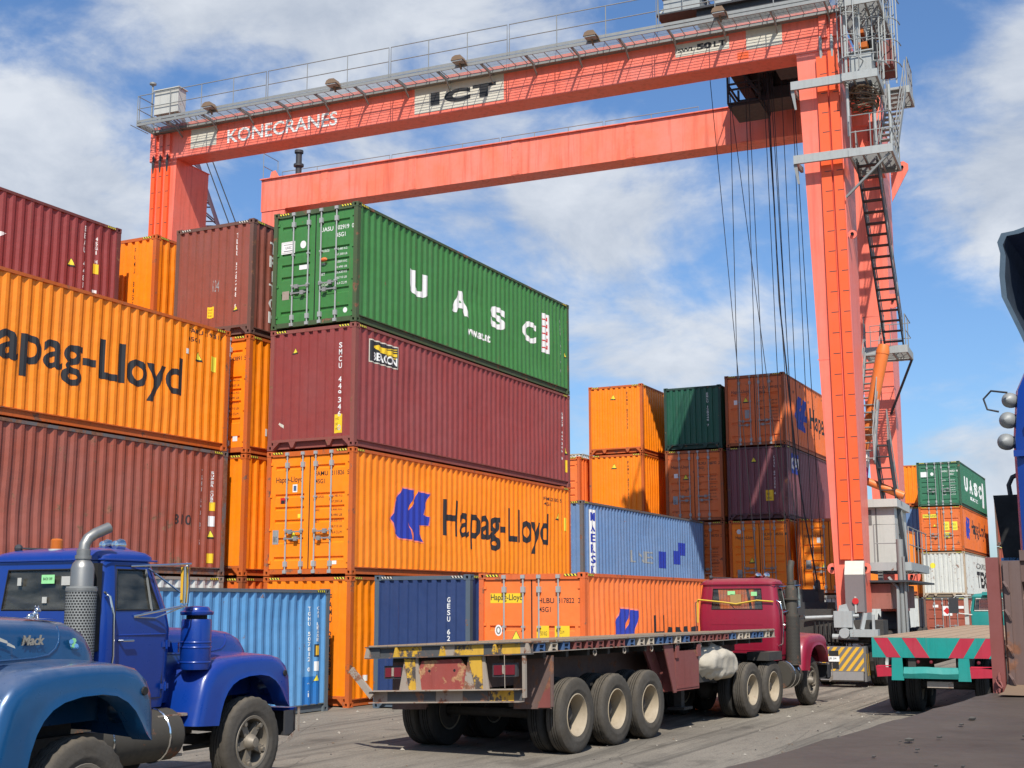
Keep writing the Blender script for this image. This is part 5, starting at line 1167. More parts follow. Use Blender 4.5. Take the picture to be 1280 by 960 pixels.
mb = MB(); mb.lathe([(0.001, 0), (0.55, 0), (0.55, 0.06), (0.42, 0.06), (0.42, 2.6), (0.55, 2.6), (0.55, 2.66), (0.001, 2.66)], (2.4, 2.0, 21.6), (1, 0, 0), 24); P('hoist_drum', mb, K['grime'], tr, 40)
mb = MB(); mb.box(1.6, 1.5, 19.95, 3.2, 3.2, 20.44); mb.box(3.2, 2.2, 20.1, 4.6, 2.5, 20.4); mb.box(4.6, 1.5, 20.0, 6.2, 3.2, 20.44); mb.box(2.0, 1.2, 19.5, 3.0, 2.4, 19.9); mb.box(4.4, 2.4, 19.45, 5.6, 3.4, 19.9); P('sheave_frame', mb, K['dark_steel'], tr)
# skeletal driver's cabin below the trolley
mb = MB(); s0, s1, t0, t1, z0, z1 = 3.35, 4.45, 4.0, 5.6, 19.35, 20.45
for t in (t0, t1):
    for s in (s0, s1): mb.bar((t, s, z0), (t, s, z1), 0.07, 0.07)
    for z in (z0, z0 + 0.5, z1 - 0.4): mb.bar((t, s0, z), (t, s1, z), 0.06, 0.06)
for s in (s0, s1):
    for z in (z0, z0 + 0.5, z1 - 0.4): mb.bar((t0, s, z), (t1, s, z), 0.06, 0.06)
mb.box(t0, s0, z0 - 0.12, t1, s1, z0 - 0.04); mb.bar((t0, s0, z0 + .2), (t0, s0 + 0.6, z1), 0.12, 0.1); mb.box(t0 + .4, s0 - 0.4, z0 + 0.3, t1 - .5, s0 + 0.25, z1 - 0.2)
cabn = P('driver_cabin', mb, K['dark_steel'], tr)
rail_run([(-0.25, 5.65, 21.03), (-0.25, 0.7, 21.03)], parent=tr, post=0.9)
rail_run([(1.0, 4.45, 21.03), (7.8, 4.45, 21.03)], parent=tr, post=1.2)
mb = MB(); mb.tube([(-0.2, 5.6, 21.05), (1.5, 5.2, 22.8)], 0.04, 6); P('gear_frame', mb, K['galv_light'], tr)
mb = MB(); mb.bar((0.0, 4.8, 21.1), (0.2, 5.6, 22.2), 0.08, 0.3); P('gear_arm', mb, K['galv_light'], tr)
mb = MB(); mb.box(-0.1, 2.8, 21.05, 0.5, 3.8, 21.6); P('motor_box', mb, K['galv_light'], tr)
# hoist ropes and head block
for (t, s, tb, sb) in ((3.3, 4.92, 3.5, 3.85), (3.5, 4.26, 3.6, 4.38), (3.6, 4.38, 3.7, 2.75), (3.4, 3.70, 3.4, 3.68), (3.45, 3.62, 3.6, 3.40), (4.0, 3.20, 4.0, 3.02), (3.2, 2.98, 3.2, 2.50), (3.9, 2.88, 3.9, 2.58), (3.0, 2.78, 3.0, 2.35), (3.6, 2.52, 3.6, 2.38), (4.2, 2.28, 4.2, 2.20), (3.1, 2.05, 3.1, 1.72), (4.6, 1.98, 4.6, 1.60)):
    mb = MB(); mb.tube([(t, s, 20.5), (tb, sb, 2.8)], 0.0125, 5, caps=False); P('hoist_rope', mb, K['rope'])
mb = MB(); mb.tube([(3.2, 2.9, 20.4), (3.2, 2.78, 12), (3.25, 2.45, 7.0), (3.0, 2.2, 5.0), (3.1, 1.9, 2.9)], 0.024, 6); P('power_cable', mb, K['rope'], smooth=50)
mb = MB(); mb.box(3.0, 1.6, 1.9, 4.4, 3.9, 2.3); mb.box(3.2, 1.9, 2.3, 4.2, 3.6, 2.7)
for s in (1.9, 2.6, 3.1, 3.5): mb.lathe([(0.001, 0), (0.24, 0), (0.24, 0.1), (0.001, 0.1)], (3.4, s, 2.75), (0, 1, 0), 14)
hb = P('head_block', mb, K['dark_steel'])
mb = MB(); mb.box(1.2, 2.0, 1.55, 6.2, 2.25, 1.85); mb.box(1.2, 3.3, 1.55, 6.2, 3.55, 1.85)
P('spreader', mb, K['dark_steel'], hb)
# lattice boom of a far crane standing behind the block
bm_ = MB(); a0 = Vector((33, 39.5, 0)); a1 = Vector((29.3, 37.8, 36.0))
a0 = Vector((22.6, 20.2, 12.6)); a1 = Vector((19.3, 23.2, 24.9))
d = (a1 - a0); n = 14; w = 0.75
def corner(f, i, j): 
    p = a0 + d * f; return p + Vector((0.5, -0.86, 0)) * (w * (0.5 - i)) + Vector((0.86, 0.5, 0)) * (w * (0.5 - j))
for i in (0, 1):
    for j in (0, 1): bm_.tube([corner(0, i, j), corner(1, i, j)], 0.07, 5)
for k in range(n):
    for i, j, i2, j2 in ((0, 0, 1, 0), (0, 1, 1, 1), (0, 0, 0, 1), (1, 0, 1, 1)):
        bm_.tube([corner(k / n, i, j), corner((k + 1) / n, i2, j2)], 0.035, 4); bm_.tube([corner(k / n, i, j), corner(k / n, i2, j2)], 0.035, 4)
lc = thing('lattice_boom_crane', 'thin dull purple lattice boom leaning left behind the brown-red container', 'crane', (22.6, 20.2, 0))
bo = B('lattice_boom', bm_.map(lambda v: v - Vector((22.6, 20.2, 0))), K['boom_purple'], lc)
mb = MB(); mb.box(-1.4, -1.2, 1.0, 2.5, 1.2, 12.2); B('machine_body', mb, K['dark_steel'], lc)
mb = MB(); mb.box(-3, -2.4, 0.0, 3, -1.4, 1.0); mb.box(-3, 1.4, 0.0, 3, 2.4, 1.0); mb.box(-1.4, -1.4, 0.4, 1.4, 1.4, 0.99); B('crawler_track', mb, K['grime'], lc)
mb = MB(); mb.tube([(1.3, -0.8, 12), (-2.6, 2.6, 24.9)], 0.03, 4); mb.tube([(1.6, -1.1, 12), (-2.4, 2.4, 24.9)], 0.03, 4); B('hoist_rope', mb, K['rope'], lc)

# ---------------------------------------------------------------- bonneted lorries (local x forward, y left, origin under the front axle)
def lerp(a, b, f): return a + (b - a) * f
def zlerp(levels, z):
    if z <= levels[0][0]: return levels[0][1:]
    for a, b in zip(levels, levels[1:]):
        if z <= b[0]:
            f = (z - a[0]) / (b[0] - a[0]); return tuple(lerp(p, q, f) for p, q in zip(a[1:], b[1:]))
    return levels[-1][1:]
def lorry(label, loc, rz, mat, sc=1.0, xr=-2.47, rear=(-3.6,), fw=1.20, rw=1.22, chassis_to=-4.6, stack='clean', aircleaner=True, tank=(-2.6, -1.25), mirror='gold', wheel_z=0.56, extras=True, lamps=True, bumper='dark', hood_z=0.0, stack_at=None, beacon=True):
    T_ = thing('lorry', label, 'lorry', loc, rz, 'bonneted lorries in the yard'); T_.scale = (sc, sc, sc)
    def Q(name, mb, mats, parent=None, smooth=None, lb=None): return B(name, mb, mats, parent or T_, smooth, lb)
    dx = xr + 2.47
    lev = [(1.08, .88, -2.45, -1.28), (1.30, .925, -2.47, -1.28), (1.98, .955, -2.47, -1.28), (2.20, .945, -2.46, -1.34), (2.66, .89, -2.42, -1.54), (2.76, .87, -2.41, -1.58)]
    lev = [(z, w, a + dx, b + dx * 0.5) for z, w, a, b in lev]
    rad = 0.13
    def ring(z, w, a, b, ins=0.0):
        w -= ins; a += ins; b -= ins; r = max(0.02, rad)
        xs = [a + r, a + r + 0.08, b - r - 0.06, b - r]; ys = [-(w - r), -0.62 * w / .95, -0.02, 0.02, 0.62 * w / .95, w - r]; yf = [-(w - r), -0.78 * w / .95, -0.02, 0.02, 0.78 * w / .95, w - r]
        p = []
        def arc(cx, cy, a0): return [(cx + r * math.cos(a0 + k * math.pi / 8), cy + r * math.sin(a0 + k * math.pi / 8)) for k in (1, 2, 3)]
        p += [(x, -w) for x in xs]                      # right side, rear to front   0-3
        p += arc(b - r, -(w - r), -math.pi / 2)         # 4-6
        p += [(b, y) for y in yf]                       # 7-12 windscreen
        p += arc(b - r, w - r, 0)                       # 13-15
        p += [(x, w) for x in xs[::-1]]                 # 16-19
        p += arc(a + r, w - r, math.pi / 2)             # 20-22
        p += [(a, y) for y in ys[::-1]]                 # 23-28 rear window
        p += arc(a + r, -(w - r), math.pi)              # 29-31
        return [(x, y, z) for x, y in p]
    rows = [ring(*l) for l in lev]
    zt = lev[-1]
    # roof lip then crown
    rows.append(ring(zt[0] + 0.012, zt[1] + 0.02, zt[2] - 0.02, zt[3] + 0.03))
    rows.append(ring(zt[0] + 0.05, zt[1] + 0.015, zt[2] - 0.015, zt[3] + 0.025))
    rows.append(ring(zt[0] + 0.095, zt[1] - 0.03, zt[2] + 0.03, zt[3] - 0.03))
    rows.append(ring(zt[0] + 0.13, zt[1] - 0.14, zt[2] + 0.12, zt[3] - 0.12))
    rows.append(ring(zt[0] + 0.155, zt[1] - 0.38, zt[2] + 0.26, zt[3] - 0.22))
    n = len(rows[0]); mb = MB(); skip = {1: 3, 8: 3, 10: 3, 17: 3, 24: 3, 25: 3, 26: 3}
    for r_ in rows: mb.v += r_
    for i in range(len(rows) - 1):
        for j in range(n):
            if i == 3 and j in (1, 8, 10, 17, 24, 25, 26): continue
            mb.f.append((i * n + j, i * n + (j + 1) % n, (i + 1) * n + (j + 1) % n, (i + 1) * n + j)); mb.m.append(0)
    mb.f.append(tuple(range((len(rows) - 1) * n, len(rows) * n))); mb.m.append(0)
    mb.f.append(tuple(range(n))); mb.m.append(0)
    cab = Q('cab', mb, K[mat], smooth=38)
    # glazing
    for js, nm in (((1,), 'side_window'), ((17,), 'side_window'), ((8,), 'windscreen'), ((10,), 'windscreen'), ((24, 25, 26), 'rear_window')):
        a = rows[3][js[0]]; b = rows[3][js[-1] + 1]; c = rows[4][js[-1] + 1]; d = rows[4][js[0]]
        cen = Vector((sum(p[0] for p in (a, b, c, d)) / 4, sum(p[1] for p in (a, b, c, d)) / 4, sum(p[2] for p in (a, b, c, d)) / 4))
        nrm = (Vector(b) - Vector(a)).cross(Vector(d) - Vector(a)).normalized(); nrm *= -1 if nrm.dot(cen - Vector(((xr - 1.3) / 2, 0, cen.z))) > 0 else 1
        q = [Vector(p) + nrm * 0.014 for p in (a, b, c, d)]
        m = MB(); m.add(q, [(0, 1, 2, 3)]); gl = Q(nm, m, K['glass'], cab)
        m = MB(); m.tube([Vector(p).lerp(cen, 0.012) for p in (a, b, c, d)], 0.012, 5, closed=True); Q('window_seal', m, K['black'], gl)
    m = MB(); m.box(xr + 0.14, -0.8, 1.12, -1.45 + dx * .5, 0.8, 1.3); m.box(xr + 0.12, -0.75, 1.3, xr + 0.32, -0.12, 2.16); m.box(xr + 0.12, 0.12, 1.3, xr + 0.32, 0.75, 2.16); m.box(-1.6 + dx * .5, -0.82, 1.3, -1.42 + dx * .5, 0.82, 2.1); m.tube([( -1.72 + dx * .5 + 0.09 * math.cos(k * .7), 0.42 + 0.21 * math.sin(k * .7), 2.08 + .1 * math.cos(k * .7)) for k in range(9)], 0.016, 5, closed=True)
    Q('seats_and_dash', m, K['grime'], cab)
    # doors
    for sg in (-1, 1):
        m = MB(); zz_ = [1.20, 1.45, 1.98, 2.17]
        rws = []
        for z in zz_:
            w, a, b = zlerp([(l[0], l[1], l[2], l[3]) for l in lev], z); rws.append([(a + 0.21, sg * (w + 0.009), z), (b - 0.16, sg * (w + 0.009), z)])
        m.grid(rws); m.grid([[(rws[i][0][0], rws[i][0][1] - sg * 0.012, rws[i][0][2]) for i in range(4)], [rws[i][0] for i in range(4)]]); m.grid([[(rws[i][1][0], rws[i][1][1] - sg * 0.012, rws[i][1][2]) for i in range(4)], [rws[i][1] for i in range(4)]])
        m.tube([(rws[0][0][0] - .005, sg * .935, 1.19), (rws[3][0][0] - 0.01, sg * .95, 2.17), (rws[3][0][0] + 0.02, sg * .885, 2.70), (rws[3][1][0] - 0.18, sg * .885, 2.70), (rws[3][1][0] + .01, sg * .945, 2.17), (rws[0][1][0] + .005, sg * .935, 1.19)], 0.006, 4, 1, closed=True)
        m.tube([(rws[0][0][0] + .02, sg * .955, 1.92), (rws[0][1][0], sg * .965, 1.92)], 0.012, 6)
        dr = Q('door', m, [K[mat], K['black']], smooth=30)
        m = MB(); m.tube([(rws[0][0][0] + .05, sg * .965, 1.86), (rws[0][0][0] + .07, sg * 1.01, 1.86), (rws[0][0][0] + .24, sg * 1.01, 1.86)], 0.014, 6); Q('handle', m, K['chrome'], dr, 50)
        m = MB(); hx = xr + 0.05; m.tube([(hx, sg * .93, 2.40), (hx - .01, sg * 1.02, 2.35), (hx + .04, sg * 1.04, 2.15), (hx + .06, sg * 1.04, 1.70), (hx + .03, sg * 1.03, 1.45), (hx + .02, sg * .94, 1.40)], 0.016, 7); Q('grab_rail', m, K['chrome'], smooth=50)
    w_, a_, b_ = lev[-1][1], lev[-1][2], lev[-1][3]
    m = MB(); m.tube([(b_ + .02, -w_ - .03, lev[-1][0] + .005), (a_ - .01, -w_ - .03, lev[-1][0] + .005), (a_ - .03, -w_ + .1, lev[-1][0] + .005), (a_ - .03, w_ - .1, lev[-1][0] + .005), (a_ - .01, w_ + .03, lev[-1][0] + .005), (b_ + .02, w_ + .03, lev[-1][0] + .005)], .011, 5); Q('drip_rail', m, K[mat], cab)
    for sg in (-1, 1):
        for z in (1.32, 1.80):
            m = MB(); m.tube([(lev[2][3] - .13, sg * .968, z - .05), (lev[2][3] - .13, sg * .968, z + .05)], .014, 6); m.box(lev[2][3] - .20, sg * .955, z - .03, lev[2][3] - .07, sg * .966, z + .03); Q('hinge', m, K[mat], cab)
        m = MB(); m.bar((lev[3][3] - .33, sg * .952, 2.19), (lev[4][3] - .20, sg * .895, 2.67), .018, .018); Q('quarter_light_bar', m, K['galv'], cab)
        m = MB(); m.bar((lev[2][3] - .03, sg * .3, 2.10), (lev[3][3] + .03, sg * .55, 2.34), .012, .012); Q('wiper', m, K['black'], cab)
    m = MB()
    for z in (1.16, 1.99):
        for k in range(14): m.sphere((lev[1][2] - .002, -.72 + k * .11, z), .007, 0, 5)
    Q('rivets', m, K[mat], cab)['kind'] = 'stuff'
    m = MB(); m.box(lev[1][2] - .006, -.62, 1.30, lev[1][2] + .004, .62, 1.315); m.box(lev[1][2] - .006, -.62, 1.86, lev[1][2] + .004, .62, 1.875); Q('panel_crease', m, K[mat], cab)
    # bonnet
    prof = [(-1.36, .66, 2.00), (-.6, .60, 1.99), (0, .56, 1.965), (.38, .53, 1.935), (.56, .515, 1.87), (.66, .505, 1.77), (.73, .50, 1.60), (.78, .49, 1.15)]
    rws = []
    for x, w, z in prof:
        z += hood_z
        r = 0.10; half = [(w + 0.05, 1.10), (w + 0.03, 1.45), (w, z - 0.16), (w - 0.02, z - 0.08), (w - 0.06, z - 0.03), (w - 0.14, z), (w * 0.4, z + 0.02)] if z > 1.5 else [(w + 0.05, 1.0), (w + .03, 1.03), (w, 1.06), (w - .02, 1.09), (w - .06, 1.12), (w - .14, 1.14), (w * .4, 1.15)]
        rws.append([(x, -a, b) for a, b in half] + [(x, a, b) for a, b in half[::-1]])
    m = MB(); m.grid(rws); m.f.append(tuple(range(len(rws[0]) * (len(rws) - 1), len(rws[0]) * len(rws)))); m.m.append(0)
    hd = Q('bonnet', m, K[mat], smooth=45)
    def hood_y(x, z):
        for a, b in zip(prof, prof[1:]):
            if x <= b[0]:
                f = max(0, (x - a[0]) / (b[0] - a[0])); w = lerp(a[1], b[1], f); zt_ = lerp(a[2], b[2], f) + hood_z; break
        if z < zt_ - .16: return w + .03 * (1 - (z - 1.45) / (zt_ - .16 - 1.45))
        if z < zt_ - .08: return w - .02 * (z - zt_ + .16) / .08
        return w - .02 - .04 * (z - zt_ + .08) / .05
    for sg in (-1, 1):
        mp_ = [(-1.3, 1.66), (-.9, 1.665), (-.5, 1.67), (-.1, 1.68), (.08, 1.70), (.17, 1.75), (.21, 1.81), (.225, 1.87), (.23, 1.905 + hood_z)]
        m = MB(); m.tube([(x, sg * (hood_y(x, z) + .001), z) for x, z in mp_], 0.010, 6); Q('bonnet_moulding', m, K[mat], hd, 50)
    for sg in ():
        m = MB(); m.tube([(-1.3, sg * .692, 1.62), (-.5, sg * .648, 1.64), (0.12, sg * .605, 1.655), (.28, sg * .585, 1.69), (.36, sg * .568, 1.78), (.385, sg * .545, 1.88 + hood_z * .5), (.39, sg * .50, 1.925 + hood_z)], 0.014, 6); Q('bonnet_moulding', m, K[mat], hd, 50)
    m = MB(); m.box(0.782, -0.42, 1.12, 0.80, 0.42, 1.6)
    for k in range(9): m.box(0.80, -0.42, 1.16 + k * 0.05, 0.815, 0.42, 1.175 + k * 0.05, 1)
    Q('grille', m, [K['black'], K['chrome']], hd)
    # front wings
    O_ = [(-1.12, .84), (-1.04, 1.12), (-.96, 1.38), (-.86, 1.51), (-.72, 1.585), (-.5, 1.62), (-.2, 1.635), (.1, 1.64), (.38, 1.63), (.56, 1.59), (.67, 1.51), (.735, 1.38), (.755, 1.20), (.75, 1.02), (.745, .96)]
    I_ = [(-.70, .82), (-.665, .97), (-.615, 1.10), (-.55, 1.20), (-.46, 1.28), (-.34, 1.335), (-.15, 1.37), (.08, 1.375), (.25, 1.35), (.38, 1.29), (.48, 1.21), (.56, 1.11), (.62, 1.02), (.66, .98), (.70, .95)]
    for sg in (-1, 1):
        cols = [(0.46, 0, 0.03), (0.62, 0, 0.02), (0.95, 0, 0.0), (1.12, 0.045, 0), (1.18, 0.14, 0), (1.203, 0.38, 0), (1.205, 0.72, 0), (1.215, 0.90, 0), (1.222, 0.97, 0), (1.20, 1.0, 0), (1.0, 0.995, 0)]
        rws = []
        for y, f, up_ in cols: rws.append([(lerp(o[0], i[0], f), sg * y, lerp(o[1], i[1], f) + up_) for o, i in zip(O_, I_)])
        m = MB(); m.grid(rws); wg = Q('wing', m, K[mat], smooth=50, lb=None)
        m = MB(); m.lathe([(0.001, .02), (.035, .02), (.04, 0), (.05, -.02)], (0.60, sg * 1.20, 1.38), (0, sg, 0), 12); Q('side_lamp_hole', m, K['black'], wg)
        m = MB(); m.lathe([(0.001, .03), (.09, .02), (.11, 0), (.11, -.12)], (0.76, sg * 0.85, 1.2), (1, 0, 0), 18); Q('headlight', m, K['chrome'], wg, 40)
    # mechanical mass, chassis
    m = MB()
    for sg in (-1, 1): m.box(chassis_to, sg * .42 - .05, .72, .9, sg * .42 + .05, .98)
    for x in [0.2, -1.0, -2.2] + [chassis_to + .3]: m.box(x - .06, -.38, .75, x + .06, .38, .95)
    m.box(-1.3, -.36, .75, .6, .36, 1.35); m.tube([(0, -fw + .2, wheel_z), (0, fw - .2, wheel_z)], 0.07, 8); m.box(-1.5, -.6, 0.98, -.9, .6, 1.1); m.box(-1.0, -.62, .6, -.6, -.45, 1.0)
    for sg in (-1, 1): m.box(-.7, sg * .42 - .04, .55, .7, sg * .42 + .04, .64); m.tube([(-.5, sg * .5, .5), (-.3, sg * .8, .55), (-.1, sg * .9, .6)], 0.035, 6)
    Q('chassis', m, K['grime'])
    for sg in (-1, 1):
        wheel(T_, 0, sg * (fw - .14), wheel_z, wheel_z, .28, 'spoke', sg, 'rubber_dusty', 'rim_steel', 0.014, 0.2, 56)
        for x in rear:
            for q, dd in ((0, 1), (1, 1)):
                wheel(T_, x, sg * (rw - .14 - q * .33), wheel_z, wheel_z, .27, 'dish', sg, 'rubber_dusty' if q == 0 else 'rubber', 'rim_cream', 0.012, 0.20, 56)
    for x in rear:
        m = MB(); m.tube([(x, -rw + .3, wheel_z), (x, rw - .3, wheel_z)], 0.09, 8); m.sphere((x, 0, wheel_z), 0.22, 0, 10); m.box(x - .4, -.52, .66, x + .4, -.4, .76); m.box(x - .4, .4, .66, x + .4, .52, .76); Q('axle', m, K['grime'], smooth=50)
    m = MB(); m.tube([(tank[0], -.86, .76), (tank[1], -.86, .76)], 0.30, 20)
    for x in (tank[0] + .2, tank[1] - .25): m.tube([(x, -.86 + .306 * math.cos(a), .76 + .306 * math.sin(a)) for a in [k * math.pi / 10 for k in range(20)]], 0.012, 4, 1, closed=True)
    Q('fuel_tank', m, [K['soot'], K['chrome']], smooth=40)
    m = MB(); m.tube([(tank[0], .86, .76), (tank[1], .86, .76)], 0.30, 20); Q('fuel_tank', m, K['soot'], smooth=40)
    m = MB(); m.bar((-1.6 + dx * .4, -.95, 0.98), (-1.1, -.95, 0.98), .22, .03); m.box(-1.5, -1.0, .5, -1.1, -.8, .53, 0); m.box(-1.48, -.9, .53, -1.45, -.86, .98); Q('step', m, K['steel_worn'])
    m = MB(); m.grid([[(.80, -1.22, .55), (.80, -1.22, .92)], [(.92, -1.16, .55), (.92, -1.16, .92)], [(.97, -.8, .55), (.97, -.8, .92)], [(.97, .8, .55), (.97, .8, .92)], [(.92, 1.16, .55), (.92, 1.16, .92)], [(.80, 1.22, .55), (.80, 1.22, .92)]]); m.box(.78, -1.15, .885, .95, 1.15, .925, 1); m.box(.62, -1.215, .60, .80, -1.19, .90)
    m.box(.60, 1.19, .60, .80, 1.215, .90)
    if bumper != 'none': Q('bumper', m, [K['dark_steel'], K[mat] if bumper == 'dark' else K['steel_worn']])
    m = MB(); m.prism([(0.66, .50), (0.93, .56), (.93, .93), (.88, .93), (.88, .66), (.66, .56)], 1, -1.226, -1.222)
    if bumper != 'none': Q('bumper_end', m, K['steel_worn'])
    # exhaust
    ex, ey = stack_at or (xr - 0.22, -0.85)
    stp = 2.46 if stack == 'clean' else 2.10
    if stack != 'none':
        m = MB(); low = 1.25 if stack == 'clean' else 0.95
        sm = 'muffler' if stack == 'clean' else 'soot'
        m.lathe([(0.001, low), (0.11, low), (.125, low + .04), (.127, 2.66), (.11, 2.71), (.075, 2.75), (.075, 2.86), (.062, 2.87)], (ex, ey, 0), (0, 0, 1), 28)
        m.lathe([(.13, 2.40), (.172, 2.41), (.172, 2.44), (.13, 2.45)], (ex, ey, 0), (0, 0, 1), 28); m.lathe([(.09, 2.76), (.09, 2.80)], (ex, ey, 0), (0, 0, 1), 20)
        e1 = Q('exhaust_stack', m, K[sm], smooth=40)
        m = MB(); pts = [(ex, ey, 2.84), (ex + .01, ey, 2.92), (ex + .05, ey - .01, 2.99), (ex + .13, ey - .03, 3.045), (ex + .30, ey - .07, 3.12)] if stack == 'clean' else [(ex, ey, 2.84), (ex, ey, 3.05), (ex + .03, ey, 3.15), (ex + .10, ey, 3.27)]
        m.tube(pts, .062 if stack == 'clean' else .075, 14); dv = (Vector(pts[-1]) - Vector(pts[-2])).normalized(); m.disc(Vector(pts[-1]) + dv * .002, dv, .054, 14, 1)
        Q('exhaust_tip', m, [K[sm], K['black']], e1, 45)
        m = MB(); m.lathe([(.166, low + .02), (.166, stp)], (ex, ey, 0), (0, 0, 1), 28)
        m.f = [f for i, f in enumerate(m.f)]; Q('heat_shield', m, K['galv' if stack == 'clean' else 'soot'], e1, 40)
        m = MB()
        for i in range(int((stp - .08 - low) / .030)):
            for k in range(30):
                a = (k + (i % 2) * .5) * 2 * math.pi / 30; z = low + .06 + i * .030; cc = Vector((ex + .1672 * math.cos(a), ey + .1672 * math.sin(a), z)); tx = Vector((-math.sin(a), math.cos(a), 0)) * .0135; tz = Vector((0, 0, .0095))
                m.add([cc + tx, cc + tx * .5 + tz, cc - tx * .5 + tz, cc - tx, cc - tx * .5 - tz, cc + tx * .5 - tz], [(0, 1, 2, 3, 4, 5)])
        pf = Q('perforations', m, K['black'], e1); pf['kind'] = 'stuff'
        m = MB(); m.box(ex + .17, ey - .06, 1.75, ex + .24, ey + .16, 2.72); m.box(ex - .02, ey + .1, 1.0, ex + .06, ey + .2, 2.2); Q('exhaust_bracket', m, K['black'], e1)
    if aircleaner:
        ax, ay = -0.93 + dx * .4, -1.00
        m = MB(); m.lathe([(0.001, 1.49), (.165, 1.49), (.175, 1.52), (.175, 1.54), (.182, 1.56), (.182, 2.05), (.17, 2.085), (.12, 2.09)], (ax, ay, 0), (0, 0, 1), 28)
        m.lathe([(.125, 2.09), (.125, 2.15)], (ax, ay, 0), (0, 0, 1), 20, 1)
        m.lathe([(.19, 2.135), (.20, 2.15), (.20, 2.175), (.155, 2.19), (.15, 2.215), (.13, 2.235), (0.001, 2.245)], (ax, ay, 0), (0, 0, 1), 28)
        for z in (1.74, 1.80, 1.565): m.lathe([(.184, z), (.190, z + .008), (.190, z + .016), (.184, z + .024)], (ax, ay, 0), (0, 0, 1), 28)
        m.bar((ax - .1, ay + .18, 1.75), (ax - .2, -.55, 1.75), .05, .12, 0)
        Q('air_cleaner', m, [K[mat], K['black']], smooth=38)
    if mirror:
        for sg in (-1, 1):
            mx_, my = -1.33 + dx * .5, sg * 1.16
            m = MB(); m.tube([(-1.98 + dx * .7, sg * .89, 2.70), (mx_ - .02, my, 2.735), (mx_ + .04, my + sg * .03, 2.74)], .014, 7); m.tube([(-1.98 + dx * .7, sg * .96, 2.13), (mx_ - .05, my, 2.24), (mx_ + .01, my, 2.25)], .016, 7)
            m.tube([(-1.70 + dx * .7, sg * .90, 2.68), (mx_ - .10, my, 2.40)], .011, 6); m.tube([(-1.98 + dx * .7, sg * .97, 2.12), (-1.62 + dx * .7, sg * .97, 2.11), (mx_ - .05, my, 2.23)], .008, 5); m.tube([(mx_ + .03, my, 2.24), (mx_ + .05, my, 2.5), (mx_ + .03, my, 2.74)], .010, 6)
            fr = Q('mirror_arm', m, K['chrome'], smooth=50)
            m = MB(); m.box(mx_ - .02, my - sg * .03, 2.28, mx_ + .09, my - sg * .07, 2.70); m.box(mx_ - .022, my - sg * .018, 2.27, mx_ + .02, my - sg * .029, 2.71, 1); Q('mirror', m, [K['hz_yellow'] if mirror == 'gold' else K['chrome'], K['chrome']], fr)
    if lamps:
        tz = lev[-1][0] + .145; xm = (lev[-1][2] + lev[-1][3]) / 2
        for y in (-.32, -.52):
            m = MB(); m.lathe([(0.001, 0), (.05, .01), (.075, .07), (.075, .12), (0.001, .125)], (xm + .12, y, tz + .05), (1, 0, 0), 14); m.box(xm + .15, y - .02, tz - .06, xm + .2, y + .02, tz + .01); Q('roof_lamp', m, K['chrome'], cab, 45)
        m = MB(); m.prism([(-.34, tz - .02), (-.62, tz - .06), (-.60, tz - .03), (-.36, tz + .06), (-.1, tz + .02)], 0, xm + .22, xm + .40); Q('roof_vent', m, K[mat], cab)
        m = MB()
        if beacon: m.lathe([(.09, -.03), (.09, .0)], (xm - .22, .05, tz), (0, 0, 1), 16, 1); m.lathe([(.07, .0), (.07, .10), (.05, .12), (.001, .125)], (xm - .22, .05, tz), (0, 0, 1), 16)
        if beacon: Q('beacon', m, [K['amber'], K['white_box']], cab, 40)
        m = MB(); m.tube([(xm - .1, .2, tz), (xm - .2, .62, tz + .02)], .012, 5); m.sphere((xm - .22, .66, tz + .02), .05, 0, 10); Q('roof_horn', m, K['dark_steel'], cab)
    return T_, cab, hd

# blue lorry in the middle distance on the left
tb, cab_b, _ = lorry('glossy deep blue bonneted lorry with steel exhaust stack, before the light blue container', (-11.16, -4.80, 0), 0.0, 'truck_blue', 1.0, rear=(-4.1, -5.4), chassis_to=-6.2, hood_z=-0.03)
for (y, z, w, h, k) in ((-.10, 2.50, .20, .10, 'sticker_green'), (-.38, 2.48, .14, .10, 'white_box'), (.35, 2.48, .06, .09, 'white_box'), (-.06, 2.28, .07, .07, 'white_box')):
    m = MB(); m.box(-2.462, y - w / 2, z, -2.458, y + w / 2, z + h); B('sticker', m, K[k], cab_b)
m = MB(); m.add([(-2.4655, -(u), v) for u, v in text_flat('BACK OFF', 0.03, 2.54, .14, .03)[0]], text_flat('BACK OFF', 0.03, 2.54, .14, .03)[1]); B('lettering', m, K['black_paint'], cab_b)
# metallic blue lorry in the left foreground
ta, cab_a, hood_a = lorry('dusty metallic teal blue lorry with dog ornament on its bonnet, left foreground', (-15.72, -6.45, 0), 0.0, 'truck_teal', 1.06, xr=-2.6, rear=(-4.3, -5.6), chassis_to=-6.2, lamps=False, aircleaner=False, stack='none', mirror='chrome', fw=1.16, hood_z=0.04, bumper='none', wheel_z=0.52)
vs, fs = text_flat('Mack', 0.0, 0, .26, .085, bold=0.02, shear=0.2)
m = MB()
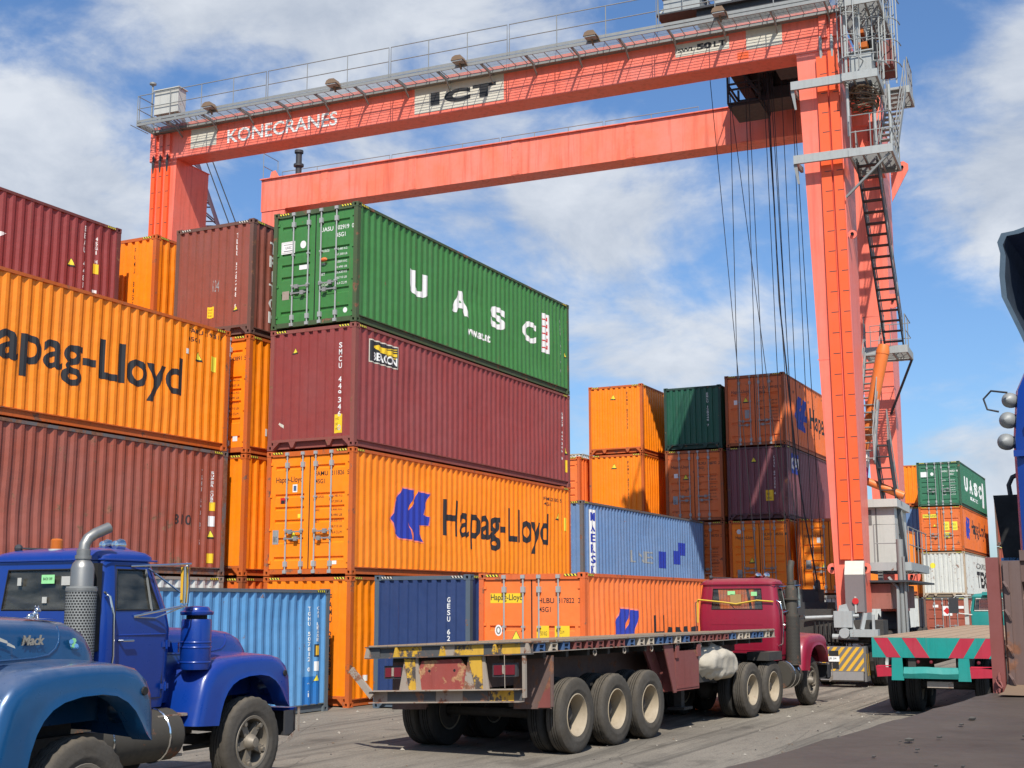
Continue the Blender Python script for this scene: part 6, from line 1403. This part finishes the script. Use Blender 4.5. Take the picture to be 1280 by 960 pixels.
# raised badge on the right-hand bonnet side
for off in (-.602, -.590): m.add([(-.26 + u, off + (-.26 + u + .13) * .05, 1.79 + v) for u, v in vs], fs)
B('badge', m, K['chrome'], hood_a)
m = MB(); random.seed(5)
for cx, cz, r, k in ((-.80, 1.74, .07, 0), (.36, 1.77, .05, 1)):
    for i in range(9):
        a = random.uniform(0, 6.28); d = random.uniform(.0, r); x = cx + d * 1.3 * math.cos(a); z = cz + d * math.sin(a); q = random.uniform(.015, .03)
        m.add([(x + q * math.cos(b + i) * 1.3, -(.650 if k == 0 else .556) - .0015 * i, z + q * math.sin(b + i)) for b in [j * 1.047 for j in range(6)]], [tuple(range(6))], k if i % 3 else 2)
B('sticker', m, [K['yellow_lemon'], K['sheet_blue'], K['sticker_green']], hood_a)
m = MB()
for (x, z, w, h) in ((-.62, 1.92, .10, .02), (-.55, 1.90, .12, .025), (-.45, 1.86, .10, .02), (-.6, 1.85, .08, .02)): m.add([(x, -.634, z - .06), (x + w, -.630, z - .09), (x + w * .9, -.630, z - .09 + h), (x + .02, -.634, z - .06 + h)], [(0, 1, 2, 3)])
m.add([(-.15, -.475, 2.022), (.25, -.44, 2.006), (.32, -.40, 2.0), (.26, -.36, 2.006), (-.05, -.42, 2.022)], [(0, 1, 2, 3, 4)])
B('chipped_paint', m, K['cream_paint'], hood_a)
# chrome bulldog ornament
m = MB(); bx = .42; bz = 1.975
m.lathe([(0.001, 0.0), (.05, 0.0), (.04, .012), (.001, .014)], (bx, 0, bz - .01), (0, 0, 1), 12)
m.sphere((bx - .03, 0, bz + .05), .035, 0, 10, (1.2, .8, 1)); m.sphere((bx + .02, 0, bz + .075), .03, 0, 10, (1, .9, 1.1)); m.sphere((bx + .045, 0, bz + .115), .027, 0, 10, (1, 1, .9)); m.sphere((bx + .07, 0, bz + .105), .016, 0, 8)
for y in (-.02, .02): m.tube([(bx + .03, y, bz + .07), (bx + .045, y, bz + .0)], [.012, .009], 6); m.tube([(bx - .04, y, bz + .04), (bx - .02, y, bz + .0)], [.016, .01], 6); m.sphere((bx + .038, y, bz + .143), .008, 0, 6)
B('bonnet_ornament', m, K['chrome'], hood_a, 60)
# crimson lorry that pulls the long flatbed
HD = R(-4.8); P0 = Vector((-5.89, -8.12, 0)); Hh = Vector((math.cos(HD), math.sin(HD), 0)); Nn = Vector((-math.sin(HD), math.cos(HD), 0))
q = P0 + Hh * 11.1 + Nn * 1.0
tr_, cab_r, _ = lorry('dusty crimson bonneted lorry with sooty exhaust hitched to the long flatbed trailer', tuple(q), HD, 'truck_red', 0.97, xr=-2.0, rear=(-3.87, -2.60), fw=1.03, rw=1.07, stack_at=(-1.35, -1.06), aircleaner=False, chassis_to=-4.6, stack='soot', beacon=False, tank=(-1.75, -1.0), mirror='chrome', bumper='steel')
for (y, z, w, h, k) in ((.12, 2.52, .18, .09, 'sticker_green'), (-.42, 2.50, .14, .09, 'sticker_green'), (.02, 2.28, .26, .26, 'cardboard')):
    m = MB(); m.box(-1.992, y - w / 2, z, -1.986, y + w / 2, z + h); B('sticker', m, K[k], cab_r)
m = MB(); m.tube([(-2.02, .93, 2.42), (-2.03, .3, 2.36), (-2.03, 0, 2.32), (-2.03, -.5, 2.40), (-2.02, -.88, 2.37)], .018, 5); m.tube([(-1.98, .95, 2.42), (-2.0, .955, 1.9)], .02, 5); B('strap', m, K['dust_cloth'], cab_r, 60)
m = MB(); m.box(-4.3, -.45, .99, -3.0, .45, 1.10); m.lathe([(0.001, .06), (.45, .06), (.5, 0)], (-3.7, 0, 1.1), (0, 0, 1), 20); m.box(-2.65, -.85, .99, -2.3, .85, 1.25); m.box(-3.0, -1.1, 1.12, -2.2, -.6, 1.3); B('fifth_wheel', m, K['grime'], tr_)
# ---------------------------------------------------------------- the long flatbed trailer
TR = thing('flatbed_trailer', 'long three axle flatbed trailer with rusty yellow and black tail frame and plank deck', 'trailer', tuple(P0), HD)
def TB(name, mb, mats, parent=None, smooth=None, roll=True):
    if roll: mb.map(lambda v: (v.x, v.y, v.z - (v.y - 0.0) * 0.042))
    return B(name, mb, mats, parent or TR, smooth)
S0, S1, WD = -1.40, 8.75, 2.98
mb = MB(); random.seed(3)
npl = 16; pw = WD / npl
for k in range(npl):
    pl = MB(); pl.box(S0 - .02, k * pw + .006, 1.685 + random.uniform(-.004, .004), S1, (k + 1) * pw - .006, 1.735 + random.uniform(-.004, .004)); TB('deck_plank', pl, K['plank'])
mb = MB(); mb.box(S0, -.012, 1.70, S1, .0, 1.722); mb.box(S0, -.02, 1.555, S1, .03, 1.568); mb.box(S0, WD, 1.555, S1, WD + .012, 1.72); mb.box(S1 - .04, 0, 1.56, S1, WD, 1.68); sr = TB('side_rail', mb, K['steel_worn'])
cols = ['pocket_blue', 'oxide', 'pocket_cream', 'oxide', 'pocket_blue', 'pocket_cream', 'oxide', 'pocket_blue', 'oxide', 'pocket_cream', 'pocket_blue', 'oxide']
np_ = 26
for i in range(np_):
    x = S0 + 0.18 + i * (S1 - S0 - .3) / np_
    for y, sg in ((0.0, 1), (WD, -1)):
        m = MB(); m.box(x, y + sg * .004, 1.57, x + .05, y + sg * .09, 1.698); m.box(x + .19, y + sg * .004, 1.57, x + .215, y + sg * .09, 1.698); m.box(x + .05, y + sg * .05, 1.575, x + .19, y + sg * .06, 1.695, 1)
        m.box(x + .05, y + sg * .002, 1.665, x + .19, y + sg * .05, 1.675); m.box(x + .07, y + sg * .002, 1.60, x + .17, y + sg * .04, 1.615)
        TB('stake_pocket', m, [K[cols[(i * 5 + (2 if sg < 0 else 0)) % 12]], K['black_rail']])
mb = MB(); mb.box(S0 + .1, .10, 1.56, S1 - .05, WD - .1, 1.68); TB('underdeck', mb, K['grime'])
for y in (.95, 2.0):
    mb = MB(); mb.box(S0 + .15, y - .08, 1.06, 5.2, y + .08, 1.55); mb.box(5.2, y - .08, 1.30, S1 - .1, y + .08, 1.55); TB('main_beam', mb, K['oxide_dark'])
for i in range(14):
    x = S0 + .5 + i * .7; mb = MB(); mb.box(x, .1, 1.46, x + .08, WD - .1, 1.555); TB('cross_member', mb, K['grime'])
# tail frame
mb = MB(); x0 = S0 - .03
mb.box(x0 - .05, -.03, 1.535, x0 + .03, WD + .03, 1.55); mb.box(x0 - .05, -.03, 1.705, x0 + .03, WD + .03, 1.72); mb.box(x0 + .02, -.02, 1.55, x0 + .03, WD + .02, 1.705)
tf = TB('tail_frame', mb, K['black_rail'])
for a, b, k in ((0.02, .18, 'steel_worn'), (.18, .56, 'safety_yellow'), (.62, .82, 'black_rail'), (.82, 1.34, 'safety_yellow'), (1.34, 1.56, 'steel_worn'), (1.56, 1.95, 'black_rail'), (1.95, 2.40, 'safety_yellow'), (2.75, 2.96, 'black_rail')):
    m = MB(); m.box(x0 + .0, a, 1.552, x0 + .018, b, 1.703); TB('tail_panel', m, K[k], tf)
for y in (.56, 1.50, 2.36, .0, WD - .06):
    m = MB(); m.prism([(y, 1.552), (y + .10, 1.552), (y + .06, 1.703), (y + .02, 1.703)], 0, x0 - .045, x0 + .0); TB('tail_gusset', m, K['safety_yellow'] if y > .1 and y < 2.9 else K['steel_worn'], tf)
for ya, yb, yc, yd in ((2.02, 2.28, 2.02, 2.14), (.80, 1.10, .96, 1.22)):
    m = MB(); m.prism([(ya - .06, 1.04), (yb + .10, 1.04), (yb, 1.54), (ya + .02, 1.54)], 0, x0 + .02, x0 + .05); TB('tail_upright', m, K['steel_worn'], tf)
    m = MB(); m.prism([(ya + .04, 1.05), (ya + .16, 1.05), (yb - .0, 1.53), (ya + .06, 1.53)], 0, x0 + .0, x0 + .019); TB('tail_upright', m, K['safety_yellow'], tf)
m = MB(); m.prism([(1.16, 1.05), (2.02, 1.05), (2.02, 1.36), (1.96, 1.48), (1.26, 1.50), (1.16, 1.38)], 0, x0 + .03, x0 + .06)
for y in (1.36, 1.82): m.lathe([(0.001, .003), (.022, .003), (.022, 0)], (x0 + .03, y, 1.33), (-1, 0, 0), 8, 1)
TB('tail_plate', m, [K['rusty_red'], K['black']], tf)
m = MB(); m.box(x0 - .10, .14, 1.035, x0 + .05, 2.88, 1.05); m.box(x0 + .03, .14, .87, x0 + .05, 2.88, 1.035); m.box(x0 - .10, .14, .86, x0 + .05, 2.88, .872); bpr = TB('bumper', m, K['steel_worn'])
for a, b, k in ((.16, .30, 'black_rail'), (.30, .72, 'safety_yellow'), (.75, 1.2, 'black_rail'), (1.7, 2.6, 'black_rail')):
    m = MB(); m.box(x0 + .015, a, .875, x0 + .028, b, 1.03); TB('bumper_panel', m, K[k], bpr)
m = MB(); m.bar((x0 - .05, 2.84, .96), (x0 - .05, 3.27, 1.38), .10, .05, 0, (1, 0, 0)); TB('bent_bumper_end', m, K['steel_worn'], bpr)
m = MB(); m.bar((x0 - .02, .10, 1.52), (x0 + .02, .12, .92), .05, .05); m.tube([(x0 - .06, .42, 1.54), (x0 - .06, .41, 1.06)], .006, 4); TB('tail_strut', m, K['steel_worn'], bpr)
for a, b in ((.28, .70), (2.34, 2.70)):
    m = MB(); m.box(x0 + .06, a, 1.22, x0 + .12, b, 1.42, 0); m.box(x0 + .045, a + .03, 1.25, x0 + .061, a + (b - a) * .45, 1.39, 1); m.box(x0 + .045, a + (b - a) * .47, 1.26, x0 + .061, a + (b - a) * .58, 1.39, 2); m.box(x0 + .045, a + (b - a) * .6, 1.25, x0 + .061, b - .03, 1.39, 1); TB('tail_light', m, [K['dark_steel'], K['lamp_red'], K['steel_worn']])
for y in (.02, WD - .68):
    m = MB(); m.box(-.80, y, .72, -.78, y + .66, 1.50); m.bar((-.79, y + .0, 1.5), (-.79, y + .0, .75), .05, .04, 0); TB('mud_flap', m, K['oxide_dark'])
m = MB(); m.prism([(.02, .74), (.24, .74), (.02, 1.2)], 0, -.84, -.83); TB('mud_flap_patch', m, K['oxide'])
for s in (0.0, 1.36, 2.62):
    m = MB(); m.tube([(s, .5, .56), (s, 2.5, .56)], .075, 10); m.box(s - .55, .82, .70, s + .55, .92, .80); m.box(s - .55, 2.05, .70, s + .55, 2.15, .80); B('axle', m, K['grime'], TR, 50)
    for sg, yo in ((-1, .14), (1, WD - .16)):
        wheel(TR, s, yo, .57, .57, .285, 'dish', sg, 'rubber_dusty', 'rim_cream', .014 if s > 1 and s < 2 else 0.003, .25, 60)
        wheel(TR, s, yo - sg * .33, .57, .57, .285, 'dish', sg, 'rubber', 'rim_cream', .006, .22, 60)
m = MB(); m.prism([(2.95, 1.55), (3.35, 1.55), (3.95, .70), (3.62, .70)], 1, .30, .34); m.prism([(3.20, 1.54), (3.60, 1.54), (3.72, .70), (3.60, .70)], 1, .02, .04); TB('gusset_plate', m, K['oxide'])
m = MB(); m.box(3.72, .03, .72, 4.75, .60, 1.42); m.box(3.70, .0, 1.30, 3.82, .03, 1.52); m.box(4.65, .0, 1.30, 4.80, .03, 1.52); m.box(3.74, .02, .76, 4.72, .032, .80, 0); TB('tool_box', m, K['oxide'])
m = MB(); m.box(4.8, .3, 1.05, 6.9, .5, 1.25); m.box(5.0, .2, .8, 6.0, .8, 1.1); TB('side_box', m, K['grime'])
for y in (.6, 2.2):
    m = MB(); m.box(5.2, y, .35, 5.35, y + .15, 1.3); m.box(5.1, y - .1, .30, 5.5, y + .25, .35); TB('landing_leg', m, K['grime'])
for i in range(5):
    m = MB(); x = .6 + i * 1.05; m.tube([(x + .05 * math.cos(a), .02, 1.50 + .05 * math.sin(a)) for a in [k * math.pi / 5 for k in range(10)]], .012, 5, closed=True); TB('lashing_ring', m, K['steel_worn'])
# white sack wedged under the deck
import bmesh
rows = []
for i in range(49):
    f = i / 48; th = math.pi * f
    rows.append([])
    for j in range(56):
        ph = 2 * math.pi * j / 56
        x = math.cos(th); rr = math.sin(th) ** 0.62
        zz2 = rr * math.sin(ph); yy2 = rr * math.cos(ph)
        wob = 0.022 * math.sin(5 * ph + 3 * x) + 0.015 * math.sin(9 * x + 2 * ph) + 0.008 * math.sin(19 * x - 4 * ph)
        sag = -0.10 * (1 - x * x) if zz2 < 0 else 0
        rows[-1].append((5.95 + 1.02 * x * (1 + 0.04 * math.sin(3 * ph)), 0.33 + (.36 + wob) * yy2, 1.12 + (.30 + wob * .8) * zz2 * (1.0 if zz2 > 0 else 1.0) + sag - .06 * x + .10 * (1 - abs(x)) + (0.02 * math.sin(31 * x) if zz2 < -.6 else 0)))
from mathutils import noise as mn
rows = [[tuple(Vector(v) + (Vector(v) - Vector((5.95, .33, 1.12))).normalized() * (0.05 * mn.noise(Vector(v) * 4) + 0.035 * abs(mn.noise(Vector((v[0] * 5, v[1] * 9, v[2] * 14)))) - .012)) for v in r] for r in rows]
m = MB(); m.grid(rows, close=True)
M_ = Matrix.Translation(P0) @ Matrix.Rotation(HD, 4, 'Z')
sk = B('sack', m, K['sack'], None, 60, loc=tuple(P0), rot=(0, 0, HD)); tag(sk, 'bulging dirty white woven sack wedged under the flatbed deck ahead of its tool box', 'sack')

# ---------------------------------------------------------------- teal tail flatbed lorry on the right
TE = thing('flatbed_lorry', 'flatbed lorry with teal and crimson striped tail board and teal cab', 'lorry', (2.7, -12.15, 0), R(0.5))
WE = 1.24
m = MB(); m.box(-.06, -WE, 1.18, 0.0, WE, 1.575); tb_ = B('tail_board', m, K['teal_paint'], TE)
for c0, sgn in ((-.86, -1), (-.38, -1), (.26, 1), (.82, 1)):
    m = MB(); a = [(c0 - .14, 1.185), (c0 + .14, 1.185), (c0 + .14 + sgn * .24, 1.572), (c0 - .14 + sgn * .24, 1.572)]; m.add([(-.064, y, z) for y, z in a], [(0, 1, 2, 3)]); B('stripe', m, K['crimson'], tb_)
npl = 12
for k in range(npl):
    m = MB(); m.box(0.0, -WE + k * 2 * WE / npl + .004, 1.53, 15.4, -WE + (k + 1) * 2 * WE / npl - .004, 1.585 + .004 * (k % 2)); B('deck_plank', m, K['plank'], TE)
m = MB(); m.box(0.0, -.55, .95, 17.5, -.40, 1.5); m.box(0.0, .40, .95, 17.5, .55, 1.5); m.box(.01, -1.2, 1.42, 15.3, 1.2, 1.53); B('chassis', m, K['grime'], TE)
for y in (.35, .1, -.55, -.8):
    m = MB(); m.lathe([(0.001, .03), (.03, .025), (.035, 0)], (-.02, y, 1.10), (-1, 0, 0), 10); B('marker_lamp', m, K['lamp_red'], TE)
m = MB(); m.box(-.02, -.30, .60, .0, .20, .72); B('plate_holder', m, K['steel_worn'], TE)
for y in (.62, -.66):
    m = MB(); m.prism([(y, .74), (y + .24, .74), (y + .22, 1.18), (y + .02, 1.18)], 0, -.16, -.13); B('bumper_post', m, K['teal_paint'], TE)
m = MB(); m.grid([[(-.15, y, .78), (-.19, y, .88 + .008 * math.sin(y * 9)), (-.13, y, 1.0 + .01 * math.sin(y * 7))] for y in [-.43 + i * .15 for i in range(8)]]); m.box(-.12, -.43, .78, -.08, .62, 1.0); B('bumper', m, K['teal_paint'], TE)
for a, b in ((.86, 1.14), (-1.06, -.66)):
    m = MB(); m.prism([(a, .82), (b, .80), (b + .02, 1.02), (a, .98)], 0, -.16, -.12); m.grid([[(-.165, y, .99 + (.03 if k == 0 else 0)), (-.10, y, 1.03)] for k, y in enumerate((a, b))]); B('bumper_end', m, K['crimson'], TE)
for s in (1.75, 3.05, 12.4):
    for sg in (-1, 1):
        for qd in (0, 1):
            if s > 10 and qd: continue
            wheel(TE, s, sg * (1.2 - .15 - qd * .36), .56, .56, .3, 'dish' if s < 10 else 'spoke', sg, 'rubber', 'rim_cream', .008, .2, 48)
    m = MB(); m.tube([(s, -.9, .56), (s, .9, .56)], .09, 8); B('axle', m, K['grime'], TE, 50)
def small_cab(root, x, w, z0, zb, zt, mat):
    m = MB()
    def rg(z, ins, f=0): return [(x + ins, -w + ins, z), (x + 1.5 - ins - f, -w + ins, z), (x + 1.5 - ins - f, w - ins, z), (x + ins, w - ins, z)]
    lv = [(z0, .02, 0), (zb - .15, 0, 0), (zb, 0, .02), (zt, .06, .22), (zt + .06, .04, .2), (zt + .14, .12, .28), (zt + .17, .35, .5)]
    def rr(z, ins, f):
        p = []; base = rg(z, ins, f); r = .09
        for i, c in enumerate(base):
            pr = Vector(base[i - 1]); nx = Vector(base[(i + 1) % 4]); cc = Vector(c); a = cc + (pr - cc).normalized() * r; b = cc + (nx - cc).normalized() * r
            md = (a + b) / 2 * .45 + cc * .55; p += [tuple(a), tuple(md), tuple(b)]
        return p
    rows = [rr(*l) for l in lv]; n = 12
    for q_ in rows: m.v += q_
    for i in range(len(rows) - 1):
        for j in range(n):
            if i == 2 and j in (2, 5, 8, 11): continue
            m.f.append((i * n + j, i * n + (j + 1) % n, (i + 1) * n + (j + 1) % n, (i + 1) * n + j)); m.m.append(0)
    m.f.append(tuple(range((len(rows) - 1) * n, len(rows) * n))); m.m.append(0); m.f.append(tuple(range(n))); m.m.append(0)
    cb_ = B('cab', m, K[mat], root, 38)
    for j, nm in ((2, 'side_window'), (5, 'windscreen'), (8, 'side_window'), (11, 'rear_window')):
        a, b, c, d = (Vector(rows[2][j]), Vector(rows[2][(j + 1) % n]), Vector(rows[3][(j + 1) % n]), Vector(rows[3][j])); ce = (a + b + c + d) / 4
        g_ = MB(); g_.add([p.lerp(ce, .02) for p in (a, b, c, d)], [(0, 1, 2, 3)]); gl = B(nm, g_, K['glass'], cb_)
        g_ = MB(); g_.tube([p.lerp(ce, .03) for p in (a, b, c, d)], .02, 5, closed=True); B('window_seal', g_, K['white_box' if mat == 'truck_green' else 'black'], gl)
    return cb_
ce = small_cab(TE, 15.6, 1.16, 1.05, 2.02, 2.40, 'truck_green')
m = MB(); m.box(15.5, 1.20, 1.6, 15.58, 1.32, 2.45); m.tube([(15.5, 1.1, 2.5), (15.4, 1.55, 2.48), (15.4, 1.62, 2.4)], .02, 6); m.tube([(15.5, 1.1, 1.9), (15.4, 1.5, 1.95)], .02, 6); B('mirror_arm', m, K['white_box'], ce)
m = MB(); m.box(15.36, 1.48, 1.95, 15.42, 1.76, 2.42); B('mirror', m, K['dark_steel'], ce)
m = MB(); m.box(15.3, .4, 2.5, 15.7, .75, 2.6); B('roof_box', m, K['truck_green'], ce)
m = MB(); m.box(17.1, -.7, 1.0, 18.6, .7, 1.75); m.box(17.2, -1.1, 1.0, 18.3, -.7, 1.35); m.box(17.2, .7, 1.0, 18.3, 1.1, 1.35); B('bonnet', m, K['truck_green'], TE)
wheel(TE, 17.7, 1.0, .56, .56, .3, 'spoke', 1, 'rubber', 'rim_steel', .008, .2, 48); wheel(TE, 17.7, -1.0, .56, .56, .3, 'spoke', -1, 'rubber', 'rim_steel', .008, .2, 48)

# ---------------------------------------------------------------- foreground deck, its headboard and the tractor beyond
FD = thing('foreground_flatbed', 'worn dark brown steel flatbed deck with rusty headboard at the bottom right', 'trailer', (-16.59, -15.42, 0), R(-4.7))
m = MB(); rows = []
random.seed(8)
for i in range(41):
    x = -9.5 + i * 9.5 / 40; rows.append([(x, y, 1.752 + .006 * math.sin(i * 1.7 + j * 2.3) + (.004 * math.sin(i * .6) if j else 0)) for j, y in enumerate([0.0, -.03, -.5, -1.0, -1.5, -2.0, -2.5])])
m.grid(rows); m.box(-9.5, -2.5, 1.60, 0.0, -.004, 1.735); m.box(-9.5, -.006, 1.55, 0, .012, 1.748)
B('deck', m, [K['deck_dark']], FD, 60)
m = MB()
for i in range(60):
    x = random.uniform(-4.5, -.4); y = random.uniform(-2.3, -.2) if i % 3 else random.uniform(-.9, -.3); r = random.uniform(.006, .022); m.sphere((x, y, 1.762), r, 0, 5, (1.6, 1, .4))
db = B('debris', m, K['grime'], FD); db['kind'] = 'stuff'
db = db; db['kind'] = 'stuff'
m = MB(); m.box(0.02, -.005, 1.25, .10, .055 - .07, 2.52); m.prism([(-.005, 2.52), (-.075, 2.52), (-.075, 1.2), (-.005, 1.2)], 0, -.03, .02); B('corner_post', m, K['oxide'], FD)
m = MB(); m.box(-.01, -.19, 1.762, .09, -.085, 2.50); m.box(-.03, -.13, 1.77, -.012, -.10, 2.49)
for z in (2.38, 2.22, 2.02, 1.86): m.tube([(-.035, -.11 + .01, z), (-.05, -.12, z - .03), (-.035, -.13, z - .06)], .008, 5)
B('headboard_channel', m, K['oxide_dark'], FD)
m = MB(); zs = [1.79, 2.0, 2.03, 2.07, 2.10, 2.28, 2.31, 2.35, 2.38, 2.52]; ds = [0, 0, .04, .04, 0, 0, .04, .04, 0, 0]
m.grid([[(.02 + d, y, z) for z, d in zip(zs, ds)] for y in (-.19, -.6, -1.2, -1.9, -2.45)]); m.box(.0, -2.5, 2.50, .08, -.19, 2.56)
B('headboard_panel', m, K['oxide_dark'], FD)
for (y, z) in ((-.30, 1.86), (-.30, 2.12), (-.32, 2.36)):
    m = MB(); m.box(-.02, y - .05, z - .04, .04, y + .05, z + .04, 0); m.lathe([(0.001, .004), (.022, .004), (.022, 0)], (-.02, y, z), (-1, 0, 0), 10, 1); B('lashing_eye', m, [K['oxide'], K['black']], FD)
m = MB(); m.grid([[(-.28 + .02 * math.sin(y * 9), y, 1.759), (-.12, y, 1.775 + .01 * math.sin(y * 17)), (-.02, y, 1.80)] for y in [-.08 - .12 * k for k in range(20)]]); B('sawdust_drift', m, K['nest'], FD, 60)['kind'] = 'stuff'
m = MB()
for k in range(16):
    z = 1.84 - k * .035; m.tube([(-.05 + .018 * math.cos(a) , -.045 + .018 * math.sin(a) * (k % 2), z + .024 * math.sin(a + .5)) for a in [j * math.pi / 4 for j in range(8)]], .006, 4, closed=True)
B('chain', m, K['oxide'], FD)
m = MB(); m.box(-9.5, -.75, 1.1, 3.0, -.6, 1.58); m.box(-9.5, -1.9, 1.1, 3.0, -1.75, 1.58); B('chassis', m, K['grime'], FD)
for s in (-8.3, -7.0):
    for y, sg in ((-.16, 1), (-.50, 1), (-2.3, -1), (-1.96, -1)): wheel(FD, s, y, .52, .52, .28, 'dish', sg, 'rubber', 'rim_cream', .006, .2, 40)
    m = MB(); m.tube([(s, -.3, .52), (s, -2.1, .52)], .08, 8); B('axle', m, K['grime'], FD, 50)
BT = thing('tractor_unit', 'tall blue cab over tractor at the right edge with black mirror and round lamps', 'lorry', (-15.85, -15.53, 0), R(-4.7))
m = MB(); rows = []
for z, ins, f in ((1.0, 0, 0), (2.2, 0, 0), (3.3, .0, .05), (3.62, .03, .12), (3.80, .10, .3), (3.88, .24, .5)):
    rows.append([(ins + .12, -ins, z), (ins + .03, -ins - .03, z), (ins, -ins - .12, z), (ins, -2.4 + ins, z), (2.1 - f, -2.4 + ins, z), (2.1 - f, -.02 - ins, z)])
m.grid(rows, close=True); m.f.append(tuple(range(6 * 5, 6 * 6))); m.m.append(0); B('cab', m, K['truck_blue'], BT, 40)
m = MB(); m.box(-.015, -.16, 1.2, .0, -.13, 3.55); m.box(-.02, -.3, 3.35, -.001, -.1, 3.40); m.box(-.02, -.3, 3.18, -.001, -.02, 3.22); B('cab_trim', m, K['truck_blue'], BT)
# mirror with its hoop arm, out from the front pillar
m = MB(); m.box(1.80, .20, 2.58, 1.92, .47, 3.08); m.map(lambda v: (v.x, v.y - (.05 if v.z < 2.8 and v.y > .3 else 0), v.z)); mr_ = B('mirror', m, K['black'], BT)
m = MB(); m.box(1.80, .19, 2.56, 1.93, .44, 2.60); B('mirror_rim', m, K['sheet_blue'], mr_)
m = MB(); m.tube([(1.86, .35, 3.06), (1.86, .36, 3.16), (1.86, .33, 3.22), (1.86, .26, 3.25), (1.86, .0, 3.25)], .018, 8); B('mirror_arm', m, K['dark_steel'], BT, 60)
for y, z, r in ((.02, 3.56, .050), (.04, 3.43, .054), (.06, 3.29, .054)):
    m = MB(); m.lathe([(.001, -.10), (r * .6, -.085), (r * .95, -.03), (r, .0), (r * .98, .02), (r * .5, .05), (.001, .06)], (.10, y - .02, z), (-1, .25, 0), 18); m.box(.08, -.1, z - .02, .16, y - .02, z + .02); B('round_lamp', m, K['galv'], BT, 45)
m = MB(); m.tube([(.02, .0, 3.60), (.02, .10, 3.62), (.02, .15, 3.57), (.02, .13, 3.50), (.02, .06, 3.48)], .007, 6); B('wire_loop', m, K['dark_steel'], BT, 60)
# roof fairing, an open shell seen from behind
m = MB(); out_, in_ = [], []
prof = [(-.10, 3.90), (-.06, 4.02), (.0, 4.18), (.045, 4.30), (.05, 4.45), (.035, 4.60), (.05, 4.68), (.02, 4.74), (-.06, 4.745), (-.3, 4.80), (-1.2, 4.84), (-2.1, 4.80), (-2.35, 4.66), (-2.35, 4.1), (-2.3, 3.92)]
for x, k in ((.30, 1.0), (.9, .96), (1.6, .7)):
    out_.append([(x, -1.2 + (y + 1.2) * (1 if k > .9 else .95), 3.88 + (z - 3.88) * k) for y, z in prof]); in_.append([(x + .0, -1.2 + (y + 1.2) * .972, 3.88 + (z - 3.88) * k * .972) for y, z in prof])
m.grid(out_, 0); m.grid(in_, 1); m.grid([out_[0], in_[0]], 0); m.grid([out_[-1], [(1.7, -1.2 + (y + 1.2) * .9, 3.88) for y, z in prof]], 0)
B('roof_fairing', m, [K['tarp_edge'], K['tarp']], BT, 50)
m = MB(); m.box(-1.2, -1.6, .8, 5.5, -1.45, 1.1); m.box(-1.2, -.85, .8, 5.5, -.7, 1.1); B('chassis', m, K['grime'], BT)
for s in (.9, -.9):
    for y, sg in ((-.17, 1), (-2.2, -1)): wheel(BT, s, y, .52, .52, .3, 'dish', sg, 'rubber', 'rim_cream', .006, .2, 40)
